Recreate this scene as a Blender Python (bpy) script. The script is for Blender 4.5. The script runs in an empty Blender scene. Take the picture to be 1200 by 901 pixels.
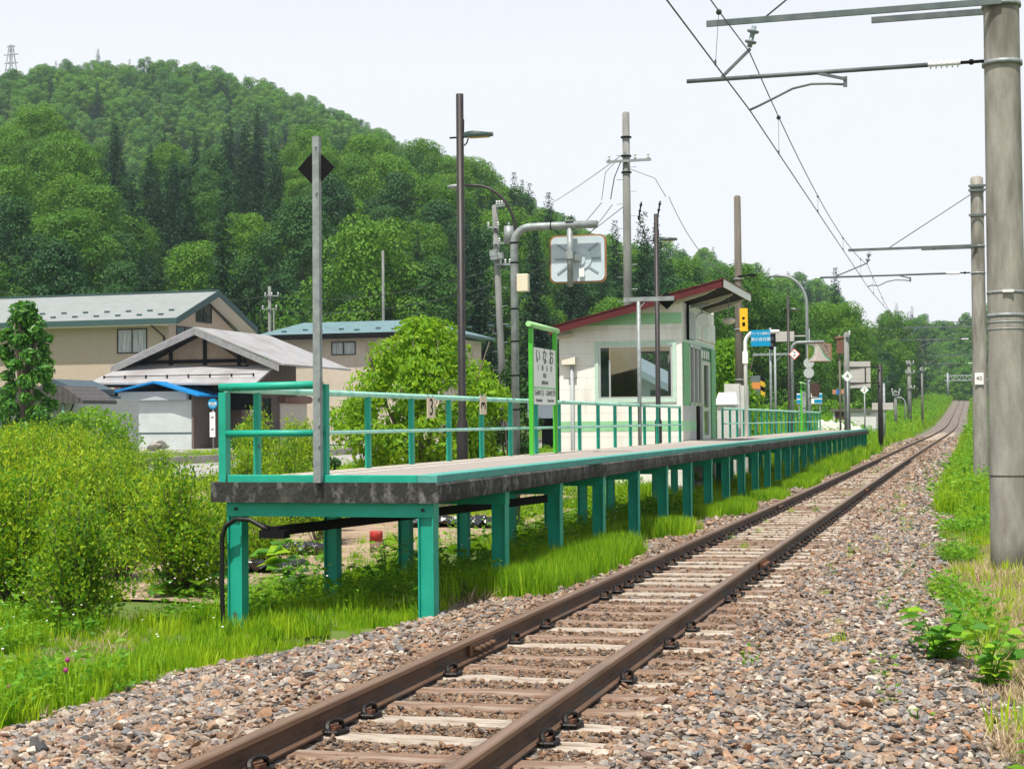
import bpy, math, random
import numpy as np
from mathutils import Vector, Matrix, Euler
R = math.radians
rnd = random.Random(7)
SC = bpy.context.scene
COL = SC.collection

# ------------------------------------------------------------------ camera
FPX = 1850.0
ROLL = R(0.5)
_x, _y = 532.0, -39.5
_xu = _x*math.cos(ROLL) + _y*math.sin(ROLL)
_yu = -_x*math.sin(ROLL) + _y*math.cos(ROLL)
PITCH = math.atan(-_yu/FPX)
YAW = math.atan(_xu/FPX*math.cos(PITCH))
EYE = Vector((0, 0, 1.45))
_lvl = Vector((-math.sin(YAW), math.cos(YAW), 0))
RIGHT0 = Vector((math.cos(YAW), math.sin(YAW), 0))
FWD = (_lvl*math.cos(PITCH) + Vector((0, 0, 1))*math.sin(PITCH)).normalized()
UP0 = RIGHT0.cross(FWD)
RIGHT = RIGHT0*math.cos(ROLL) - UP0*math.sin(ROLL)
UP = RIGHT0*math.sin(ROLL) + UP0*math.cos(ROLL)
cam_d = bpy.data.cameras.new('camera'); cam = bpy.data.objects.new('camera', cam_d); COL.objects.link(cam)
cam_d.sensor_width = 36; cam_d.lens = FPX/1200*36; cam_d.clip_start = 0.1; cam_d.clip_end = 6000
m = Matrix((RIGHT, UP, -FWD)).transposed().to_4x4(); m.translation = EYE
cam.matrix_world = m
SC.camera = cam

# ------------------------------------------------------------------ sky, sun, exposure
SUN_EL, SUN_AZ = R(66), R(-4)          # azimuth measured from -Y towards +X
sun_dir = Vector((math.sin(SUN_AZ)*math.cos(SUN_EL), -math.cos(SUN_AZ)*math.cos(SUN_EL), math.sin(SUN_EL)))
w = bpy.data.worlds.new('World'); SC.world = w; w.use_nodes = True
nt = w.node_tree; bg = nt.nodes['Background']
sky = nt.nodes.new('ShaderNodeTexSky'); sky.sky_type = 'NISHITA'; sky.sun_disc = False
sky.sun_elevation = SUN_EL; sky.sun_rotation = math.atan2(sun_dir.x, sun_dir.y)
sky.air_density = 1.0; sky.dust_density = 4.0; sky.ozone_density = 1.0; sky.altitude = 700
mix = nt.nodes.new('ShaderNodeMix'); mix.data_type = 'RGBA'; mix.inputs[0].default_value = 0.80
mix.inputs[7].default_value = (10.4, 10.6, 11.0, 1)     # thin bright overcast veil
nt.links.new(sky.outputs[0], mix.inputs[6]); nt.links.new(mix.outputs[2], bg.inputs[0])
tcw = nt.nodes.new('ShaderNodeTexCoord'); spw = nt.nodes.new('ShaderNodeSeparateXYZ'); mrw = nt.nodes.new('ShaderNodeMapRange')
mrw.inputs[1].default_value = .22; mrw.inputs[2].default_value = .85; mrw.inputs[3].default_value = .86; mrw.inputs[4].default_value = .12   # veil thick at the horizon, thin overhead
nt.links.new(tcw.outputs['Generated'], spw.inputs[0]); nt.links.new(spw.outputs[2], mrw.inputs[0]); nt.links.new(mrw.outputs[0], mix.inputs[0])
bg.inputs[1].default_value = 0.084
sl = bpy.data.lights.new('sun', 'SUN'); so = bpy.data.objects.new('sun', sl); COL.objects.link(so)
sl.energy = 5.0; sl.angle = R(0.8); sl.color = (1.0, 0.945, 0.84)
so.rotation_euler = sun_dir.to_track_quat('Z', 'Y').to_euler()
SC.view_settings.view_transform = 'Standard'; SC.view_settings.look = 'None'
SC.view_settings.exposure = 0.32; SC.view_settings.gamma = 1
SC.render.resolution_x = 1024; SC.render.resolution_y = 768
SC.cycles.max_bounces = 6; SC.cycles.diffuse_bounces = 3; SC.cycles.glossy_bounces = 2
SC.cycles.transmission_bounces = 4; SC.cycles.transparent_max_bounces = 8
SC.cycles.use_denoising = True

# ------------------------------------------------------------------ picture geometry helpers
def ray(u, v):
    d = RIGHT*(u-600) + UP*(450.5-v) + FWD*FPX
    return d/FPX                                   # one unit of depth
def at(u, v, d): return EYE + ray(u, v)*d
def onX(u, v, X): r = ray(u, v); return EYE + r*(X/r.x)
def onY(u, v, Y): r = ray(u, v); return EYE + r*(Y/r.y)
def onZ(u, v, Z): r = ray(u, v); return EYE + r*((Z-EYE.z)/r.z)
def proj(P):
    """numpy (n,3) -> u, v, depth"""
    P = np.asarray(P, float) - np.array(EYE)
    d = P @ np.array(FWD); dd = np.where(d > .1, d, .1)
    return 600 + FPX*(P @ np.array(RIGHT))/dd, 450.5 - FPX*(P @ np.array(UP))/dd, d

# ------------------------------------------------------------------ scene bookkeeping
ORG = {}
def tag(o, label=None, cat=None, group=None, kind=None):
    if label: o['label'] = label
    if cat: o['category'] = cat
    if group: o['group'] = group
    if kind: o['kind'] = kind
    return o
def thing(name, loc, label, cat, group=None, rz=0.0):
    o = bpy.data.objects.new(name, None); COL.objects.link(o)
    o.empty_display_size = .2; o.location = loc; ORG[o.name] = Vector(loc)
    return tag(o, label, cat, group)
def copy_tree(o, parent=None):
    c = o.copy(); COL.objects.link(c); c.parent = parent
    for ch in o.children: copy_tree(ch, c)
    return c
def objof(name, me, parent=None, loc=None, org=None):
    o = bpy.data.objects.new(name, me); COL.objects.link(o)
    if parent is not None:
        o.parent = parent; ORG[o.name] = ORG[parent.name]
    elif loc is not None:
        o.location = loc; ORG[o.name] = Vector(loc)
    else: ORG[o.name] = Vector((0, 0, 0))
    return o

class MB:
    """collects shapes in world coordinates, then links them as ONE mesh object"""
    def __init__(s): s.v = []; s.f = []; s.mi = []; s.sm = []; s.cur = 0
    def add(s, vs, fs, smooth=False):
        n = len(s.v); s.v += [tuple(p) for p in vs]
        s.f += [tuple(i+n for i in f) for f in fs]; s.mi += [s.cur]*len(fs); s.sm += [smooth]*len(fs)
        return s
    def box(s, x0, x1, y0, y1, z0, z1):
        if x1 < x0: x0, x1 = x1, x0
        if y1 < y0: y0, y1 = y1, y0
        if z1 < z0: z0, z1 = z1, z0
        return s.add([(x0,y0,z0),(x1,y0,z0),(x1,y1,z0),(x0,y1,z0),(x0,y0,z1),(x1,y0,z1),(x1,y1,z1),(x0,y1,z1)],
                     [(0,3,2,1),(4,5,6,7),(0,1,5,4),(1,2,6,5),(2,3,7,6),(3,0,4,7)])
    def cbox(s, x, y, z0, w, d, h): return s.box(x-w/2, x+w/2, y-d/2, y+d/2, z0, z0+h)
    def bar(s, a, b, w, h, up=(0,0,1)):
        a = Vector(a); b = Vector(b); t = (b-a).normalized(); up = Vector(up)
        if abs(t.dot(up)) > .99: up = Vector((0,1,0))
        r = t.cross(up).normalized(); q = r.cross(t)
        vs = [p + r*(sx*w/2) + q*(sz*h/2) for p in (a, b) for sx, sz in ((-1,-1),(1,-1),(1,1),(-1,1))]
        return s.add(vs, [(0,1,2,3),(7,6,5,4),(0,4,5,1),(1,5,6,2),(2,6,7,3),(3,7,4,0)])
    def tube(s, pts, rad, seg=8, cap=True):
        pts = [Vector(p) for p in pts]; n = len(pts)
        rr = rad if isinstance(rad, (list, tuple)) else [rad]*n
        ref = None; vs = []
        for i, p in enumerate(pts):
            t = (pts[min(i+1, n-1)] - pts[max(i-1, 0)]).normalized()
            if ref is None:
                ref = Vector((0,0,1)) if abs(t.z) < .9 else Vector((1,0,0))
            a = t.cross(ref).normalized(); b = t.cross(a); ref = -b if False else (a.cross(t))
            for k in range(seg):
                th = 2*math.pi*k/seg
                vs.append(p + (a*math.cos(th) + b*math.sin(th))*rr[i])
        fs = []
        for i in range(n-1):
            for k in range(seg):
                k2 = (k+1) % seg
                fs.append((i*seg+k, i*seg+k2, (i+1)*seg+k2, (i+1)*seg+k))
        s.add(vs, fs, seg > 5)
        if cap:
            m0 = len(s.v)-len(vs)
            s.f += [tuple(m0+k for k in reversed(range(seg))), tuple(m0+(n-1)*seg+k for k in range(seg))]
            s.mi += [s.cur]*2; s.sm += [False]*2
        return s
    def prism(s, poly, ext):
        """planar polygon (3D points) pushed along ext"""
        ext = Vector(ext); p = [Vector(q) for q in poly]; n = len(p)
        vs = p + [q+ext for q in p]
        fs = [tuple(range(n)), tuple(reversed(range(n, 2*n)))] + [(i, i+n, (i+1) % n + n, (i+1) % n) for i in range(n)]
        return s.add(vs, fs)
    def disc(s, c, nrm, r, th, seg=20):
        c = Vector(c); nrm = Vector(nrm).normalized()
        return s.tube([c - nrm*th/2, c + nrm*th/2], r, seg)
    def sphere(s, c, r, seg=10, rings=6, sc=(1,1,1)):
        c = Vector(c); vs = []; fs = []
        for i in range(rings+1):
            ph = math.pi*i/rings
            for k in range(seg):
                th = 2*math.pi*k/seg
                vs.append(c + Vector((math.sin(ph)*math.cos(th)*sc[0], math.sin(ph)*math.sin(th)*sc[1], math.cos(ph)*sc[2]))*r)
        for i in range(rings):
            for k in range(seg):
                k2 = (k+1) % seg
                fs.append((i*seg+k, (i+1)*seg+k, (i+1)*seg+k2, i*seg+k2))
        return s.add(vs, fs, True)
    def build(s, name, mats, parent=None, loc=None, bevel=0):
        if not isinstance(mats, (list, tuple)): mats = [mats]
        org = ORG[parent.name] if parent is not None else (Vector(loc) if loc is not None else None)
        if org is None:
            a = np.array(s.v); org = Vector(((a[:,0].min()+a[:,0].max())/2, (a[:,1].min()+a[:,1].max())/2, a[:,2].min()))
        me = bpy.data.meshes.new(name)
        me.from_pydata([(p[0]-org.x, p[1]-org.y, p[2]-org.z) for p in s.v], [], s.f)
        for q in mats: me.materials.append(q)
        me.polygons.foreach_set('material_index', s.mi); me.polygons.foreach_set('use_smooth', s.sm)
        me.update()
        o = objof(name, me, parent, org)
        if bevel:
            b = o.modifiers.new('edge', 'BEVEL'); b.width = bevel; b.segments = 2; b.limit_method = 'ANGLE'
        return o

def np_mesh(name, V, F, mat, smooth=False):
    V = np.asarray(V, np.float32); F = np.asarray(F, np.int32)
    me = bpy.data.meshes.new(name); n, k = F.shape
    me.vertices.add(len(V)); me.vertices.foreach_set('co', V.ravel())
    me.loops.add(n*k); me.loops.foreach_set('vertex_index', F.ravel())
    me.polygons.add(n); me.polygons.foreach_set('loop_start', np.arange(0, n*k, k, dtype=np.int32))
    me.polygons.foreach_set('use_smooth', np.full(n, smooth, bool))
    me.update(calc_edges=True); me.validate()
    for q in (mat if isinstance(mat, (list, tuple)) else [mat]): me.materials.append(q)
    return me

# ------------------------------------------------------------------ materials
def col4(c): return (c[0], c[1], c[2], 1)
def mat(name, c, rough=.6, metal=0, c2=None, scale=6, bump=0, bscale=None, stops=None, detail=6, spec=.4, coord='Object', stretch=None, c3=None, scale3=2, c3pos=(.52, .66)):
    M = bpy.data.materials.new(name); M.use_nodes = True; t = M.node_tree; N = t.nodes; L = t.links
    b = N['Principled BSDF']; b.inputs['Roughness'].default_value = rough; b.inputs['Metallic'].default_value = metal
    b.inputs['Base Color'].default_value = col4(c); b.inputs['Specular IOR Level'].default_value = spec
    tc = N.new('ShaderNodeTexCoord'); vec = tc.outputs[coord]
    if stretch:
        mp = N.new('ShaderNodeMapping'); mp.inputs['Scale'].default_value = stretch; L.new(vec, mp.inputs[0]); vec = mp.outputs[0]
    if c2:
        n = N.new('ShaderNodeTexNoise'); n.inputs['Scale'].default_value = scale; n.inputs['Detail'].default_value = detail; n.inputs['Roughness'].default_value = .65
        L.new(vec, n.inputs['Vector'])
        r = N.new('ShaderNodeValToRGB'); s = stops or (.35, .65)
        r.color_ramp.elements[0].position = s[0]; r.color_ramp.elements[0].color = col4(c)
        r.color_ramp.elements[1].position = s[1]; r.color_ramp.elements[1].color = col4(c2)
        L.new(n.outputs[0], r.inputs[0]); out = r.outputs[0]
        if c3:
            n3 = N.new('ShaderNodeTexNoise'); n3.inputs['Scale'].default_value = scale3; n3.inputs['Detail'].default_value = 5
            L.new(vec, n3.inputs['Vector'])
            r3 = N.new('ShaderNodeValToRGB'); r3.color_ramp.elements[0].position = c3pos[0]; r3.color_ramp.elements[1].position = c3pos[1]
            L.new(n3.outputs[0], r3.inputs[0])
            mx = N.new('ShaderNodeMix'); mx.data_type = 'RGBA'; mx.inputs[7].default_value = col4(c3)
            L.new(r3.outputs[0], mx.inputs[0]); L.new(out, mx.inputs[6]); out = mx.outputs[2]
        L.new(out, b.inputs['Base Color'])
    if bump:
        n2 = N.new('ShaderNodeTexNoise'); n2.inputs['Scale'].default_value = bscale or scale*4; n2.inputs['Detail'].default_value = 5
        L.new(vec, n2.inputs['Vector'])
        bp = N.new('ShaderNodeBump'); bp.inputs['Strength'].default_value = bump; bp.inputs['Distance'].default_value = .02
        L.new(n2.outputs[0], bp.inputs['Height']); L.new(bp.outputs[0], b.inputs['Normal'])
    return M
def lines(M, axis, period, width=.08, dark=.6, bump=.5, saw=False):
    """grooves (boards, tiles, shutter ribs) across one object axis"""
    t = M.node_tree; N = t.nodes; L = t.links; b = N['Principled BSDF']
    tc = N.new('ShaderNodeTexCoord'); sp = N.new('ShaderNodeSeparateXYZ'); L.new(tc.outputs['Object'], sp.inputs[0])
    a = N.new('ShaderNodeMath'); a.operation = 'DIVIDE'; a.inputs[1].default_value = period; L.new(sp.outputs[axis], a.inputs[0])
    f = N.new('ShaderNodeMath'); f.operation = 'FRACT'; L.new(a.outputs[0], f.inputs[0])
    r = N.new('ShaderNodeValToRGB'); r.color_ramp.elements[0].position = 0; r.color_ramp.elements[1].position = width
    r.color_ramp.elements[0].color = (dark, dark, dark, 1); r.color_ramp.elements[1].color = (1, 1, 1, 1)
    L.new(f.outputs[0], r.inputs[0])
    mx = N.new('ShaderNodeMix'); mx.data_type = 'RGBA'; mx.blend_type = 'MULTIPLY'; mx.inputs[0].default_value = 1
    src = b.inputs['Base Color'].links[0].from_socket if b.inputs['Base Color'].links else None
    if src: L.new(src, mx.inputs[6])
    else: mx.inputs[6].default_value = b.inputs['Base Color'].default_value
    L.new(r.outputs[0], mx.inputs[7]); L.new(mx.outputs[2], b.inputs['Base Color'])
    bp = N.new('ShaderNodeBump'); bp.inputs['Strength'].default_value = bump; bp.inputs['Distance'].default_value = .02
    L.new(f.outputs[0] if saw else r.outputs[0], bp.inputs['Height'])
    if b.inputs['Normal'].links: L.new(b.inputs['Normal'].links[0].from_socket, bp.inputs['Normal'])
    L.new(bp.outputs[0], b.inputs['Normal'])
    return M
def leafmat(name, cols, trans=.35, rough=.55, spread=.3, shin=.25):
    """foliage: colour picked per object/instance, finer variation by a noise; part of the light passes through"""
    M = bpy.data.materials.new(name); M.use_nodes = True; t = M.node_tree; N = t.nodes; L = t.links
    b = N['Principled BSDF']; b.inputs['Roughness'].default_value = rough; b.inputs['Specular IOR Level'].default_value = shin
    oi = N.new('ShaderNodeObjectInfo'); ge = N.new('ShaderNodeNewGeometry')
    r = N.new('ShaderNodeValToRGB'); e = r.color_ramp.elements
    n = len(cols)
    while len(e) < n: e.new(.5)
    for i, c in enumerate(cols): e[i].position = i/(n-1) if n > 1 else 0; e[i].color = col4(c)
    a = N.new('ShaderNodeMath'); a.operation = 'MULTIPLY_ADD'; a.inputs[1].default_value = spread; 
    s = N.new('ShaderNodeMath'); s.operation = 'MULTIPLY'; s.inputs[1].default_value = 1-spread
    L.new(oi.outputs['Random'], s.inputs[0]); L.new(ge.outputs['Random Per Island'], a.inputs[0]); L.new(s.outputs[0], a.inputs[2])
    L.new(a.outputs[0], r.inputs[0])
    L.new(r.outputs[0], b.inputs['Base Color'])
    tr = N.new('ShaderNodeBsdfTranslucent'); ms = N.new('ShaderNodeMixShader'); ms.inputs[0].default_value = trans
    hs = N.new('ShaderNodeHueSaturation'); hs.inputs['Value'].default_value = 1.35; hs.inputs['Hue'].default_value = .49; L.new(r.outputs[0], hs.inputs['Color']); L.new(hs.outputs[0], tr.inputs[0])
    L.new(b.outputs[0], ms.inputs[1]); L.new(tr.outputs[0], ms.inputs[2]); L.new(ms.outputs[0], N['Material Output'].inputs[0])
    return M
def rampmat(name, cols, rough=.8, isl=False, bump=0):
    """one plain colour out of a constant ramp per instance"""
    M = bpy.data.materials.new(name); M.use_nodes = True; t = M.node_tree; N = t.nodes; L = t.links
    b = N['Principled BSDF']; b.inputs['Roughness'].default_value = rough; b.inputs['Specular IOR Level'].default_value = .25
    oi = N.new('ShaderNodeObjectInfo'); r = N.new('ShaderNodeValToRGB'); r.color_ramp.interpolation = 'LINEAR'
    e = r.color_ramp.elements; n = len(cols)
    while len(e) < n: e.new(.5)
    for i, c in enumerate(cols): e[i].position = i/(n-1); e[i].color = col4(c)
    L.new(oi.outputs['Random'], r.inputs[0])
    tc = N.new('ShaderNodeTexCoord'); no = N.new('ShaderNodeTexNoise'); no.inputs['Scale'].default_value = 3; no.inputs['Detail'].default_value = 4
    L.new(tc.outputs['Object'], no.inputs['Vector'])
    r2 = N.new('ShaderNodeValToRGB'); r2.color_ramp.elements[0].position = .3; r2.color_ramp.elements[1].position = .7
    r2.color_ramp.elements[0].color = (.62,.6,.58,1); r2.color_ramp.elements[1].color = (1.15,1.15,1.15,1); L.new(no.outputs[0], r2.inputs[0])
    mx = N.new('ShaderNodeMix'); mx.data_type = 'RGBA'; mx.blend_type = 'MULTIPLY'; mx.inputs[0].default_value = 1
    L.new(r.outputs[0], mx.inputs[6]); L.new(r2.outputs[0], mx.inputs[7]); L.new(mx.outputs[2], b.inputs['Base Color'])
    return M
def glassmat(name, tint=(.85,.9,.9), refl=-.02, dark=0):
    M = bpy.data.materials.new(name); M.use_nodes = True; t = M.node_tree; N = t.nodes; L = t.links
    tr = N.new('ShaderNodeBsdfTransparent'); tr.inputs[0].default_value = col4(tint)
    gl = N.new('ShaderNodeBsdfGlossy'); gl.inputs['Roughness'].default_value = .03
    fr = N.new('ShaderNodeFresnel'); fr.inputs[0].default_value = 1.5
    ad = N.new('ShaderNodeMath'); ad.operation = 'ADD'; ad.inputs[1].default_value = refl; L.new(fr.outputs[0], ad.inputs[0])
    ms = N.new('ShaderNodeMixShader'); L.new(ad.outputs[0], ms.inputs[0]); L.new(tr.outputs[0], ms.inputs[1]); L.new(gl.outputs[0], ms.inputs[2])
    L.new(ms.outputs[0], N['Material Output'].inputs[0]); N.remove(N['Principled BSDF'])
    return M

# real colours
m_concrete = mat('grey_concrete', (.33,.32,.30), .85, c2=(.45,.44,.41), scale=3, bump=.25, bscale=60)
m_pole = mat('pole_concrete', (.21,.197,.17), .88, c2=(.36,.345,.31), scale=3.2, bump=.35, bscale=90, c3=(.12,.108,.09), scale3=1.3, stretch=(1.6,1.6,.4))
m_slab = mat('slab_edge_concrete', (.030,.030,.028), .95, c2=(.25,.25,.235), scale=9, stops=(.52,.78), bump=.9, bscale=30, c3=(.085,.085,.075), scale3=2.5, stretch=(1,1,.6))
m_asph = mat('platform_asphalt', (.25,.22,.20), .9, c2=(.37,.335,.305), scale=34, bump=.35, bscale=140, c3=(.33,.295,.265), scale3=.8)
m_road = mat('road_asphalt', (.27,.26,.25), .9, c2=(.35,.335,.32), scale=1.2, bump=.2, bscale=40)
m_kerb = mat('kerb_concrete', (.26,.24,.21), .9, c2=(.42,.39,.35), scale=3, bump=.3)
m_teal = mat('teal_paint', (.004,.29,.20), .5, c2=(.012,.37,.26), scale=3, bump=.12, bscale=30, spec=.45, c3=(.07,.10,.07), scale3=7, c3pos=(.68, .74))
m_tealpale = mat('faded_mint_paint', (.25,.56,.46), .5, c2=(.36,.66,.56), scale=7, stops=(.3,.6), bump=.1, bscale=40, c3=(.17,.46,.37), scale3=3)
m_tealstrip = mat('faded_teal_strip', (.045,.29,.245), .7, c2=(.10,.35,.31), scale=6, bump=.15, c3=(.07,.31,.27), scale3=1.5)
m_white = mat('white_paint', (.86,.86,.84), .55, c2=(.80,.80,.77), scale=2)
m_wline = mat('worn_white_line', (.66,.63,.58), .8, c2=(.48,.44,.40), scale=9, stops=(.45,.6))
m_cream = mat('pale_concrete_strip', (.50,.44,.36), .85, c2=(.60,.54,.45), scale=4, bump=.2)
m_siding = lines(mat('white_siding', (.84,.83,.79), .55, c2=(.76,.75,.70), scale=1.3, c3=(.66,.64,.58), scale3=1.7, stretch=(1.5,1.5,.5), c3pos=(.58,.75)), 2, .29, .06, .72, .35)
m_sidegreen = mat('light_green_band', (.27,.55,.30), .55, c2=(.33,.60,.36), scale=3)
m_lime = mat('lime_green_paint', (.06,.42,.03), .4, c2=(.09,.47,.05), scale=6)
m_red = mat('dark_red_metal', (.075,.007,.010), .55, c2=(.11,.012,.014), scale=3)
m_brown = mat('dark_brown_paint', (.016,.013,.014), .5, c2=(.028,.023,.023), scale=4)
m_upole = mat('utility_pole_concrete', (.19,.195,.19), .88, c2=(.28,.285,.275), scale=2.6, bump=.3, bscale=60, c3=(.14,.14,.13), scale3=1.3, stretch=(1.6,1.6,.4))
m_wood = mat('old_wood_pole', (.11,.095,.08), .85, c2=(.19,.165,.14), scale=4, stretch=(4,4,.3), bump=.3)
m_galv = mat('galvanised_steel', (.20,.225,.235), .55, metal=.3, c2=(.32,.35,.355), scale=9, bump=.08, bscale=20)
m_beam = mat('weathered_steel_beam', (.085,.11,.115), .55, metal=.2, c2=(.14,.17,.17), scale=5)
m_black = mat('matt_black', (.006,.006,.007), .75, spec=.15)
m_rubber = mat('black_cable', (.008,.008,.009), .45)
m_wire = mat('wire_metal', (.06,.065,.065), .5, metal=.3)
m_rail = mat('rusty_rail_steel', (.075,.041,.024), .7, metal=.1, c2=(.125,.07,.042), scale=5, bump=.25, bscale=50, c3=(.075,.06,.05), scale3=3, stretch=(3,.5,3))
m_railtop = mat('brown_rail_head', (.21,.12,.07), .38, metal=.4, c2=(.29,.18,.115), scale=2.5, stretch=(8,.4,8), c3=(.20,.12,.075), scale3=4)
m_sleep = mat('grey_sleeper_wood', (.31,.26,.21), .9, c2=(.52,.46,.39), scale=3.0, stretch=(1,6,6), bump=.8, bscale=14, c3=(.22,.16,.115), scale3=2.2)
m_sleepb = mat('brown_sleeper_wood', (.16,.095,.065), .9, c2=(.27,.18,.13), scale=3, stretch=(1,6,6), bump=.6, bscale=14, c3=(.31,.25,.2), scale3=1.5)
m_iron = mat('dark_iron_clip', (.006,.006,.006), .5, metal=.3, c2=(.02,.016,.015), scale=30)
m_rust = mat('orange_rust_iron', (.20,.075,.03), .8, c2=(.09,.045,.03), scale=20)
m_soil = mat('brown_soil', (.24,.17,.115), .95, c2=(.40,.30,.21), scale=2.5, bump=1, bscale=25)
m_bark = mat('tree_bark', (.07,.055,.04), .9, c2=(.13,.105,.08), scale=6, stretch=(1,1,.2), bump=.5)
m_glass = glassmat('window_glass')
m_dglass = mat('dark_window_glass', (.012,.02,.024), .06, spec=.9)
m_insul = mat('white_porcelain', (.72,.74,.74), .25)
# ------------------------------------------------------------------ the line of the track
ctl = [(-3, -2.63, 0.012), (8.5, -2.68, 0.0), (20, -2.73, -.03), (33, -2.79, -.08), (50, -2.80, -.08), (70, -2.66, -.04)]
for (u, v, d) in [(1082,518,91), (1097,511,117), (1109,504.3,152), (1116,497.7,188), (1120.6,486.6,262), (1125,475.5,325), (1127.4,468.8,400)]:
    p = at(u, v, d); ctl.append((p.y, p.x, p.z))
lastp = ctl[-1]
ctl += [(lastp[0]+14, lastp[1]-1.2, lastp[2]+.3), (lastp[0]+26, lastp[1]-5.5, lastp[2]+.4), (lastp[0]+36, lastp[1]-13, lastp[2]+.5), (lastp[0]+46, lastp[1]-26, lastp[2]+.6)]
ctl = np.array(ctl)
def _smooth(a, n):
    k = np.ones(n)/n; p = np.pad(a, n//2, mode='edge'); return np.convolve(p, k, 'valid')[:len(a)]
TY = np.arange(-3, ctl[-1,0], .5)
TX = np.interp(TY, ctl[:,0], ctl[:,1]); TZ = np.interp(TY, ctl[:,0], ctl[:,2])
nfar = TY > 40
for _ in range(3):
    TX = np.where(nfar & (TY < lastp[0]-8), _smooth(TX, 41), _smooth(TX, 9)); TZ = np.where(nfar, _smooth(TZ, 41), _smooth(TZ, 13))
def trk(y): return np.interp(y, TY, TX), np.interp(y, TY, TZ)
TRK = np.stack([TX, TY, TZ], 1)

# ------------------------------------------------------------------ ground height
PX0, PX1, PY0, PY1, PZ = -6.48, -4.33, 12.8, 74.7, .939       # the platform slab
KROAD = -27.0
hu = np.array([-700,-250,0,60,130,200,260,310,400,500,560,640,720,820,900,1000,1070,1100,1140,1200,1400,2200])
hvn = np.array([200,170,172,168,185,190,192,188,195,207,214,250,292,330,355,380,400,415,415,395,380,380])
hrn = np.array([250,260,260,260,265,270,270,270,270,270,265,260,245,230,220,230,300,360,360,300,200,150])
hvf = np.array([130,92,80,66,67,69,86,102,126,168,200,234,270,290,312,328,352,380,364,340,310,310])
hrf = np.array([560,560,560,560,560,560,555,550,540,520,500,460,420,400,400,420,480,560,560,480,320,250])
TREE_N, TREE_F = 15.0, 11.0
def sstep(a, b, x):
    t = np.clip((x-a)/(b-a), 0, 1); return t*t*(3-2*t)
def vnoise(x, y, s, seed=0):
    x = x/s; y = y/s; xi = np.floor(x); yi = np.floor(y); fx = x-xi; fy = y-yi
    fx = fx*fx*(3-2*fx); fy = fy*fy*(3-2*fy)
    def h(a, b):
        q = np.sin(a*127.1 + b*311.7 + seed*74.7)*43758.5453
        return q - np.floor(q)
    return (h(xi,yi)*(1-fx)+h(xi+1,yi)*fx)*(1-fy) + (h(xi,yi+1)*(1-fx)+h(xi+1,yi+1)*fx)*fy
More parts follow.
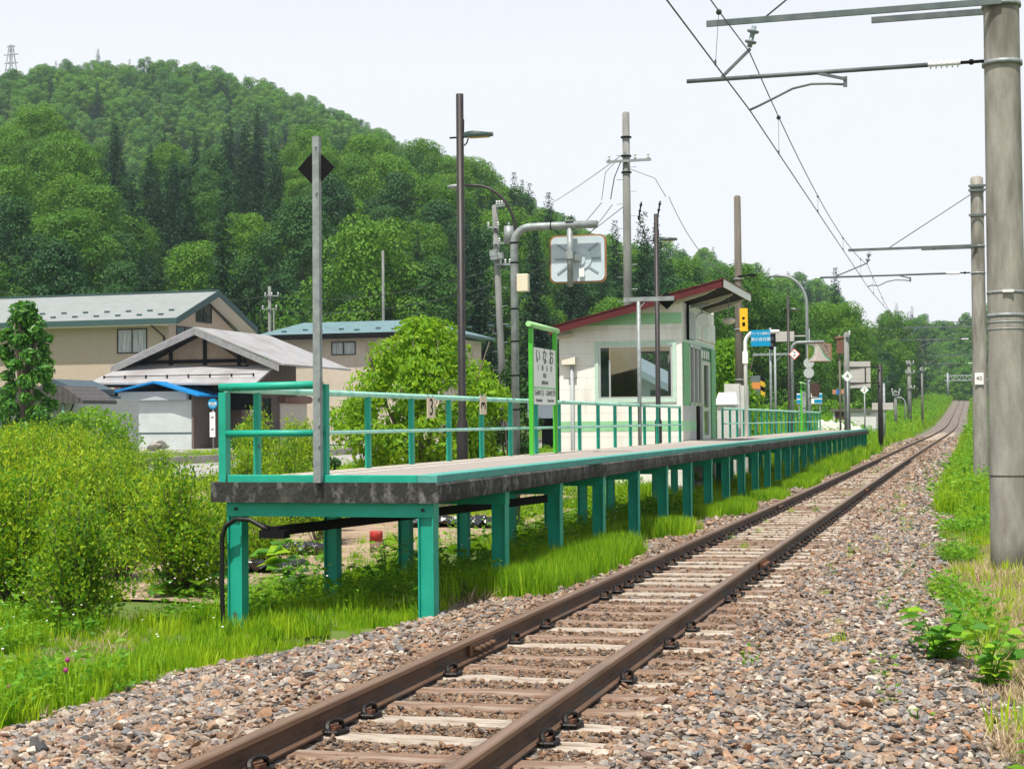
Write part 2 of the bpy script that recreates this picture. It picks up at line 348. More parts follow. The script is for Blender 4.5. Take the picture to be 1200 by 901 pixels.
def height(x, y):
    x = np.asarray(x, float); y = np.asarray(y, float)
    tx, tz = trk(y); dx = x - tx
    # beside the line
    near = np.interp(y, [0, 12, 30, 60], [-.40, -.42, -.34, -.30])
    zl = np.where(dx < 0, np.interp(-dx, [0, 1.5, 2.0, 3.4, 4.2], [-.34, -.34, -.32, 0, 0]) , 0)
    left = tz + np.where(-dx > 3.4, near, np.interp(-dx, [0, 1.4, 1.9, 3.4], [-.34, -.34, -.27, -.36]))
    left = np.where(y < 12.5, tz + np.interp(-dx, [0, 1.4, 2.6, 3.4, 6], [-.34, -.34, -.50, -.46, -.45]), left)
    fieldz = -.45 + sstep(10, 60, y)*.45
    far = np.interp(-x, [11, 18.5, 27.0, 27.4, 60], [0, 1, 1, 1, 1])
    base_l = np.where(x < -7, (tz*0+fieldz)*(1-far) + far*0.0, left)
    base_l = np.where(x < -27.1, .28, base_l)
    base_l = np.where((x >= -7) & (x < -5.6), left + (base_l-left)*0, base_l)
    right = tz + np.interp(dx, [0, 1.4, 2.4, 3.4, 6, 14], [-.34, -.34, -.36, -.30, -.25, .2])
    z = np.where(dx < 0, base_l, right)
    # verge on both sides of the line beyond the platform end
    v = sstep(76, 95, y)
    vb = tz + np.interp(np.abs(dx), [0, 1.5, 2.0, 3.6, 8, 14], [-.36, -.36, -.30, .30, .9, .5])
    vb = np.where(dx > 0, tz + np.interp(dx, [0, 1.5, 2.2, 5, 14], [-.36, -.36, -.25, .15, 1.0]), vb)
    z = np.where(np.abs(dx) < 14, z*(1-v) + vb*v, z)
    z = z + (vnoise(x, y, 1.7, 1)-.5)*.07*np.clip((np.abs(dx)-3)/2, 0, 1)*np.where((x < -18) & (x > -60) & (y < 110), 0, 1)
    # hills
    u, vv, d = proj(np.stack([x, y, np.full_like(x, 1.45)], -1).reshape(-1, 3))
    r = np.hypot(x, y); r = np.asarray(r).reshape(-1)
    d = np.asarray(d); az = np.where(d > 1, u, 3000).reshape(-1)
    az = np.clip(az, -700, 2200)
    cosf = np.clip(1/np.sqrt(1+((az-600)/FPX)**2), .6, 1)
    vn = np.interp(az, hu, hvn); rn = np.interp(az, hu, hrn); vf = np.interp(az, hu, hvf); rf = np.interp(az, hu, hrf)
    hor = 494.6 - (az-600)*.00873
    zn = 1.45 + (hor-vn)/FPX*rn*cosf - TREE_N; zf = 1.45 + (hor-vf)/FPX*rf*cosf - TREE_F
    zn = np.maximum(zn, 2.0); zf = np.maximum(zf, zn+2)
    rs = np.interp(az, [0, 700, 860, 1040, 1120, 1250], [125, 120, 112, 150, 230, 120])
    a = sstep(rs, rn, r); h = .3 + (zn-.3)*a
    mid = rn + (rf-rn)*.25
    b2 = sstep(mid, rf, r); dip = (zn*.93) - zn
    h = np.where(r > rn, zn + dip*sstep(rn, mid, r) + (zf-zn-dip)*b2, h)
    h = np.where(r > rf, zf - (zf+20)*sstep(rf+20, rf+500, r), h)
    h = h + (vnoise(x.reshape(-1), y.reshape(-1), 45, 5)-.5)*7*sstep(140, 260, r)
    fl = sstep(rs*.8, rs*1.15, r)
    z = z.reshape(-1); dxx = np.abs(dx.reshape(-1)); yy = y.reshape(-1)
    cor = np.where(yy < ctl[-1,0]+5, 1-sstep(12, 34, dxx), 0)
    cor = np.where((yy > 75), cor, 0)
    keep = np.maximum(1-fl, cor)
    return (z*keep + h*(1-keep)).reshape(x.shape)
def hgt(x, y): return float(height(np.array([x]), np.array([y]))[0])

# ground: one sheet in rings round the camera out past the hills
az_f = np.arctan((np.arange(-60, 1262, 2.6)-600)/FPX)       # fine in the direction of view
fwd_ang = math.atan2(_lvl.x, _lvl.y)
ang = list(az_f + fwd_ang)
a0, a1 = ang[0], ang[-1]
ang = np.array(ang + list(np.linspace(a1, a0+2*math.pi, 90)[1:-1]))
rr = [2.0]
while rr[-1] < 4200: rr.append(rr[-1] + max(.14, rr[-1]*.0125))
rr = np.array(rr)
A, RR = np.meshgrid(ang, rr)
X = np.sin(A)*RR; Y = np.cos(A)*RR
Z = height(X, Y)
nr, na = X.shape
V = np.stack([X, Y, Z], -1).reshape(-1, 3)
i, j = np.meshgrid(np.arange(nr-1), np.arange(na), indexing='ij'); j2 = (j+1) % na
F = np.stack([i*na+j, (i+1)*na+j, (i+1)*na+j2, i*na+j2], -1).reshape(-1, 4)[:, ::-1]
V = np.vstack([V, [[0, 0, hgt(0.0, 0.0)]]]); c0 = len(V)-1
m_ground = mat('grassy_earth', (.075,.12,.02), .95, c2=(.11,.17,.03), scale=.8, bump=.9, bscale=12, c3=(.14,.12,.06), scale3=.25)
gme = np_mesh('ground', V, F, m_ground, True)
ground = objof('ground', gme); tag(ground, kind='structure')
gcap = MB(); gcap.add([(0,0,hgt(0.,0.))] + [tuple(V[k]) for k in range(na)], [(0, (k+1) % na+1, k+1) for k in range(na)])
gc = gcap.build('ground_under_camera', m_ground); tag(gc, kind='structure')

# ------------------------------------------------------------------ ballast bed
def mk_ballast_mat():
    M = bpy.data.materials.new('ballast_bed'); M.use_nodes = True; t = M.node_tree; N = t.nodes; L = t.links; b = N['Principled BSDF']
    b.inputs['Roughness'].default_value = .9; b.inputs['Specular IOR Level'].default_value = .2
    tc = N.new('ShaderNodeTexCoord'); vo = N.new('ShaderNodeTexVoronoi'); vo.inputs['Scale'].default_value = 17; L.new(tc.outputs['Object'], vo.inputs['Vector'])
    se = N.new('ShaderNodeSeparateColor'); L.new(vo.outputs['Color'], se.inputs[0])
    r = N.new('ShaderNodeValToRGB'); r.color_ramp.interpolation = 'CONSTANT'; e = r.color_ramp.elements
    cs = [(0,(.05,.05,.05)),(.14,(.19,.185,.18)),(.32,(.24,.16,.115)),(.46,(.30,.275,.245)),(.6,(.13,.10,.08)),(.72,(.23,.21,.195)),(.84,(.38,.36,.33)),(.93,(.20,.12,.08))]
    while len(e) < len(cs): e.new(.5)
    for k, (p, c) in enumerate(cs): e[k].position = p; e[k].color = col4(c)
    L.new(se.outputs[0], r.inputs[0]); L.new(r.outputs[0], b.inputs['Base Color'])
    bp = N.new('ShaderNodeBump'); bp.inputs['Distance'].default_value = .05; bp.inputs['Strength'].default_value = 1; bp.invert = True
    L.new(vo.outputs['Distance'], bp.inputs['Height']); L.new(bp.outputs[0], b.inputs['Normal'])
    return M
m_ballast = mk_ballast_mat()
prof_near = [(-3.9,-.60),(-3.25,-.47),(-2.5,-.36),(-1.7,-.22),(-1.2,-.155),(-.5,-.165),(.5,-.165),(1.2,-.155),(2.0,-.19),(2.6,-.24),(3.0,-.36),(3.6,-.6)]
prof_mid  = [(-2.6,-.60),(-2.1,-.42),(-1.85,-.25),(-1.6,-.20),(-1.2,-.155),(-.5,-.165),(.5,-.165),(1.2,-.155),(1.9,-.19),(2.3,-.24),(2.7,-.36),(3.2,-.6)]
prof_far  = [(-2.9,-.60),(-2.4,-.36),(-2.1,-.24),(-1.6,-.19),(-1.2,-.155),(-.5,-.165),(.5,-.165),(1.2,-.155),(1.7,-.19),(2.3,-.24),(2.6,-.36),(3.1,-.6)]
def bal_prof(y):
    n = np.array(prof_near); mm = np.array(prof_mid); f = np.array(prof_far)
    t = sstep(10.8, 13.4, y); q = n*(1-t) + mm*t
    t2 = sstep(70, 84, y); q = q*(1-t2) + f*t2
    return q
def track_frame(i):
    a = TRK[max(i-1, 0)]; b = TRK[min(i+1, len(TRK)-1)]; t = b-a; t = t/np.linalg.norm(t)
    rgt = np.array([t[1], -t[0], 0]); rgt /= np.linalg.norm(rgt); return TRK[i], t, rgt
bv = []; npf = len(prof_near)
for i in range(len(TRK)):
    p, t, rg = track_frame(i)
    for (dx, dz) in bal_prof(p[1]): bv.append(p + rg*dx + np.array([0, 0, dz]))
bf = [(i*npf+k, i*npf+k+1, (i+1)*npf+k+1, (i+1)*npf+k) for i in range(len(TRK)-1) for k in range(npf-1)]
bme = np_mesh('ballast_bed', bv, bf, m_ballast, True)
bed = objof('ballast_path', bme); tag(bed, kind='structure')
def bal_z(x, y):
    """height of the bed, nan outside it (near part, line almost parallel to Y)"""
    x = np.asarray(x); y = np.asarray(y); tx, tz = trk(y); out = np.full(x.shape, np.nan)
    for yy in np.unique(np.round(y, 1)):
        k = np.round(y, 1) == yy; q = bal_prof(yy)
        out[k] = np.interp(x[k]-tx[k], q[:,0], q[:,1], left=np.nan, right=np.nan) + tz[k]
    return out

# ------------------------------------------------------------------ instanced stuff
SRC = bpy.data.collections
def scatter(name, pts, rot, sc, idx, sources, label, cat, kind='stuff'):
    """points carry their own turn, size and pick; geometry nodes put a source mesh on each"""
    col = bpy.data.collections.new(name+'_sources')
    for k, me in enumerate(sources):
        o = bpy.data.objects.new('%s_source_%02d' % (name, k), me); col.objects.link(o)
    pts = np.asarray(pts, np.float32); n = len(pts)
    me = bpy.data.meshes.new(name); me.vertices.add(n); me.vertices.foreach_set('co', pts.ravel())
    a = me.attributes.new('rot', 'FLOAT_VECTOR', 'POINT'); a.data.foreach_set('vector', np.asarray(rot, np.float32).ravel())
    sc = np.asarray(sc, np.float32)
    if sc.ndim == 1: sc = np.stack([sc, sc, sc], 1)
    a = me.attributes.new('scl', 'FLOAT_VECTOR', 'POINT'); a.data.foreach_set('vector', sc.ravel())
    a = me.attributes.new('pick', 'INT', 'POINT'); a.data.foreach_set('value', np.asarray(idx, np.int32))
    o = objof(name, me); tag(o, label, cat, kind=kind)
    g = bpy.data.node_groups.new(name+'_nodes', 'GeometryNodeTree')
    g.interface.new_socket('Geometry', in_out='INPUT', socket_type='NodeSocketGeometry')
    g.interface.new_socket('Geometry', in_out='OUTPUT', socket_type='NodeSocketGeometry')
    gi = g.nodes.new('NodeGroupInput'); go = g.nodes.new('NodeGroupOutput')
    ci = g.nodes.new('GeometryNodeCollectionInfo'); ci.inputs['Collection'].default_value = col; ci.inputs['Separate Children'].default_value = True; ci.inputs['Reset Children'].default_value = True
    ip = g.nodes.new('GeometryNodeInstanceOnPoints'); ip.inputs['Pick Instance'].default_value = True
    def na_(nm, ty):
        q = g.nodes.new('GeometryNodeInputNamedAttribute'); q.data_type = ty; q.inputs['Name'].default_value = nm; return q.outputs['Attribute']
    L = g.links
    L.new(gi.outputs[0], ip.inputs['Points']); L.new(ci.outputs[0], ip.inputs['Instance'])
    L.new(na_('pick', 'INT'), ip.inputs['Instance Index']); L.new(na_('scl', 'FLOAT_VECTOR'), ip.inputs['Scale'])
    er = g.nodes.new('FunctionNodeEulerToRotation'); L.new(na_('rot', 'FLOAT_VECTOR'), er.inputs[0]); L.new(er.outputs[0], ip.inputs['Rotation'])
    L.new(ip.outputs[0], go.inputs[0])
    md = o.modifiers.new('scatter', 'NODES'); md.node_group = g
    return o

def stone_mesh(name, seed, m, rough=.25, sub=2):
    import bmesh
    bm = bmesh.new(); bmesh.ops.create_icosphere(bm, subdivisions=sub, radius=.5)
    rg = np.random.default_rng(seed)
    pl = rg.normal(size=(13, 3)); pl /= np.linalg.norm(pl, axis=1)[:, None]; cut = rg.uniform(.24, .40, 13)
    asp = np.array([1.25, .95, .60])*rg.uniform(.85, 1.15, 3)
    for v in bm.verts:
        p = np.array(v.co)
        for n, c in zip(pl, cut):
            q = p @ n
            if q > c: p = p - n*(q-c)
        p = p*asp + rg.normal(size=3)*.006
        v.co = p
    me = bpy.data.meshes.new(name); bm.to_mesh(me); bm.free(); me.materials.append(m); return me
rng = np.random.default_rng(11)
sl_y = []; y = 4.2; k = 0
skip_clip = set()
while y < 150:
    sl_y.append(y); y += .50 + rnd.uniform(-.06, .06) + (.06 if k % 7 == 3 else 0); k += 1
SLY = np.array(sl_y)
st_cols = [(.05,.05,.055),(.27,.265,.26),(.12,.12,.125),(.38,.20,.11),(.42,.36,.295),(.19,.10,.06),(.27,.25,.235),(.52,.46,.385),(.07,.066,.066),(.33,.23,.16),(.17,.18,.20),(.44,.28,.17),(.17,.15,.13),(.34,.31,.285),(.31,.22,.155),(.58,.54,.48)]
m_stone = rampmat('ballast_stone', st_cols, .8)
in_cols = [(.17,.095,.058),(.29,.18,.11),(.10,.07,.055),(.32,.21,.13),(.18,.145,.12),(.18,.10,.06),(.38,.29,.21),(.10,.085,.08),(.27,.155,.095)]
br_cols = [(.15,.10,.07),(.30,.19,.12),(.22,.17,.135),(.36,.27,.20),(.12,.09,.075),(.33,.20,.12),(.26,.21,.18),(.42,.34,.26),(.20,.13,.09)]
m_stone_br = rampmat('rust_dusted_stone', br_cols, .88)
m_stone_in = rampmat('rusty_ballast_stone', in_cols, .85)
stones = [stone_mesh('stone_%d' % k, 100+k, m_stone) for k in range(10)]
stones += [stone_mesh('dusty_stone_%d' % k, 150+k, m_stone_br) for k in range(6)]
stones_in = [stone_mesh('rust_stone_%d' % k, 200+k, m_stone_in, sub=1) for k in range(6)]
def stone_field(y0, y1, dens, s0, s1, x0=-9.5, x1=1.4, inner=False, sink=.25):
    n = int((x1-x0)*(y1-y0)*dens); x = rng.uniform(x0, x1, n); y = rng.uniform(y0, y1, n)
    z = bal_z(x, y); tx, tz = trk(y); dx = np.abs(x-tx)
    k = ~np.isnan(z); 
    k &= (dx < .98) if inner else (dx > .95)
    x, y, z, dx = x[k], y[k], z[k], dx[k]
    g = height(x, y); k = z > g-.04
    x, y, z, dx = x[k], y[k], z[k], dx[k]
    u, v, d = proj(np.stack([x, y, z], 1)); k = (d > 1) & (u > -60) & (u < 1260) & (v < 960)
    x, y, z, dx = x[k], y[k], z[k], dx[k]; n = len(x)
    s = np.exp(rng.normal(0, .28, n))*(s0+s1)/2; s = np.clip(s, s0*.7, s1*1.7)
    # keep the rail seats and most of the sleeper tops clear
    if inner:
        k = np.abs(dx-.566) > .09; x, y, z, s, dx = x[k], y[k], z[k], s[k], dx[k]; n = len(x)
    z = z + rng.uniform(-.5, .35, n)*s
    if inner:
        z = z + np.where(y > 14, -.008, .002); j = np.clip(np.searchsorted(SLY, y), 1, len(SLY)-1); near_ = np.minimum(np.abs(y-SLY[j]), np.abs(y-SLY[j-1]))
        q_ = (near_ > .09) | (rng.random(n) < np.where(y > 14, .04, .12)); x, y, z, s, dx = x[q_], y[q_], z[q_], s[q_], dx[q_]; n = len(x)
    rot = rng.uniform(0, 6.28, (n, 3)); rot[:, :2] = rng.normal(0, .38, (n, 2))
    return np.stack([x, y, z], 1), rot, s
def merge(*L): return [np.concatenate(q) for q in zip(*L)]
P_, R_, S_ = merge(stone_field(5.5, 14, 1150, .032, .058), stone_field(14, 24, 800, .036, .060), stone_field(24, 42, 380, .05, .075), stone_field(42, 80, 75, .085, .12), stone_field(80, 125, 30, .12, .17))
dxs = np.abs(P_[:,0]-trk(P_[:,1])[0]); pk = np.where(rng.random(len(P_)) < np.interp(dxs, [1, 1.5, 2.4], [.65, .22, .0]), rng.integers(10, 16, len(P_)), rng.integers(0, 10, len(P_)))
scatter('ballast_gravel', P_, R_, S_, pk, stones, 'grey white and rust coloured crushed stones heaped along the railway track', 'gravel')
print('stones', len(P_))
P_, R_, S_ = merge(stone_field(5.5, 15, 2600, .022, .042, -4.2, -1.2, True), stone_field(15, 32, 1100, .03, .052, -4.2, -1.2, True), stone_field(32, 60, 420, .045, .07, -4.3, -1.3, True), stone_field(60, 110, 110, .08, .11, -4.6, -1.3, True))
scatter('track_gravel', P_, R_, S_, rng.integers(0, len(stones_in), len(P_)), stones_in, 'fine rust brown gravel packed between the two rails', 'gravel')
print('stones_in', len(P_))

# ------------------------------------------------------------------ sleepers, rails
GA = .5665                                            # rail head centre from the line's centre
RH = .140
def sleeper_mesh(nm, mt, seed):
    r = random.Random(seed); b = MB()
    # split, worn top: the long faces are cut into segments that wander a little
    n = 8; xs = [-1.05 + 2.1*i/n for i in range(n+1)]
    rows = []
    for i, x in enumerate(xs):
        w0 = .085 + r.uniform(-.014, .012); w1 = .085 + r.uniform(-.014, .012); h = r.uniform(-.008, .004)
        rows.append([(x, -w0, -.15), (x, -w0, h-.012), (x, -w0+.014, h), (x, w1-.014, h+r.uniform(-.004, .003)), (x, w1, h-.012), (x, w1, -.15)])
    vs = [p for q in rows for p in q]; fs = []
    for i in range(n):
        for j in range(5): fs.append((i*6+j, i*6+j+1, (i+1)*6+j+1, (i+1)*6+j))
    fs += [tuple(reversed(range(6))), tuple(n*6+j for j in range(6))]
    b.add(vs, fs); me = bpy.data.meshes.new(nm); me.from_pydata(b.v, [], b.f); me.materials.append(mt); me.update(); return me
sl_me = [sleeper_mesh('sleeper_grey_%d' % q, m_sleep, q) for q in range(4)] + [sleeper_mesh('sleeper_brown_%d' % q, m_sleepb, 50+q) for q in range(3)]
def clip_mesh():
    """dark spring loop standing on a small base plate beside the rail foot"""
    b = MB(); pts = []
    for q in range(13):
        a = -.35 + (math.pi+.7)*q/12
        pts.append((.085 + .012*math.sin(a*2), .052*math.cos(a), .012 + .052*math.sin(a)))
    b.tube(pts, .0125, 6)
    b.tube([(.06, .05, .012), (.075, .058, .01), (.12, .05, .008), (.135, .0, .014), (.12, -.05, .008), (.075, -.058, .01), (.06, -.05, .012)], .009, 6)
    b.box(.045, .13, -.05, .05, -.012, .001)
    b.cur = 1; b.box(.055, .105, -.028, .028, .0, .03)
    me = bpy.data.meshes.new('rail_clip'); me.from_pydata([(.055+(p[0]-.055)*1.25, p[1]*1.25, p[2]*.95) for p in b.v], [], b.f); me.materials.append(m_iron); me.materials.append(m_rust)
    me.polygons.foreach_set('material_index', b.mi); me.update(); return me
clip_me = clip_mesh()
grp_s = 'wooden sleepers under the track'
for i, y in enumerate(sl_y):
    tx, tz = trk(y); brown = rnd.random() < .34
    me = rnd.choice(sl_me[4:]) if brown else rnd.choice(sl_me[:4])
    tx2, tz2 = trk(y+.5); yaw = -math.atan2(tx2-tx, .5) + rnd.uniform(-.008, .008)
    o = bpy.data.objects.new('railway_sleeper', me); COL.objects.link(o)
    o.location = (tx + rnd.uniform(-.03, .03), y, tz - RH - .004 + rnd.uniform(-.004, .002)); o.rotation_euler = (0, 0, yaw); ORG[o.name] = Vector(o.location)
    tag(o, 'dark brown wooden sleeper half sunk in rusty gravel' if brown else 'dusty pale grey wooden sleeper half sunk in rusty gravel', 'railway sleeper', grp_s)
    if y < 62 and not (brown and y < 14):
        for s in (-1, 1):
            c = bpy.data.objects.new('rail_clip', clip_me); COL.objects.link(c); c.parent = o
            c.location = (s*GA - tx*0 + (tx-o.location.x), rnd.uniform(-.02, .02), .012); c.rotation_euler = (0, 0, rnd.uniform(-.12, .12))
rail_prof = [(-.061,-RH),(.061,-RH),(.061,-RH+.011),(.022,-RH+.024),(.008,-RH+.034),(.007,-.045),(.014,-.040),(.032,-.034),(.0325,-.010),(.027,-.002),(.018,0),(-.018,0),(-.027,-.002),(-.0325,-.010),(-.032,-.034),(-.014,-.040),(-.007,-.045),(-.008,-RH+.034),(-.022,-RH+.024),(-.061,-RH+.011)]
def rail(side):
    b = MB(); npf = len(rail_prof); vs = []; fs = []; mi = []
    for i in range(len(TRK)):
        p, t, rg = track_frame(i)
        for (dx, dz) in rail_prof: vs.append(p + rg*(side*GA+dx) + np.array([0, 0, dz]))
    for i in range(len(TRK)-1):
        for k in range(npf):
            k2 = (k+1) % npf; fs.append((i*npf+k, (i+1)*npf+k, (i+1)*npf+k2, i*npf+k2)); mi.append(1 if 7 <= k <= 13 else 0)
    b.add(vs, fs, False); b.mi = mi
    return b.build('rail', [m_rail, m_railtop])
rails = []
for s, lb in ((-1, 'rusty steel rail nearer the platform'), (1, 'rusty steel rail on the side away from the platform')):
    r = rail(s); tag(r, lb, 'rail', 'rails of the single track'); rails.append(r)
def joint(r, s, y):
    tx, tz = trk(y); x = tx + s*GA; z = tz
    b = MB()
    for e in (-1, 1):
        b.box(x+e*.008, x+e*.042, y-.26, y+.26, z-.112, z-.040)
        for q in (-.17, -.06, .06, .17):
            b.tube([(x+e*.040, y+q, z-.075), (x+e*.085, y+q, z-.075)], .021, 6)
    b.build('fishplate', m_rust if s > 0 else m_rail, r)
for s, y in ((-1, 10.4), (1, 17.1), (-1, 29.2), (1, 36.5)): joint(rails[0 if s < 0 else 1], s, y)
# ------------------------------------------------------------------ text
def text_mesh(body, size, m, extrude=.0015, sx=1.0, align='CENTER'):
    c = bpy.data.curves.new('lettering', 'FONT'); c.body = body; c.size = size; c.extrude = extrude
    c.align_x = align; c.align_y = 'CENTER'; c.resolution_u = 2
    o = bpy.data.objects.new('tmp_text', c); COL.objects.link(o)
    bpy.context.view_layer.update()
    me = bpy.data.meshes.new_from_object(o.evaluated_get(bpy.context.evaluated_depsgraph_get()))
    bpy.data.objects.remove(o); me.materials.clear(); me.materials.append(m)
    if sx != 1: me.transform(Matrix.Diagonal((sx, 1, 1, 1)))
    return me
def put_text(body, size, m, loc, face, parent, sx=1.0, roll=0, bold=0):
    """face: '-y' reads from the camera side, '+x' reads from the track"""
    me = text_mesh(body, size, m, sx=sx)
    o = objof('lettering', me, parent); base = ORG[parent.name]
    o.location = Vector(loc) - base
    rz = {'-y': 0, '+x': math.pi/2}[face]
    o.rotation_euler = (Matrix.Rotation(rz, 3, 'Z') @ Matrix.Rotation(math.pi/2, 3, 'X') @ Matrix.Rotation(roll, 3, 'Z')).to_euler()
    return o

# ------------------------------------------------------------------ station platform
pf = thing('station_platform', ((PX0+PX1)/2, PY0, -.2), 'long concrete station platform on rows of teal steel legs', 'platform')
b = MB()
ny = 124
ys = np.linspace(PY0, PY1, ny+1); r_ = random.Random(3)
edge = [PX1 + r_.uniform(-.012, .006) + (-.03 if r_.random() < .05 else 0) for _ in ys]
vs = []; 
for i, y in enumerate(ys):
    e = edge[i]; yy = y if 0 < i < ny else y
    vs += [(PX0, yy, PZ-.178), (PX0, yy, PZ), (e-.035, yy, PZ), (e-.004, yy, PZ-.022), (e, yy, PZ-.10), (e-.006, yy, PZ-.165 + r_.uniform(-.004, .004)), (e-.05, yy, PZ-.178)]
q = 7; fs = []
for i in range(ny):
    for k in range(q): fs.append((i*q+k, (i+1)*q+k, (i+1)*q+(k+1) % q, i*q+(k+1) % q))
fs += [tuple(range(q)), tuple(reversed(range(ny*q, ny*q+q)))]
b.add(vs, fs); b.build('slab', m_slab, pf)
b = MB(); b.box(PX0+.02, PX1-.16, PY0+.1, PY1-.05, PZ-.01, PZ+.012); b.build('walking_surface', m_asph, pf)
b = MB(); b.box(PX0+.0, PX0+.26, PY0+.14, PY1-.1, PZ+.0, PZ+.017); b.build('back_strip', m_cream, pf)
b = MB(); b.box(-5.95, -5.89, PY0+1.2, PY1-1, PZ+.01, PZ+.0165); b.build('painted_line', m_wline, pf)
b = MB(); b.box(PX1-.215, PX1-.03, PY0+.03, PY1-.03, PZ-.01, PZ+.065); b.build('edge_kerb', m_tealstrip, pf, bevel=.008)
b = MB(); b.box(PX0+.15, PX1-.216, PY0+.03, PY0+.15, PZ-.01, PZ+.062); b.build('end_kerb', m_teal, pf, bevel=.005)
# legs: I-sections in pairs, cross beams, long bearers
def ileg(x, y, z0, z1, w=.14):
    b = MB(); b.box(x-w/2, x-w/2+.012, y-w/2, y+w/2, z0, z1); b.box(x+w/2-.012, x+w/2, y-w/2, y+w/2, z0, z1)
    b.box(x-w/2+.012, x+w/2-.012, y-w/2+.03, y-w/2+.042, z0, z1); return b
yrow = PY0+.13; row = 0
LX, BX = PX1-.15, PX0+.20
zb = PZ-.178
while yrow < PY1-.1:
    for x, back in ((LX, 0), (BX, 1)):
        z0 = hgt(x, yrow)-.15
        ileg(x, yrow, z0, zb-.125, .14).build('leg', m_teal, pf)
    b = MB(); b.box(BX-.075, LX+.075, yrow-.07, yrow+.07, zb-.125, zb-.0); b.build('cross_beam', m_teal, pf)
    yrow += 2.2; row += 1
b = MB(); b.box(LX-.45, LX-.35, PY0+.25, PY1-.2, zb-.075, zb-.001); b.box(BX+.35, BX+.45, PY0+.25, PY1-.2, zb-.075, zb-.001); b.build('bearer', m_beam, pf)
for vx in (BX+.02, LX-.02):
    b = MB(); b.tube([(vx, PY0+.058, zb-.06), (vx, PY0+.035, zb-.06)], .014, 6); b.build('bolt', m_iron, pf)
# cable duct slung under the deck with its black hose
cd = thing('cable_duct', (PX0+.5, PY0+.1, .5), 'black cable hose and duct slung under the platform end', 'cable duct')
b = MB(); b.bar((BX+.42, PY0-.02, zb-.25), (LX-.2, PY0+5.0, zb-.20), .10, .08); b.build('duct', m_black, cd)
b = MB(); xh = BX-.085
pts = [(xh, PY0+.02, -.50), (xh-.01, PY0+.0, .0), (xh, PY0-.01, .45), (xh+.04, PY0-.02, .55), (xh+.14, PY0-.03, .615), (xh+.28, PY0-.03, .61), (xh+.45, PY0-.02, .52)]
pp = []
for i in range(len(pts)-1):
    for k in range(4):
        t = k/4; pp.append(Vector(pts[i]).lerp(Vector(pts[i+1]), t))
pp.append(Vector(pts[-1])); b.tube(pp, .022, 8); b.build('hose', m_rubber, cd)
b = MB(); b.tube([(xh+.3, PY0-.02, .60), (xh+.42, PY0-.01, .56), (xh+.55, PY0+.02, .50)], .012, 6); b.box(xh+.38, xh+.62, PY0-.06, PY0+.06, .45, .52); b.build('cable_box', m_black, cd)

# railings
def railing(label, posts, y_end, xr=PX0+.08, first=None):
    t = thing('railing', (xr, posts[0], PZ), label, 'railing', None)
    for y in posts:
        b = MB(); b.box(xr-.028, xr+.028, y-.028, y+.028, PZ-.02, PZ+.80); b.build('post', m_teal, t)
    for z, nm, rr in ((PZ+.83, 'top_rail', .033), (PZ+.42, 'middle_rail', .022)):
        b = MB(); n = 40; b.tube([(xr + (.030 if nm == 'middle_rail' else 0), posts[0] + (y_end-posts[0])*i/n, z) for i in range(n+1)], rr, 10); b.build(nm, m_tealpale, t)
    return t
xr = PX0+.08
ps = [12.95+.65]
while ps[-1] < 35.5: ps.append(ps[-1]+1.43)
ps = [y for y in ps if y < 36.2] + [36.4]
rl1 = railing('mint green railing along the back of the platform before the shelter', [12.95]+ps, 36.43)
ps2 = [43.1]
while ps2[-1] < 72: ps2.append(ps2[-1]+1.43)
rl2 = railing('mint green railing along the back of the platform beyond the shelter', ps2, ps2[-1])
# cross railing at the end
e = thing('end_railing', (xr, 12.93, PZ), 'short teal railing across the near end of the platform', 'railing')
ye = 12.93; x2 = onY(380, 500, ye).x
for x in (x2,):
    b = MB(); b.box(x-.035, x+.035, ye-.035, ye+.035, PZ-.02, PZ+.86); b.build('post', m_teal, e)
b = MB(); b.box(xr-.034, xr+.034, ye-.065, ye-.012, PZ-.02, PZ+.80); b.build('post', m_teal, e)
b = MB(); b.tube([(xr-.03, ye-.04, PZ+.845), (x2, ye-.04, PZ+.855)], .036, 12); b.build('top_rail', m_teal, e)
b = MB(); b.tube([(xr+.03, ye-.04, PZ+.43), (x2, ye-.04, PZ+.43)], .03, 12); b.build('middle_rail', m_teal, e)

# diamond mark on a steel angle at the end of the platform
dx_ = onY(373, 500, 12.75).x
dt = onY(370, 160, 12.75)
ds = thing('stop_marker', (dx_, 12.75, PZ), 'black diamond board on a tall galvanised post at the platform end', 'marker post')
b = MB(); xb, xt = dx_-.012, dt.x
b.prism([(xb-.034, 12.74, PZ+.0), (xb+.034, 12.74, PZ+.0), (xt+.030, 12.74, dt.z), (xt-.030, 12.74, dt.z)], (0, .008, 0))
b.prism([(xb+.028, 12.748, PZ+.0), (xb+.034, 12.748, PZ+.0), (xt+.030, 12.748, dt.z), (xt+.024, 12.748, dt.z)], (0, .05, 0))
b.build('post', m_galv, ds)
dc = onY(369.5, 197, 12.79); hw = .175
b = MB(); b.prism([(dc.x-hw, 12.80, dc.z), (dc.x, 12.80, dc.z-hw), (dc.x+hw, 12.80, dc.z), (dc.x, 12.80, dc.z+hw)], (0, .006, 0)); b.build('board', m_black, ds)
b = MB()
for vv in (172, 226, 466, 498, 522):
    p = onY(370+(vv-160)*.012, vv, 12.74); b.tube([(p.x, 12.742, p.z), (p.x, 12.725, p.z)], .010, 6)
b.build('bolt', m_galv, ds)
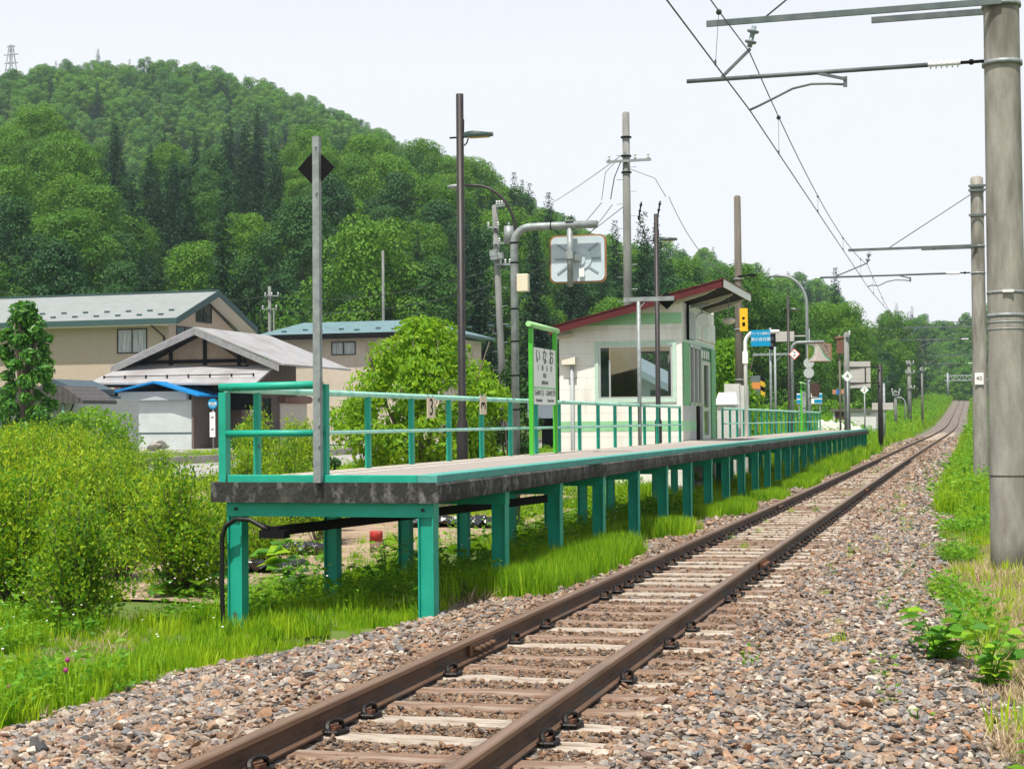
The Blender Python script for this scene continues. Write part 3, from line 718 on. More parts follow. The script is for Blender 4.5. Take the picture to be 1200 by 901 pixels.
# second, plain post with a cross arm and a diamond, in front of the shelter
ya = 31.6; xa = -6.38
s2 = thing('stop_marker', (xa, ya, PZ), 'black diamond board on the cross arm of a thin grey post before the shelter', 'marker post')
zt = onX(744, 352, xa).z
b = MB(); b.tube([(xa, ya, PZ-.25), (xa, ya, zt)], .040, 10); b.build('post', m_galv, s2)
pL = onY(731, 351, ya); pR = onY(790, 354, ya)
b = MB(); b.box(pL.x, pR.x, ya-.03, ya+.03, zt-.0, zt+.09); b.build('arm', m_galv, s2)
b = MB(); b.bar((xa, ya, zt-.16), (xa+.14, ya, zt), .02, .03, (0,1,0)); b.build('brace', m_galv, s2)
dcx = onY(781, 352, ya); hw = .185
b = MB(); b.prism([(dcx.x-hw, ya+.04, dcx.z), (dcx.x, ya+.04, dcx.z-hw), (dcx.x+hw, ya+.04, dcx.z), (dcx.x, ya+.04, dcx.z+hw)], (0, .006, 0)); b.build('board', m_black, s2)

# number plates hung from the top rail
m_plate = mat('cream_plate', (.74,.62,.46), .5, c2=(.66,.54,.40), scale=8)
for (u, v, rl, lb) in ((505.5, 478, 0, 'cream plate with an upright black 3 hanging from the railing'), (566.5, 475, math.pi/2, 'cream plate with a black 3 turned on its side hanging from the railing')):
    p = onX(u, v, xr+.045)
    t = thing('number_plate', (xr+.045, p.y, p.z-.14), lb, 'sign plate')
    b = MB(); b.box(xr+.038, xr+.046, p.y-.15, p.y+.15, p.z-.125, p.z+.13); b.build('plate', m_plate, t)
    put_text('3', .30 if rl == 0 else .30, m_black, (xr+.049, p.y, p.z), '+x', t, roll=rl, sx=.95 if rl == 0 else .9)
    b = MB(); b.box(xr+.020, xr+.038, p.y-.1, p.y-.08, p.z+.1, p.z+.16); b.box(xr+.020, xr+.038, p.y+.08, p.y+.1, p.z+.1, p.z+.16); b.build('hanger', m_galv, t)

# ------------------------------------------------------------------ station name board
def name_board(y0, y1, xs, label, letters=True):
    t = thing('station_sign', (xs, (y0+y1)/2, PZ), label, 'station sign')
    H = 1.80
    for y in (y0, y1):
        b = MB(); b.box(xs-.032, xs+.032, y-.03, y+.03, PZ-.02, PZ+H+.12); b.build('post', m_lime, t)
    b = MB(); b.tube([(xs, y0-.14, PZ+H+.18), (xs, y1+.18, PZ+H+.16)], .042, 14); b.build('top_tube', mat('pale_green_tube', (.50,.72,.42), .5, c2=(.2,.6,.16), scale=9), t)
    b = MB(); b.box(xs-.02, xs+.02, y0+.035, y1-.035, PZ+.78, PZ+H-.16); b.build('board', m_white, t)
    if not letters: return t
    b = MB(); b.box(xs+.02, xs+.023, y0+.04, y1-.04, PZ+1.02, PZ+1.045); b.build('green_line', m_sidegreen, t)
    ym = (y0+y1)/2; W = y1-y0
    for i, ch in enumerate('いなお'): put_text(ch, .27, m_ink, (xs+.024, ym+(i-1)*.40, PZ+1.50), '+x', t)
    for i, ch in enumerate('INAO'): put_text(ch, .13, m_ink2, (xs+.024, ym+(i-1.5)*.26, PZ+1.335), '+x', t)
    put_text('稲 尾', .08, m_ink2, (xs+.024, ym, PZ+1.22), '+x', t)
    put_text('(長野県大町市)', .06, m_ink2, (xs+.024, ym, PZ+1.11), '+x', t)
    put_text('うみのくち', .115, m_ink, (xs+.024, ym-W*.24, PZ+.95), '+x', t)
    put_text('しなのきざき', .105, m_ink, (xs+.024, ym+W*.24, PZ+.95), '+x', t)
    put_text('Uminokuchi', .075, m_ink2, (xs+.024, ym-W*.24, PZ+.84), '+x', t)
    put_text('Shinano-Kizaki', .065, m_ink2, (xs+.024, ym+W*.24, PZ+.84), '+x', t)
    return t
m_sback0 = None
m_ink = mat('sign_ink', (.03,.03,.035), .5); m_ink2 = mat('sign_ink_grey', (.12,.12,.14), .5)
xs = -6.27
y0 = onX(623, 500, xs).y; y1 = onX(651, 500, xs).y
name_board(y0, y1, xs, 'white station name board on lime green posts before the shelter')
y0 = onX(939.5, 500, xs).y; y1 = onX(944, 500, xs).y
name_board(y0, y1, xs, 'far station name board on lime green posts, seen nearly edge on')

# ------------------------------------------------------------------ lamp posts on the platform (dark, thick foot, small cobra head)
def lamp_post(u, vt, X, label, small=False):
    y = onX(u, 400, X).y; zt = onX(u, vt, X).z; z0 = hgt(X, y)-.2
    t = thing('lamp_post', (X, y, z0), label, 'lamp post', 'dark lamp posts along the platform')
    b = MB(); b.tube([(X, y, z0), (X, y, PZ+.50), (X, y, PZ+.56), (X, y, zt)], [.078, .078, .055, .052], 14); b.build('pole', m_brown, t)
    zl = zt - .60
    b = MB(); b.tube([(X-.15, y, zl), (X+.10, y, zl)], .013, 6); b.tube([(X, y, zt-.33), (X+.06, y, zt-.36), (X+.055, y, zl+.05)], .006, 5); b.tube([(X+.06, y, zl-.12), (X+.10, y, zl-.08), (X+.12, y, zl-.02)], .010, 6); b.build('bracket', m_black, t)
    h = MB(); n = 9; prof = []
    for i in range(n):
        s_ = i/(n-1); x = X+.07 + s_*.40; w_ = .02+.06*math.sin(math.pi*min(.95, .15+s_*.75)); th = .030 + .035*math.sin(math.pi*min(1, s_+.15))*(1-s_*.6)
        prof.append((x, w_, th))
    vs = []; 
    for (x, w_, th) in prof:
        for (yy, zz) in ((-w_, -.02), (-w_, .01), (-w_*.6, th), (w_*.6, th), (w_, .01), (w_, -.02)): vs.append((x, y+yy, zl+zz+.015))
    fs = [(i*6+k, i*6+(k+1) % 6, (i+1)*6+(k+1) % 6, (i+1)*6+k) for i in range(n-1) for k in range(6)] + [tuple(range(6)), tuple(reversed(range((n-1)*6, n*6)))]
    h.add(vs, fs, False); h.build('lamp_head', mat('lamp_green_grey', (.025,.05,.045), .35), t)
    b = MB(); b.box(X+.14, X+.42, y-.04, y+.04, zl-.02, zl-.004); b.build('diffuser', mat('amber_lens', (.45,.30,.12), .3), t)
    return t
lamp_post(541, 112, -6.66, 'nearest tall dark lamp post, behind the railing by the leafy tree')
lamp_post(770.5, 252, -6.62, 'dark lamp post in front of the shelter window')
lamp_post(924, 346, -6.62, 'dark lamp post behind the far railing, before the far mirror')

# ------------------------------------------------------------------ bent mirror posts
def mirror_post(name, u, v_arm, X, uend, mir, label, dist_face, r=.062, box=True, front=False):
    y = onX(u, 400, X).y; p0 = onX(u, v_arm, X); z0 = hgt(X, y)-.2; zA = p0.z
    t = thing(name, (X, y, z0), label, 'mirror post')
    R_ = .26; xe = onY(uend, v_arm, y).x
    pts = [(X, y, z0), (X, y, zA-R_)] + [(X+R_-R_*math.cos(a), y, zA-R_+R_*math.sin(a)) for a in [math.pi/2*k/7 for k in range(1, 8)]] + [(xe, y, zA)]
    b = MB(); b.tube(pts, r, 16); b.build('post', m_galv, t)
    (ul, vt, ur, vb) = mir; a = onY(ul, vt, y-.02); c = onY(ur, vb, y-.02); cx, cz = (a.x+c.x)/2, (a.z+c.z)/2; W, H = (c.x-a.x)/2, (a.z-c.z)/2
    def rrect(W, H, rc, y_, n=6, bul=0):
        out = []
        for (sx, sz, a0) in ((1,1,0), (-1,1,90), (-1,-1,180), (1,-1,270)):
            for k in range(n+1):
                th = R(a0 + 90*k/n); out.append((cx + sx*(W-rc) + rc*math.cos(th), y_, cz + sz*(H-rc) + rc*math.sin(th)))
        return out
    m_rim = mat('orange_mirror_rim', (.27,.115,.05), .6, c2=(.36,.19,.08), scale=5)
    m_ribm = mat('mirror_rib', (.26,.33,.38), .5)
    if not front:        # seen from behind: pressed pale back, orange rim, hanger
        yb = y+.20; stub = (X + (onY(668, 300, y).x - X))
        b = MB(); b.prism(rrect(W, H, .10, yb), (0, .05, 0)); b.build('rim', m_rim, t)
        b = MB(); b.prism(rrect(W-.024, H-.024, .09, yb-.012), (0, .011, 0))
        m_back = mat('pale_mirror_back', (.46,.56,.62), .5, c2=(.54,.63,.68), scale=4)
        b.build('back_plate', m_back, t)
        b = MB()
        for (dx, dz) in ((1,.0), (-1,.0), (.9,.62), (-.9,.62), (.9,-.62), (-.9,-.62)):
            b = MB(); b.bar((cx+dx*W*.34, yb-.018, cz+dz*H*.42), (cx+dx*W*.80, yb-.018, cz+dz*H*.98), .028, .014, (0,1,0)); b.build('rib', m_ribm, t)
        b = MB(); b.tube([(cx+.06, yb-.03, cz), (cx+.06, yb-.012, cz)], .17, 20); b.tube([(cx+.04, yb-.05, cz-.02), (cx+.04, yb-.029, cz-.02)], .09, 14); b.build('boss', m_back, t)
        b = MB(); b.tube([(stub, y, zA), (stub, y, cz-H-.07)], .048, 12); b.box(stub-.06, stub+.06, y-.06, y+.14, cz-.02, cz+.10); b.box(stub-.06, stub+.07, y-.07, y+.07, zA+.055, zA+.075)
        b.bar((stub, y+.05, cz+.02), (cx+.05, yb-.04, cz), .07, .10); b.build('hanger', m_galv, t)
        b = MB(); b.box(cx+.03, cx+.115, yb-.06, yb-.055, cz-.29, cz-.16); b.build('paper_tag', m_white, t)
        b = MB(); zb_ = onX(613, 335, X).z
        b.box(X+.05, X+.235, y-.06, y+.06, zb_-.14, zb_+.14); b.build('junction_box', mat('cream_box', (.66,.58,.44), .5, c2=(.72,.66,.52), scale=5), t, bevel=.012)
        b = MB()
        for vv in (285, 308, 362, 400, 440, 480): 
            zz = onX(603, vv, X).z; b.tube([(X, y, zz-.012), (X, y, zz+.012)], r+.006, 14)
        b.tube([(xe-.75, y, zA), (xe-.735, y, zA)], r+.008, 14)
        b.build('strap', m_black, t)
    else:
        yb = y-.17
        b = MB(); b.prism(rrect(W, H, .10, yb+.01), (0, .05, 0)); b.build('rim', m_rim, t)
        # bulging mirror face, tilted a little down and towards the track
        n = 14; vs = []; fs = []
        for i in range(n+1):
            for k in range(n+1):
                s_, q_ = i/n*2-1, k/n*2-1
                vs.append((cx+s_*(W-.035), yb-.125-.055*(1-s_*s_*.8)*(1-q_*q_*.8)+.03*s_-.10*q_, cz+q_*(H-.035)))
        for i in range(n):
            for k in range(n): a_ = i*(n+1)+k; fs.append((a_, a_+n+1, a_+n+2, a_+1))
        b = MB(); b.add(vs, fs, True); b.build('mirror_face', mat('mirror_glass', (.82,.82,.80), .05, metal=1), t)
        b = MB(); b.tube([(cx+.15, y, zA), (cx+.15, y, cz-H-.06)], .04, 10); b.bar((cx+.15, y, cz), (cx+.1, yb+.05, cz), .06, .06); b.build('hanger', m_galv, t)
    return t
mirror_post('mirror_post', 603.5, 267.5, -6.86, 700, (640, 275, 707, 329), 'bent grey post with a convex mirror seen from behind, by the station name board', 0)
mirror_post('mirror_post', 928, 401.5, -6.62, 966, (947, 403, 975, 424), 'far bent post carrying an orange rimmed mirror that faces the camera', 0, front=True)

# ------------------------------------------------------------------ waiting shelter
HX0, HX1, HY0, HY1 = -9.55, -6.52, 37.45, 42.55
hut = thing('station_shelter', ((HX0+HX1)/2, (HY0+HY1)/2, -.1), 'white station shelter with green bands and a sloping dark red roof', 'shelter')
def roofz(x): 
    a = onY(643, 383.5, 37.0); c = onY(848, 326, 37.0); return a.z + (x-a.x)*(c.z-a.z)/(c.x-a.x)
ra = onY(643, 383.5, 37.0); rc = onY(848, 326, 37.0)
RXL, RXH = ra.x, rc.x; RYN, RYF = 37.0, onX(880, 350, rc.x).y
zl = lambda v, u=760: onY(u, v, HY0).z
wu0, wu1 = onY(701.5, 440, HY0).x, onY(788.5, 440, HY0).x
wz0, wz1 = zl(467), zl(404)
th = .12; zf = -.1
g0, g1 = zl(493), zl(505)          # lower green band
b0, b1 = zl(380), zl(367)          # upper green band
def wall_x(b, x0, x1, z0, z1, ytop=False):
    b.box(x0, x1, HY0, HY0+th, z0, z1)
def topz(x): return roofz(x) - .10
b = MB()      # front wall: pieces round the window, each with its own top edge
def wpiece(x0, x1, z0, sl=True, z1=None, Y=HY0, t=th):
    if z1 is None: b.prism([(x0, Y, z0), (x1, Y, z0), (x1, Y, topz(x1)), (x0, Y, topz(x0))], (0, t, 0))
    else: b.box(x0, x1, Y, Y+t, z0, z1)
wpiece(HX0, wu0, zf); wpiece(wu0, wu1, zf, z1=wz0); wpiece(wu0, wu1, wz1); wpiece(wu1, HX1, zf)
b.build('front_wall', m_siding, hut)
b = MB(); b.box(HX0-.002, HX1+.002, HY0-.006, HY0+.02, g1, g0); b.build('lower_band', m_sidegreen, hut)
xx0 = HX0 + .55
b = MB(); b.prism([(onY(668, 380, HY0).x, HY0-.006, b0), (HX1+.002, HY0-.006, b0), (HX1+.002, HY0-.006, b1), (onY(715, 367, HY0).x, HY0-.006, b1)], (0, .02, 0)); b.build('upper_band', m_sidegreen, hut)
m_pgreen = mat('pale_green_frame', (.42,.60,.50), .5, c2=(.52,.68,.58), scale=6)
b = MB(); f = .09
for (x0, x1, z0, z1) in ((wu0-f, wu1+f, wz1, wz1+f), (wu0-f, wu1+f, wz0-f, wz0), (wu0-f, wu0, wz0, wz1), (wu1, wu1+f, wz0, wz1)): b.box(x0, x1, HY0-.03, HY0+.03, z0, z1)
w1 = b.build('window_frame', m_pgreen, hut)
b = MB(); m_alu = mat('aluminium', (.60,.62,.62), .35, metal=.6)
for (x0, x1, z0, z1) in ((wu0, wu1, wz1-.05, wz1), (wu0, wu1, wz0, wz0+.05), (wu0, wu0+.05, wz0+.05, wz1-.05), (wu1-.05, wu1, wz0+.05, wz1-.05)): b.box(x0, x1, HY0+.0, HY0+.08, z0, z1)
xm = onY(714.5, 440, HY0).x; b.box(xm-.02, xm+.02, HY0+.01, HY0+.06, wz0+.05, wz1-.35)
b.build('window_sash', m_alu, hut)
b = MB(); b.box(xm+.02, wu1-.05, HY0+.04, HY0+.045, wz0+.05, wz1-.05); b.build('window_pane', m_glass, hut)
b = MB(); b.box(wu0+.05, xm-.02, HY0+.04, HY0+.045, wz0+.05, wz1-.05); b.build('dark_pane', m_dglass, hut)
# back wall with its window
b = MB(); bx0, bx1 = onY(749, 440, HY1-.1).x, onY(785, 440, HY1-.1).x; bz0, bz1 = onY(760, 474, HY1).z, onY(760, 412, HY1).z
m_ply = mat('brown_plywood', (.30,.25,.17), .7, c2=(.36,.30,.21), scale=2)
bY = HY1-th
wpiece(HX0, bx0, zf, Y=bY); wpiece(bx0, bx1, zf, z1=bz0, Y=bY); wpiece(bx0, bx1, bz1, Y=bY); wpiece(bx1, HX1, zf, Y=bY)
b.build('back_wall', m_siding, hut)
b = MB()
t_ = .02; Yi = bY-.021
for (x0, x1, z0, z1) in ((HX0+th, bx0, PZ, None), (bx0, bx1, PZ, bz0), (bx0, bx1, bz1, None), (bx1, HX1-th, PZ, None)):
    if z1 is None: b.prism([(x0, Yi, z0), (x1, Yi, z0), (x1, Yi, topz(x1)-.05), (x0, Yi, topz(x0)-.05)], (0, t_, 0))
    else: b.box(x0, x1, Yi, Yi+t_, z0, z1)
b.build('inner_panelling', m_ply, hut)
b = MB()
for (x0, x1, z0, z1) in ((bx0, bx1, bz1-.05, bz1), (bx0, bx1, bz0, bz0+.05), (bx0, bx0+.05, bz0+.05, bz1-.05), (bx1-.05, bx1, bz0+.05, bz1-.05)): b.box(x0, x1, bY+.02, bY+.09, z0, z1)
b.build('back_window_frame', m_alu, hut)
b = MB(); b.box(bx0+.05, bx1-.05, bY+.05, bY+.055, bz0+.05, bz1-.05); b.build('back_pane', m_glass, hut)
b = MB(); b.prism([(HX0, HY0+th, zf), (HX0, HY1-th, zf), (HX0, HY1-th, topz(HX0)), (HX0, HY0+th, topz(HX0))], (th, 0, 0)); b.build('side_wall', m_siding, hut)
b = MB(); b.box(HX0+th, HX1-th, HY0+th, HY1-th, PZ-.25, PZ); b.box(HX0-.04, HX1+.0, HY0-.03, HY1+.03, -.6, -.1); b.build('foundation', m_kerb, hut)
b = MB(); b.box(HX0+.2, HX0+.6, HY0+.5, HY1-.4, PZ+.40, PZ+.44); b.box(HX0+.25, HX0+.55, HY0+.8, HY0+.9, PZ, PZ+.40); b.box(HX0+.25, HX0+.55, HY1-.9, HY1-.8, PZ, PZ+.40)
b.box(HX1-1.1, HX1-.6, HY1-.9, HY1-.35, PZ+.42, PZ+.60)
b.build('bench', mat('blue_bench', (.03,.10,.28), .5), hut)
# facade towards the track
yv = lambda u: onX(u, 450, HX1).y
zx = lambda u, v: onX(u, v, HX1).z
zt1 = zx(802, 475); zt0 = PZ
m_fpan = mat('grey_facade_panel', (.42,.43,.43), .6, c2=(.50,.51,.50), scale=3); m_fpan = lines(m_fpan, 2, .36, .05, .8, .3)
b = MB(); b.box(HX1-th, HX1, HY0+th, yv(815.5), PZ-.3, zt1); b.build('facade_base_panel', m_fpan, hut)
b = MB(); b.box(HX1-.01, HX1+.004, HY0+.004, yv(815.5), zx(803, 505), zx(803, 493)); b.build('facade_band', m_sidegreen, hut)
zh = zx(802, 401)                                       # head of the openings
for (ua, ub) in ((801, 808), (833.5, 838.5)):
    b = MB(); b.box(HX1-.10, HX1+.012, yv(ua)+.01, yv(ub), PZ if ua > 810 else zt1, zh); b.build('green_post', mat('facade_green', (.12,.40,.17), .5, c2=(.16,.45,.2), scale=5), hut)
b = MB()
for u in (809, 814, 818.5, 822.5): b.box(HX1-.07, HX1+.0, yv(u)-.05, yv(u)+.05, zt1, zh)
b.box(HX1-.07, HX1, yv(808), yv(823), zt1, zt1+.08); b.box(HX1-.07, HX1, yv(808), yv(823), zh-.08, zh-.001)
b.build('facade_window_frame', m_alu, hut)
b = MB(); b.box(HX1-.045, HX1-.04, yv(808), yv(822), zt1+.08, zh-.08); b.build('facade_pane', m_dglass, hut)
dr = MB(); dr.box(HX1-.08, HX1-.01, yv(823.5), yv(825.5), PZ, zh-.35); dr.box(HX1-.08, HX1-.01, yv(831), yv(833), PZ, zh-.35); dr.box(HX1-.08, HX1-.01, yv(825.5), yv(831), zh-.45, zh-.35); dr.box(HX1-.08, HX1-.01, yv(825.5), yv(831), PZ+.75, PZ+.85); dr.box(HX1-.08, HX1-.01, yv(825.5), yv(831), PZ, PZ+.12)
door = dr.build('door', m_alu, hut)
b = MB(); b.box(HX1-.05, HX1-.04, yv(825.5), yv(831), PZ+.12, zh-.45); b.build('door_pane', m_dglass, door)
b = MB(); b.box(HX1-.10, HX1-.02, yv(822.8), yv(833.4), zh-.34, zh-.002); b.build('transom_sign', mat('dark_green_sign', (.01,.16,.07), .4), hut)
b = MB()
for i, u in enumerate((824.3, 826.6, 829.2, 831.2)): b.box(HX1-.02, HX1-.014, yv(u)-.09, yv(u)+.09, zh-.28, zh-.08)
b.build('transom_marks', m_white, hut)
b = MB(); b.prism([(HX1-th, HY0+th, zh+.09), (HX1-th, HY1-th, zh+.09), (HX1-th, HY1-th, topz(HX1)-.12), (HX1-th, HY0+th, topz(HX1)-.12)], (th, 0, 0)); b.build('facade_upper_wall', m_siding, hut)
b = MB(); b.box(HX1-.10, HX1+.02, HY0+th, HY1, zh, zh+.09); b.build('facade_lintel', m_pgreen, hut)
# boards fixed high on the facade
zt_, zb_ = topz(HX1)-.30, zh+.16
ya_, yb_, yc_, yd_ = HY0+.62, HY0+1.75, HY0+1.78, HY1-.12
b = MB(); b.box(HX1+.0, HX1+.05, ya_, yb_, zb_-.05, zt_); b.build('grey_board', mat('grey_board', (.36,.39,.42), .5, c2=(.44,.47,.49), scale=2), hut)
b = MB(); b.box(HX1+.0, HX1+.05, yc_, yd_, zb_, zt_-.12); fb = b.build('faded_picture_board', mat('faded_board', (.80,.82,.79), .6, c2=(.60,.70,.62), scale=1.6, stops=(.45,.6), c3=(.62,.54,.42), scale3=1.2, stretch=(1,1,2.5)), hut)
b = MB(); b.tube([(HX1+.07, HY0+.50, zb_-.1), (HX1+.07, HY0+.50, topz(HX1)-.1)], .035, 8); b.build('downpipe', m_black, hut)
# roof
b = MB(); n_ = Vector((RXH-RXL, 0, roofz(RXH)-roofz(RXL))).normalized()
zth = .20
b.cur = 0
def RZ(x): return roofz(x)
b.prism([(RXL, RYN+.03, RZ(RXL)-.02), (RXH-.03, RYN+.03, RZ(RXH)-.02), (RXH-.03, RYN+.03, RZ(RXH)-.10), (RXL, RYN+.03, RZ(RXL)-.10)], (0, RYF-RYN-.06, 0))
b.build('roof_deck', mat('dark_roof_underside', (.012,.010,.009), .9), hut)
b = MB(); b.prism([(RXL-.03, RYN-.02, RZ(RXL)+.005), (RXH+.02, RYN-.02, RZ(RXH)+.005), (RXH+.02, RYN-.02, RZ(RXH)-.018), (RXL-.03, RYN-.02, RZ(RXL)-.018)], (0, RYF-RYN+.04, 0)); b.build('roof_sheet', m_red, hut)
b = MB(); b.prism([(RXL, RYN, RZ(RXL)-.02), (RXH-.002, RYN, RZ(RXH)-.02), (RXH-.002, RYN, RZ(RXH)-.20), (RXL, RYN, RZ(RXL)-.20)], (0, .028, 0)); b.build('verge_board', m_red, hut)
b = MB(); b.box(RXH-.03, RXH, RYN+.0, RYF, RZ(RXH)-.20, RZ(RXH)-.02); b.build('eaves_board', m_white, hut)
m_cw = mat('cream_beam', (.58,.53,.42), .6, c2=(.66,.62,.52), scale=3)
for yy in (HY0-.15, HY0+2.2, HY1-.05, RYF-.25):
    if yy > RYF-.1: continue
    b = MB(); x0, x1 = HX1-.3, RXH-.18
    b.prism([(x0, yy, RZ(x0)-.102), (x1, yy, RZ(x1)-.102), (x1+.0, yy, RZ(x1)-.14), (x1-.35, yy, RZ(x1-.35)-.22), (x0, yy, RZ(x0)-.26)], (0, .12, 0)); b.build('roof_beam', m_cw, hut)
b = MB(); x1 = HX0+.35; b.prism([(RXL+.10, HY0-.10, RZ(RXL+.1)-.222), (x1, HY0-.10, RZ(x1)-.25), (x1, HY0-.10, RZ(x1)-.34), (RXL+.10, HY0-.10, RZ(RXL+.1)-.30)], (0, .10, 0)); b.build('low_eave_beam', m_cw, hut)
# lamps and meter box
b = MB(); lx, ly = HX1+.42, HY0+.5; lz = RZ(HX1)-.62
b.disc((lx, ly, lz), (.25,-1,-.3), .15, .14, 20); b.build('floodlight', mat('lamp_white', (.60,.62,.62), .3), hut)
b = MB(); b.tube([(lx, ly, lz+.1), (lx-.02, ly, lz+.38)], .02, 6); b.tube([(lx-.25, ly-.2, lz+.28), (lx+.15, ly, lz+.36)], .03, 6); b.build('lamp_bracket', m_galv, hut)
xj = onY(671, 420, HY0).x
b = MB(); b.box(xj-.24, xj+.10, HY0-.16, HY0-.001, zl(426), zl(416)); b.build('meter_box', mat('off_white_box', (.74,.71,.60), .5), hut, bevel=.01)
b = MB(); xg = onY(671, 440, HY0).x; b.tube([(xg, HY0-.06, zl(426)), (xg, HY0-.06, PZ-.35), (xg+.1, HY0-.06, PZ-.5), (xg+.45, HY0-.06, PZ-.52), (xg+.7, HY0-.05, PZ-.50)], .045, 10); b.box(xg-.10, xg+.10, HY0-.08, HY0-.001, zl(441), zl(439.5)); b.build('conduit', mat('grey_conduit', (.33,.36,.37), .5), hut)
# hanging lamp past the far end
b = MB(); px = onX(854, 376, RXH-.35); b.sphere(px, .13, 14, 8, (1.3, 1.3, .7)); b.build('hanging_lamp', mat('milky_lamp', (.70,.62,.50), .3), hut)
b = MB(); b.tube([(px.x, px.y, px.z), (px.x, px.y, RZ(px.x)-.08)], .015, 6); b.build('lamp_stem', m_galv, hut)

# ------------------------------------------------------------------ things on and behind the far half of the platform
# white bent sign post
X = -6.22; y = onX(874, 450, X).y; zA = onX(880, 392, X).z
t = thing('hanging_sign', (X, y, PZ), 'blue boarding sign on a bent white tube post', 'sign')
Rr = .32; xe = onY(883, 392, y).x
b = MB(); b.tube([(X, y, PZ-.2), (X, y, zA-Rr)] + [(X+Rr-Rr*math.cos(a), y, zA-Rr+Rr*math.sin(a)) for a in [math.pi/2*k/7 for k in range(1, 8)]] + [(X+1.0, y, zA)], .055, 12); b.build('post', m_white, t)
a = onY(880, 387, y-.08); c = onY(903, 405.5, y-.08)
m_blue = mat('sign_blue', (.0,.26,.50), .4)
b = MB(); b.box(a.x, c.x, y-.10, y-.07, c.z, a.z); b.build('board', m_blue, t)
b = MB(); b.box(X-.08, X+.08, y-.08, y+.0, onX(874, 418, X).z-.2, onX(874, 418, X).z+.15); b.build('control_box', m_white, t)
put_text('ワンマン乗車口', .082, m_white, ((a.x+c.x)/2, y-.103, a.z-.11), '-y', t)
put_text('南小谷方面', .115, m_white, ((a.x+c.x)/2, y-.103, a.z-.28), '-y', t)
# speed / stop diamonds
def diamond(u, v, X, txt, label, half, post=True, rim=(.6,.08,.05), arm=None, ink=None):
    y = onX(u, v, X).y; p = onX(u, v, X)
    t = thing('stop_board', (X, y, PZ-.3 if post else p.z-half), label, 'marker')
    b = MB(); b.prism([(X-half, y, p.z), (X, y, p.z-half), (X+half, y, p.z), (X, y, p.z+half)], (0, .01, 0)); b.build('board', mat('board_rim', rim, .5), t)
    h2 = half*.84
    b = MB(); b.prism([(X-h2, y-.004, p.z), (X, y-.004, p.z-h2), (X+h2, y-.004, p.z), (X, y-.004, p.z+h2)], (0, .003, 0)); b.build('board_face', m_white, t)
    put_text(txt, half*1.15, m_black, (X, y-.007, p.z), '-y', t)
    if post: b = MB(); b.tube([(X, y+.03, PZ-.4), (X, y+.03, p.z)], .033, 8); b.build('post', m_galv, t)
    return t, p, y
t, p, y = diamond(931, 415, -5.95, '2', 'white diamond with a black 2 and red rim beside the far mirror post', .21, post=False)
b = MB(); xl = onY(882, 416, y).x; b.box(xl, p.x, y+.02, y+.08, p.z-.03, p.z+.05); xpp = onY(908, 420, y).x; b.tube([(xpp, y+.05, PZ-.4), (xpp, y+.05, p.z+.28)], .045, 8); b.bar((xpp, y+.05, p.z-.28), (xpp+.25, y+.05, p.z-.02), .02, .04, (0,1,0)); b.build('gantry_arm', m_galv, t)
diamond(993, 441, -4.85, '4', 'white diamond with a black 4 on a slender post at the far platform', .26, rim=(.3,.5,.4))
tq = onY(1013, 457, 78)
t, p, y = diamond(1013, 457, tq.x, '2', 'small pale diamond with a 2 on a thin post past the platform end', .22, rim=(.3,.5,.4))
# cabinets and crossing alarm behind the railing
X = -6.95; y = onX(852, 480, X).y
t = thing('equipment_cabinet', (X, y, hgt(X, y)), 'pale cabinet with a white sloped cap beside the shelter door', 'cabinet')
m_cab = mat('cabinet_grey', (.48,.48,.46), .5, c2=(.56,.56,.54), scale=3)
zc = onX(852, 474, X).z; w_ = .34
b = MB(); b.box(X-w_*.8, X+w_*.85, y-.2, y+.4, hgt(X, y)-.2, zc); b.build('cabinet_body', m_cab, t)
b = MB(); zt_ = onX(852, 460, X).z
b.add([(X-w_, y-.28, zc), (X+w_, y-.28, zc), (X+w_, y+.48, zc), (X-w_, y+.48, zc), (X-w_*.7, y-.05, zt_), (X+w_*.8, y-.05, zt_), (X+w_*.8, y+.3, zt_), (X-w_*.7, y+.3, zt_)], [(0,3,2,1),(4,5,6,7),(0,1,5,4),(1,2,6,5),(2,3,7,6),(3,0,4,7)]); b.build('cap', m_white, t)
X = -6.9; y = onX(859, 470, X).y
t = thing('equipment_cabinet', (X, y, hgt(X, y)), 'tall plain grey cabinet against the dark steel pole', 'cabinet')
b = MB(); z1 = onX(860, 450, X).z; b.box(X-.24, X+.22, y-.15, y+.25, hgt(X, y)-.2, z1); b.build('cabinet_body', m_cab, t)
b = MB(); b.box(X+.225, X+.45, y, y+.3, hgt(X, y)-.2, z1-.05); b.build('side_locker', m_cab, t)
b = MB(); b.disc((X-.02, y-.16, z1-.42), (0,1,0), .08, .02, 14); b.build('dial', m_galv, t)
# crossing alarm, orange and black
X = -9.0; y = onX(884, 450, X).y; p = onX(884, 452, X)
t = thing('crossing_barrier_box', (X, y, hgt(X, y)), 'orange and grey barrier housing with striped edge behind the far railing', 'crossing barrier')
b = MB(); b.box(X-.36, X+.30, y-.3, y+.3, p.z-.42, p.z+.44); b.build('housing', mat('housing_grey', (.12,.15,.15), .5), t)
b = MB(); b.box(X-.362, X+.30, y-.305, y-.29, p.z-.15, p.z+.15); b.build('orange_band', mat('orange_band', (.60,.24,.06), .5), t)
b = MB(); 
for k in range(4): b.cur = k % 2; b.prism([(X+.31, y-.31, p.z-.42+k*.215), (X+.50, y-.31, p.z-.52+k*.215), (X+.50, y-.31, p.z-.305+k*.215), (X+.31, y-.31, p.z-.205+k*.215)], (0, .05, 0))
b.build('striped_edge', [mat('stripe_yellow', (.62,.38,.02), .5), m_black], t)
b = MB()
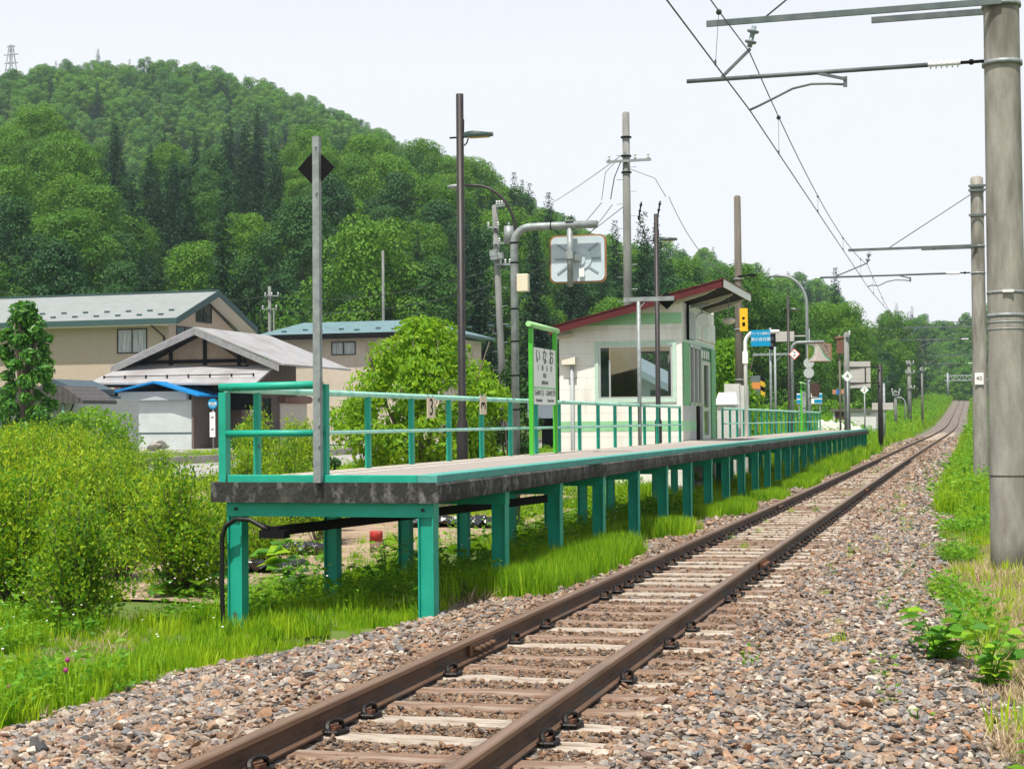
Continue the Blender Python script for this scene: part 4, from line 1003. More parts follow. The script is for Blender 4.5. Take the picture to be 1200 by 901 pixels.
for dx in (-.2, .1): b.box(X+dx-.04, X+dx+.04, y-.04, y+.04, hgt(X, y)-.1, p.z-.42)
b.build('stand', m_wood, t)
# ------------------------------------------------------------------ overhead line poles
def cpole(X, Y, top, label, r0=.205, r1=.17, z0=None, cat='concrete pole', name='line_pole', m=None, grp=None):
    z0 = hgt(X, Y)-.3 if z0 is None else z0
    t = thing(name, (X, Y, z0), label, cat, grp)
    b = MB(); n = 14; b.tube([(X, Y, z0+(top-z0)*k/n) for k in range(n+1)] + [(X, Y, top+.05)], [r0+(r1-r0)*k/n for k in range(n+1)] + [r1*.6], 28); b.build('pole', m or m_pole, t)
    return t
def band(t, X, Y, z, r, h=.05, m=None, nm='band', n=24):
    b = MB(); b.tube([(X, Y, z-h/2), (X, Y, z+h/2)], r, n); return b.build(nm, m or m_galv, t)
def insulator(b, a, c, n, r0, r1):
    a = Vector(a); c = Vector(c); pts = []; rad = []
    for k in range(n):
        for (f, q) in ((0, r0), (.35, r0), (.45, r1), (.6, r1*.9), (.7, r0)): pts.append(a.lerp(c, (k+f)/n)); rad.append(q)
    pts.append(c); rad.append(r0); b.tube(pts, rad, 12)
pd = 18.0
PXL = []
p1 = onZ(1184, 672, -.30); p1 = at(1184, 672, 18.0)
P1X, P1Y = p1.x, p1.y
def contact_x(i): return (.20, -.18, .2, -.18, .2)[i % 5]
span_pts = []
def cantilever(t, X, Y, ztop, zlow, tip_up, tip_low, ins_x, cw_x, zc, zm, full=True):
    """two arms from the pole towards the track; tips and stations given as x"""
    b = MB(); b.box(tip_up, X+.0, Y-.245, Y-.205, ztop-.035, ztop+.035); b.box(tip_up+1.9, X, Y+.19, Y+.23, ztop-.035, ztop+.035) if full else None
    b.build('upper_arm', m_beam, t)
    b = MB(); xi = X-.20
    b.tube([(tip_low, Y-.22, zlow), (xi-.62, Y-.22, zlow)], .026, 10); b.build('lower_arm', m_beam, t)
    b = MB(); insulator(b, (xi-.62, Y-.22, zlow), (xi-.26, Y-.22, zlow), 6, .025, .055); b.build('insulator', m_insul, t)
    b = MB(); b.tube([(xi-.26, Y-.22, zlow), (xi+.0, Y-.22, zlow)], .02, 6); b.sphere((xi-.14, Y-.22, zlow), .035, 8, 5); b.build('clamp', m_black, t)
    # insulator string from the upper arm, then the strut down to the lower arm
    mx = cw_x - .18
    b = MB(); insulator(b, (ins_x, Y-.225, ztop-.07), (ins_x-.06, Y-.225, zm+.06), 2, .030, .075); b.build('insulator_string', mat('grey_insulator', (.20,.25,.28), .3), t)
    b = MB(); b.bar((ins_x-.05, Y-.225, zm+.04), (tip_low+.42, Y-.225, zlow+.02), .03, .04, (0,1,0)); b.build('strut', m_beam, t)
    b = MB(); b.bar((cw_x+.80, Y-.22, zlow-.01), (cw_x+1.12, Y-.22, zlow-.10), .045, .03); b.bar((cw_x+1.11, Y-.22, zlow-.07), (cw_x+1.11, Y-.22, zlow-.19), .045, .03); b.build('registration_bracket', m_beam, t)
    pts = [(cw_x+1.09, zlow-.16), (cw_x+.92, zlow-.14), (cw_x+.72, zlow-.13), (cw_x+.5, zlow-.17), (cw_x+.28, zlow-.27), (cw_x+.1, zc+.05), (cw_x, zc+.01)]
    b = MB(); b.tube([(x, Y-.22, z) for x, z in pts], .014, 8); b.build('registration_arm', m_beam, t)
Yp = [P1Y, 43.6, 84.0, 125.0]
for i, Yq in enumerate(Yp):
    tx, tz = trk(Yq)
    Xq = P1X if i == 0 else (at(1148.5, 500, 43.5).x if i == 1 else tx + 3.15)
    if i == 0: ztop, zlow = onY(1150, 9, Yq).z, onY(1120, 79, Yq).z
    elif i == 1: ztop, zlow = onY(1139, 289, Yq).z, onY(1120, 321, Yq).z
    else: ztop, zlow = tz + 6.1, tz + 5.45
    zc, zm = zlow-.37, zlow + .42
    lb = ['thick nearest concrete pole standing in dry grass at the ballast edge', 'concrete pole with a white 40 plate, second along the line', 'distant overhead line pole hidden behind the nearer poles', 'far overhead line pole where the track starts to climb'][i]
    topz_ = 9.2 if i == 0 else (onY(1148, 209, Yq).z if i == 1 else tz + 7.6)
    t = cpole(Xq, Yq, topz_, lb, .215 if i == 0 else .205, .165 if i else .19)
    if i == 0:
        tu, tl = onY(828, 22, Yq-.22).x, onY(805, 101.5, Yq-.22).x; ix, cw = onY(884, 30, Yq-.22).x, onY(879, 130, Yq-.22).x
        zc = onY(879, 130, Yq-.22).z; zm = onY(872, 62, Yq-.22).z
    elif i == 1:
        tu, tl = onY(994, 295, Yq-.22).x, onY(961, 323, Yq-.22).x; ix, cw = onY(1019, 300, Yq-.22).x, onY(1017, 337, Yq-.22).x
        zc = onY(1017, 336.5, Yq-.22).z; zm = onY(1018, 310, Yq-.22).z
    else: tu, tl, ix, cw = tx-.55, tx-1.0, tx+.1, tx+(.2 if i % 2 == 0 else -.15)
    cantilever(t, Xq, Yq, ztop, zlow, tu, tl, ix, cw, zc, zm, full=i < 2)
    span_pts.append((cw, Yq-.22, zc, ix-.06, zm))
    band(t, Xq, Yq, zlow, .225 if i == 0 else .19, .05); band(t, Xq, Yq, ztop, .22 if i == 0 else .19, .05)
    if i == 0:
        for vv, m_, hh in ((343, m_galv, .03), (370, m_galv, .04), (378, m_galv, .012), (386, m_galv, .012)): band(t, Xq, Yq, onY(1180, vv, Yq).z, .212, hh, m_)
        band(t, Xq, Yq, onY(1180, 557, Yq).z, .2165, .012, mat('dark_seam', (.06,.055,.05), .9), 'seam')
        z = onY(1180, 343, Yq).z; b = MB(); b.box(Xq-.04, Xq+.08, Yq-.235, Yq-.212, z-.012, z+.02); b.build('buckle', m_insul, t)
    if i == 1:
        for vv in (219, 224, 253): 
            z = onY(1148, vv, Yq).z; b = MB(); b.box(Xq-.22, Xq+.24, Yq-.23, Yq-.20, z-.03, z+.03); b.tube([(Xq, Yq, z-.03), (Xq, Yq, z+.03)], .185, 20); b.build('clamp_bar', m_beam, t)
        p = onY(1147.5, 443.5, Yq-.2); b = MB(); b.box(p.x-.11, p.x+.11, Yq-.225, Yq-.205, p.z-.16, p.z+.15); b.build('number_plate', m_white, t)
        put_text('40', .16, m_black, (p.x, Yq-.228, p.z), '-y', t)
        a = onY(1138, 227, Yq); c = onY(1040, 290, Yq-.2); b = MB(); b.tube([(Xq-.1, Yq-.1, a.z), (c.x, Yq-.2, ztop)], .012, 6); b.build('stay_wire', m_wire, t)
    if i == 0:
        a = onY(895, 15, Yq-.2); c = onY(925, -10, Yq-.2); k = (Xq-a.x)
        b = MB(); b.tube([(a.x, Yq-.2, ztop+.02), (Xq, Yq-.1, ztop+.02+(c.z-a.z)/(c.x-a.x)*k)], .010, 6); b.build('stay_wire', m_wire, t)
# wires
tx, tz = trk(-3.0)
prev = (span_pts[0][0]-.36, -22.0, span_pts[0][2], span_pts[0][3]+.25, span_pts[0][4]+.02)
txe, tze = trk(166.0); txf, tzf = trk(210.0)
allp = [prev] + span_pts + [(txe+.15, 166.0, tze+5.05, txe+.15, tze+5.95), (txf, 210.0, tzf+5.05, txf, tzf+5.95)]
cwb = MB(); msb = MB(); drops = []
cp, mp = [], []
for a, c in zip(allp[:-1], allp[1:]):
    L = c[1]-a[1]; n = 16; sag = .62 if L > 30 else .40
    for k in range(n + (c is allp[-1])):
        t_ = k/n; y = a[1]+L*t_
        cp.append((a[0]+(c[0]-a[0])*t_, y, a[2]+(c[2]-a[2])*t_)); mz = a[4]+(c[4]-a[4])*t_ - sag*4*t_*(1-t_); mp.append((a[3]+(c[3]-a[3])*t_, y, mz))
    nd = max(3, int(L/5)); 
    for k in range(nd):
        t_ = (k+.5)/nd; drops.append(((a[3]+(c[3]-a[3])*t_, a[1]+L*t_, a[4]+(c[4]-a[4])*t_ - sag*4*t_*(1-t_)), (a[0]+(c[0]-a[0])*t_, a[1]+L*t_, a[2]+(c[2]-a[2])*t_)))
ow = thing('overhead_line', (allp[1][0], 0, 5), 'thin contact wire hung from a sagging wire above the track', 'overhead wire')
cwb.tube(cp, .0085, 6, cap=False); cwb.build('contact_wire', m_wire, ow); msb.tube(mp, .0075, 6, cap=False); msb.build('carrier_wire', m_wire, ow)
for a, c in drops:
    b = MB(); b.tube([a, c], .0028, 4); b.sphere((a[0], a[1], a[2]-.01), .032 if a[1] < 24 else .02, 8, 5); b.box(c[0]-.008, c[0]+.008, c[1]-.012, c[1]+.012, c[2]-.01, c[2]+.05); b.build('dropper', m_wire, ow)
# gantry far off
g0 = at(1111, 466, 385); g1 = at(1205, 440, 385)
t = thing('line_gantry', (g0.x, g0.y, hgt(g0.x, g0.y)), 'pale steel gantry spanning the track in front of the far trees', 'gantry')
za = at(1111, 440, 385).z; ml = mat('pale_gantry_steel', (.42,.45,.46), .5)
b = MB(); b.tube([(g0.x, g0.y, hgt(g0.x, g0.y)-.3), (g0.x, g0.y, za+.6)], .3, 8); b.build('post', m_galv, t)
b = MB(); xr_ = onY(1146, 440, g0.y).x+3; b.box(g0.x-.8, xr_, g0.y-.06, g0.y+.06, za-.12, za+.08); b.box(g0.x-.8, xr_, g0.y-.06, g0.y+.06, za-1.32, za-1.12)
for k in range(9): b.bar((g0.x+k*1.3, g0.y, za-1.2), (g0.x+k*1.3+.65, g0.y, za-.03), .12, .12); b.bar((g0.x+k*1.3+.65, g0.y, za-.03), (g0.x+(k+1)*1.3, g0.y, za-1.2), .12, .12)
b.build('truss', ml, t)
b = MB(); b.tube([(xr_, g0.y, hgt(xr_, g0.y)-.3), (xr_, g0.y, za+.6)], .3, 8); b.build('post', m_galv, t)
# little marker post and low rail by the second pole
p = at(1135.8, 563, 39); z0 = hgt(p.x, p.y)
t = thing('marker_stake', (p.x, p.y, z0), 'short dark wooden stake with a side peg near the second concrete pole', 'stake')
b = MB(); b.box(p.x-.10, p.x+.10, p.y-.1, p.y+.1, z0-.1, z0+.36); b.build('stake', mat('dark_stake', (.05,.03,.02), .8), t)
b = MB(); b.tube([(p.x+.1, p.y, z0+.12), (p.x+.42, p.y+.05, z0+.13)], .02, 6); b.build('peg', m_wood, t)
# brown panel on posts behind the right hand pole
p = at(1180, 358, 34); 
t = thing('trackside_board', (p.x, p.y, hgt(p.x, p.y)), 'brown board on posts partly hidden behind the thick pole', 'board')
zb0, zb1 = at(1180, 380, 34).z, at(1180, 337, 34).z; xl_, xr_ = onY(1157, 350, p.y).x, onY(1216, 350, p.y).x
b = MB(); b.box(xl_, xr_, p.y, p.y+.05, zb0+.12, zb1-.1); b.build('board', mat('brown_board', (.16,.105,.085), .8, c2=(.22,.16,.13), scale=3), t)
b = MB(); b.tube([(xl_+.12, p.y+.1, hgt(p.x, p.y)-.2), (xl_+.12, p.y+.1, zb1)], .05, 8); b.build('post', m_wood, t)
b = MB(); b.tube([(xr_-.1, p.y+.1, hgt(p.x, p.y)-.2), (xr_-.1, p.y+.1, zb1)], .05, 8); b.build('post', m_wood, t)
p = at(1161.5, 450, 34); b = MB(); b.box(p.x-.05, p.x+.12, p.y-.03, p.y-.01, p.z-.26, p.z+.22); b.build('white_plate', m_white, t)

# ------------------------------------------------------------------ utility poles and street lamps
def steps(b, X, Y, r, z0, z1, dz=.9):
    z = z0; s = 1
    while z < z1: b.tube([(X+s*r*.6, Y, z), (X+s*(r+.22), Y, z)], .012, 5); s = -s; z += dz/2
def utility_pole(u, vt, d, label, arms, r=.17, lean=0, trans=False, wood=False, small=False):
    p = at(u, 480, d); X, Y = p.x, p.y; zt = at(u, vt, d).z; z0 = hgt(X, Y)-.3
    t = thing('utility_pole', (X, Y, z0), label, 'utility pole')
    Xl = X - lean
    b = MB(); b.tube([(X, Y, z0), (Xl, Y, zt), (Xl, Y, zt+.04)], [r*1.15, r*.85, r*.5], 14); b.build('pole', m_wood if wood else m_upole, t)
    for (va, ul, ur) in arms:
        z = at(u, va, d).z; a = onY(ul, va, Y).x; c = onY(ur, va, Y).x
        b = MB(); b.box(a, c, Y-r-.08, Y-r-.0, z-.045, z+.045); b.build('cross_arm', m_galv, t)
        k = 3 if small else 4
        for q in range(k):
            x = a + (c-a)*(.06+.88*q/(k-1))
            if abs(x-Xl) < .15: continue
            b = MB(); insulator(b, (x, Y-r-.04, z+.04), (x, Y-r-.04, z+.26), 2, .03, .075); b.build('insulator', m_insul, t)
    if not small:
        b = MB(); steps(b, Xl if lean < .3 else X-lean*.5, Y, r, z0+3, zt-1.2); b.build('step_bolts', m_galv, t)
    return t, X, Y, zt, z0
tA, XA_, YA_, ztA, _ = utility_pole(737, 131, 58, 'tall concrete utility pole rising behind the shelter roof', [(188.5, 712, 764)], r=.155)
for (dz, r) in ((-.9, .2), (-1.6, .19), (-2.2, .19)): band(tA, XA_, YA_, ztA+dz, r, .05, m_black)
b = MB(); b.tube([(XA_+.15, YA_-.2, ztA-1.9), (XA_-.3, YA_-.2, ztA-1.75), (XA_-.75, YA_-.2, ztA-2.2), (XA_-.9, YA_-.2, ztA-3.2)], .012, 5); b.tube([(XA_+.15, YA_-.2, ztA-2.1), (XA_+1.1, YA_-.2, ztA-2.5), (XA_+1.5, YA_-.2, ztA-3.2)], .012, 5)
b.tube([(XA_-.15, YA_-.2, ztA-1.8), (XA_-.4, YA_-.25, ztA-2.4), (XA_-.55, YA_-.25, ztA-3.2)], .02, 5); b.build('jumper_wire', m_wire, tA)
for dx in (.6, 1.3):
    b = MB(); insulator(b, (XA_+dx, YA_-.25, ztA-3.35), (XA_+dx-.12, YA_-.25, ztA-4.0), 3, .03, .06); b.build('drop_insulator', m_black, tA)
tB, XB_, YB_, ztB, zB0 = utility_pole(592, 240, 78, 'leaning grey utility pole with transformers behind the mirror post', [(241, 583, 593), (266, 573, 586), (285, 579, 601), (310, 582, 600)], r=.17, lean=.45)
b = MB(); q = at(597, 275, 78); b.tube([(q.x, q.y-.1, q.z-.45), (q.x, q.y-.1, q.z+.4)], .24, 14); b.tube([(q.x, q.y-.1, q.z+.4), (q.x, q.y-.1, q.z+.6)], .05, 6); b.build('transformer', m_galv, tB)
for (uu, vv) in ((580, 297), (581, 301), (587, 300)):
    q = at(uu, vv, 78); b = MB(); b.box(q.x-.22, q.x+.12, q.y-.2, q.y+.1, q.z-.15, q.z+.15); b.build('switch_box', m_galv, tB)
tC, XC_, YC_, ztC, _ = utility_pole(867, 230, 50, 'dark brown steel pole with a yellow plate beside the shelter roof', [], r=.125, wood=True, small=True)
p = at(872, 375, 49.8); b = MB(); b.box(p.x-.12, p.x+.13, p.y-.14, p.y-.12, p.z-.36, p.z+.36); b.build('yellow_plate', mat('yellow_plate', (.80,.45,.01), .5), tC)
b = MB(); b.sphere((p.x, p.y-.145, p.z+.05), .045, 8, 5, (1,.3,1)); b.box(p.x-.04, p.x+.05, p.y-.15, p.y-.14, p.z-.2, p.z-.08); b.build('plate_mark', m_black, tC)
for vv in (327, 386, 445): 
    z = at(867, vv, 50).z; band(tC, XC_, YC_, z, .15, .04, m_galv)
b = MB(); z = at(875, 324, 50).z; b.tube([(XC_, YC_-.1, z), (XC_+.42, YC_-.1, z+.03)], .03, 6); b.sphere((XC_+.45, YC_-.1, z+.03), .08, 8, 5, (2,1,.6)); b.build('lamp_arm', m_black, tC)
utility_pole(316.5, 336, 112, 'grey utility pole with two cross arms behind the weathered house', [(347, 311, 328), (362, 308, 326)], r=.13, small=True)
utility_pole(321.5, 363, 111, 'thin grey stub pole beside the small two armed pole', [], r=.06, small=True)
utility_pole(450, 294, 105, 'bare slim pole standing over the teal roofed house', [], r=.10, small=True)
utility_pole(993, 390, 80, 'grey pole with a bracketed red sensor behind the 4 diamond', [(394, 991, 996)], r=.15, small=True)
utility_pole(1066, 423, 150, 'distant concrete utility pole left of the climbing track', [(426, 1062, 1071), (437, 1061, 1072), (455, 1064, 1072)], r=.2, small=True)
utility_pole(1081, 430, 165, 'second distant slimmer pole left of the climbing track', [(434, 1078, 1085)], r=.12, small=True)
utility_pole(1049.5, 458, 130, 'short far pole with a round signal left of the track', [(459, 1045, 1055), (463, 1046, 1054)], r=.14, small=True)
utility_pole(1166, 345, 62, 'slim grey pole just showing beside the thick pole', [], r=.12, small=True)
def street_lamp(u, v_top, u_head, d, label, m, r=.055, v0=480, bend=.9):
    p = at(u, v0, d); X, Y = p.x, p.y; z0 = hgt(X, Y)-.2; zt = at(u, v_top, d).z; xh = onY(u_head, v_top, Y).x
    t = thing('street_lamp', (X, Y, z0), label, 'street lamp')
    w_ = (X-xh)*.62; pts = [(X, Y, z0), (X, Y, zt-w_*1.15)]
    for k in range(1, 9):
        a = math.pi/2*k/8; pts.append((X-w_+w_*math.cos(a), Y, zt-w_*1.15+w_*1.15*math.sin(a)))
    pts.append((xh+.5, Y, zt+.02)); n = len(pts)
    b = MB(); b.tube(pts, [r*1.3]+[r*1.1]+[r]*(n-2), 10); b.build('pole', m, t)
    b = MB(); b.sphere((xh+.28, Y, zt), .15, 12, 6, (2.2, .9, .5)); b.build('lamp_head', m_galv, t)
    return t
street_lamp(606, 214, 525, 50, 'brown arched street lamp reaching left behind the mirror post', m_brown, r=.05)
street_lamp(947, 322, 896, 84, 'grey arched street lamp over the road beyond the far lamp post', m_galv, r=.08)
street_lamp(1061, 466, 1050, 140, 'small arched street lamp beside the distant utility pole', m_galv, r=.07)

# ------------------------------------------------------------------ road furniture beyond the platform
def sign_post(name, u, vt, d, label, cat, r=.05, m=None, v0=500):
    p = at(u, v0, d); X, Y = p.x, p.y; z0 = hgt(X, Y)-.2; zt = at(u, vt, d).z
    t = thing(name, (X, Y, z0), label, cat); b = MB(); b.tube([(X, Y, z0), (X, Y, zt)], r, 10); b.build('post', m or m_galv, t); return t, X, Y
t, X, Y = sign_post('road_sign', 949, 405, 80, 'grey post with two round sign backs below the far mirror', 'road sign', .09)
for vv in (425.5, 437): 
    z = at(949, vv, 80).z; b = MB(); b.disc((X, Y-.12, z), (0,1,0), .26, .02, 24); b.build('round_sign_back', mat('sign_back', (.42,.45,.45), .5), t)
q = at(955, 457, 80); b = MB(); b.prism([(q.x-.25, Y-.2, q.z+.3), (q.x-.12, Y-.2, q.z-.35), (q.x+.2, Y-.2, q.z-.35), (q.x+.28, Y-.2, q.z+.2), (q.x+.1, Y-.2, q.z+.36)], (0, .2, 0)); b.tube([(X, Y-.1, q.z+.42), (q.x+.2, Y-.1, q.z+.38)], .03, 6); b.tube([(X, Y-.1, q.z-.42), (q.x+.2, Y-.1, q.z-.38)], .03, 6); b.build('signal_box', mat('dark_red_box', (.06,.03,.02), .6), t)
# back of the big direction sign
t, X, Y = sign_post('direction_sign', 1032, 427, 82, 'large blank sign back on a dark brown post past the platform end', 'direction sign', .13, m_brown)
a = onY(989, 424, Y-.1); c = onY(1020.5, 454.5, Y-.1)
m_sback = lines(mat('sign_back_panel', (.42,.40,.38), .6, c2=(.48,.46,.44), scale=1), 2, .235, .08, .7, .4)
b = MB(); b.box(a.x, c.x, Y-.25, Y-.22, c.z, a.z); b.build('panel_back', m_sback, t)
for vv in (430, 448.5):
    z = at(1032, vv, 82).z; b = MB(); b.tube([(a.x+.2, Y-.29, z), (X, Y-.2, z)], .035, 6); b.build('arm', m_brown, t)
xm = onY(1014.5, 440, Y).x; b = MB(); b.box(xm-.03, xm+.03, Y-.3, Y-.255, at(1032, 448, 82).z, at(1032, 431, 82).z); b.build('stiffener', m_brown, t)
t, X, Y = sign_post('direction_sign', 1036.5, 449, 90, 'low wide grey sign back on a grey post left of the track', 'direction sign', .07)
a = onY(1022, 472, Y); c = onY(1047, 480, Y); b = MB(); b.box(a.x, c.x, Y-.12, Y-.09, c.z, a.z); b.build('panel_back', m_sback, t)
# grey sign behind the blue boarding sign
t, X, Y = sign_post('direction_sign', 949, 385, 88, 'grey sign back hung on an arm behind the dark lamp post', 'direction sign', .07)
a = onY(901, 389, Y); c = onY(931, 400, Y); b = MB(); b.box(a.x, c.x, Y-.12, Y-.09, c.z, a.z); b.tube([(c.x-.2, Y-.05, (a.z+c.z)/2), (X, Y-.05, (a.z+c.z)/2)], .04, 6); b.build('panel_back', m_sback, t)
# traffic lights, dark
t, X, Y = sign_post('traffic_light', 904, 384, 76, 'dark traffic light just behind the blue boarding sign', 'traffic light', .06)
q = at(904.5, 397, 75.8); b = MB(); b.box(q.x-.14, q.x+.17, Y-.35, Y-.1, q.z-.5, q.z+.45); b.build('light_housing', m_black, t, bevel=.05)
b = MB()
for dz in (.3, 0, -.3): b.disc((q.x, Y-.36, q.z+dz), (0,1,0), .10, .03, 12)
b.build('lens', m_dglass, t)
t, X, Y = sign_post('crossing_signal', 985, 392, 79, 'rust red crossing signal arm reaching left from a pole', 'crossing signal', .05, m_wood)
a = onY(978, 397, Y); c = onY(993, 396, Y); b = MB(); b.tube([(a.x, Y-.1, a.z), (X+.25, Y-.1, a.z+.05)], .07, 8); b.box(X-.12, X+.2, Y-.2, Y+.1, a.z-.75, a.z-.1); b.build('signal_housing', mat('rust_red', (.16,.07,.05), .7), t)
# blue and orange little sign
t, X, Y = sign_post('small_sign', 990, 455, 84, 'small orange sign with a blue centre among the shrubs', 'sign', .03)
q = at(982, 459, 84); b = MB(); b.box(q.x-.30, q.x+.30, Y-.05, Y-.03, q.z-.12, q.z+.12); b.build('orange_panel', mat('orange_panel', (.45,.22,.14), .6), t)
b = MB(); b.box(q.x-.09, q.x+.1, Y-.06, Y-.051, q.z-.15, q.z+.13); b.build('blue_panel', mat('blue_panel', (.03,.15,.5), .5), t); b = MB(); b.tube([(q.x+.2, Y, q.z-.1), (X, Y, q.z-.6)], .02, 5); b.build('strut', m_galv, t)
# white panels by the crossing
q = at(948, 466, 95); z0 = hgt(q.x, q.y); t = thing('notice_board', (q.x, q.y, z0), 'white notice board with blue squares near the level crossing', 'notice board')
a = onY(933.5, 461, q.y); c = onY(963.5, 473, q.y)
b = MB(); b.box(a.x, c.x, q.y, q.y+.05, c.z, a.z); b.build('panel', m_white, t)
for (uu, vv) in ((936, 464.5), (936, 470.5), (956.5, 470), (961, 470), (961, 464)):
    g = onY(uu, vv, q.y-.01); b = MB(); b.box(g.x-.12, g.x+.12, q.y-.012, q.y-.004, g.z-.11, g.z+.11); b.build('blue_mark', m_blue, t)
b = MB(); b.box(a.x+.1, a.x+.18, q.y+.05, q.y+.12, z0-.2, a.z); b.box(c.x-.18, c.x-.1, q.y+.05, q.y+.12, z0-.2, a.z); b.build('stand', m_galv, t)
# white shed
YS = 100.0; a = onY(976, 480, YS); c = onY(1027, 503, YS); z0 = hgt(c.x, YS)-.5
t = thing('white_shed', ((a.x+c.x)/2, YS, z0), 'low white shed with a dark flat roof edge beyond the platform', 'shed')
m_shed = mat('shed_wall', (.60,.60,.60), .7, c2=(.66,.66,.66), scale=2)
b = MB(); b.box(a.x, c.x, YS, YS+5, z0, a.z-.12); b.build('wall', m_shed, t)
b = MB(); b.box(a.x-.15, c.x+.1, YS-.15, YS+5.15, a.z-.12, a.z+.04); b.build('roof', mat('shed_roof', (.12,.11,.10), .7), t)
g = onY(984, 486, YS); b = MB(); b.box(g.x-.28, g.x+.28, YS-.02, YS+.01, g.z-.28, g.z+.2); b.build('window', mat('dark_brown_window', (.05,.02,.02), .4), t)
g = onY(1018, 485, YS); b = MB(); b.box(g.x-.12, g.x+.12, YS-.05, YS+.0, g.z-.05, g.z+.06); b.build('vent', m_galv, t)
# white low bags / barrier
q = at(985, 497, 88); z0 = hgt(q.x, q.y)
t = thing('white_barrier', (q.x, q.y, z0), 'low lumpy white sheet covered barrier behind the far railing', 'barrier')
a = onY(958, 494, q.y); c = onY(1009, 500, q.y); n = 26; vs = []; rq = random.Random(5)
pts = [(a.x + (c.x-a.x)*k/n, a.z + .25*math.sin(k*1.1) * .3 + rq.uniform(-.08, .08) - .35*(k/n)**2) for k in range(n+1)]
b = MB(); b.prism([(a.x, q.y, z0-.3)] + [(x, q.y, z) for x, z in pts] + [(c.x, q.y, z0-.3)], (0, .8, 0)); b.build('sheet', m_white, t)
# thin rod by the grass at the platform end
q = at(1032, 530, 74); z0 = hgt(q.x, q.y); t = thing('thin_stake', (q.x, q.y, z0), 'thin dark rod standing in tall grass at the platform end', 'stake'); b = MB(); b.tube([(q.x, q.y, z0-.1), (q.x, q.y, at(1032, 494, 74).z)], .022, 6); b.build('rod', m_black, t)

# ------------------------------------------------------------------ road, kerbs
b = MB(); b.box(-27.0, -18.9, -10, 140, -.2, .045); rd = b.build('road', m_road, loc=(-23, 0, 0)); tag(rd, kind='structure')
b = MB(); b.box(-27.25, -27.0, -10, 120, -.3, .32); kb = b.build('kerb', m_kerb, loc=(-27.1, 0, 0)); tag(kb, kind='structure')
b = MB(); b.box(-18.9, -18.75, -10, 120, -.3, .14); kb = b.build('kerb', m_kerb, loc=(-18.8, 0, 0)); tag(kb, kind='structure')
b = MB(); b.box(-24.05, -23.93, -10, 130, .045, .049); ln = b.build('road_markings', m_wline, loc=(-24, 0, 0)); tag(ln, kind='structure')
b = MB(); b.box(-44, -27.25, 60.5, 100, .1, .302); fc = b.build('forecourt_pavement', m_road, loc=(-35, 70, 0)); tag(fc, kind='structure')

# ------------------------------------------------------------------ houses
m_tile = mat('beige_tiled_wall', (.40,.325,.255), .75, c2=(.49,.41,.33), scale=9, stops=(.3,.7), detail=3, stretch=(1,1,3), bump=.2)
m_tilelow = mat('mauve_tiled_wall', (.31,.235,.205), .75, c2=(.37,.29,.255), scale=9, stretch=(1,1,3))
m_roofgrey = mat('pale_grey_roof', (.215,.24,.24), .75, c2=(.25,.275,.275), scale=1.5); lines(m_roofgrey, 1, .45, .06, .86, .3)
m_roofgreen = mat('dark_green_trim', (.04,.085,.085), .5)
m_eave = mat('white_soffit', (.72,.70,.66), .6)
m_rust_w = mat('weathered_boards', (.115,.085,.075), .9, c2=(.19,.15,.135), scale=3, stretch=(5,5,.4), bump=.3); lines(m_rust_w, 0, .19, .12, .6, .4); 
m_rust_y = mat('weathered_side_boards', (.115,.085,.075), .9, c2=(.19,.15,.135), scale=3, stretch=(5,5,.4), bump=.3); lines(m_rust_y, 1, .19, .12, .6, .4)
m_roofmet = mat('pale_metal_roof', (.28,.28,.29), .65, c2=(.36,.36,.37), scale=1.2, c3=(.26,.245,.245), scale3=.5)
m_tealroof = mat('teal_metal_roof', (.10,.19,.21), .5, c2=(.15,.25,.27), scale=2)
m_blueroof = mat('bright_blue_sheet', (.0,.18,.50), .45, c2=(.01,.24,.58), scale=2)
m_shut = mat('pale_shutter', (.50,.56,.55), .5, c2=(.58,.64,.63), scale=2); lines(m_shut, 2, .095, .3, .7, .8)
m_shutw = mat('cream_shutter', (.58,.52,.46), .6, c2=(.66,.60,.54), scale=3); lines(m_shutw, 2, .095, .3, .8, .6)
def window(parent, x0, x1, Y, z0, z1, curtain=True, mull=1, frame=None, name='window', axis='y'):
    """window standing proud of a wall that faces -Y (or +X when axis == 'x': then x0,x1 are y values and Y is x)"""
    fr = frame or m_brown; f = .06
    def bx(b, a0, a1, d0, d1, c0, c1):
        if axis == 'y': b.box(a0, a1, Y-d1, Y-d0, c0, c1)
        else: b.box(Y+d0, Y+d1, a0, a1, c0, c1)
    b = MB()
    for (a0, a1, c0, c1) in ((x0-f, x1+f, z1, z1+f), (x0-f, x1+f, z0-f, z0), (x0-f, x0, z0, z1), (x1, x1+f, z0, z1)): bx(b, a0, a1, -.02, .05, c0, c1)
    for k in range(1, mull+1):
        xm = x0+(x1-x0)*k/(mull+1); bx(b, xm-f/2, xm+f/2, -.02, .045, z0, z1)
    o = b.build(name, fr, parent)
    b = MB(); bx(b, x0, x1, .004, .012, z0, z1); b.build('pane', m_curt if curtain else m_dglass, o)
    return o
m_curt = mat('curtained_glass', (.16,.20,.21), .12, c2=(.42,.45,.45), scale=3, stretch=(8,8,.2), stops=(.45,.55), spec=.8)
def snow_guards(b, pts): 
    for p in pts: b.box(p[0]-.16, p[0]+.16, p[1]-.04, p[1]+.04, p[2]-.02, p[2]+.10)
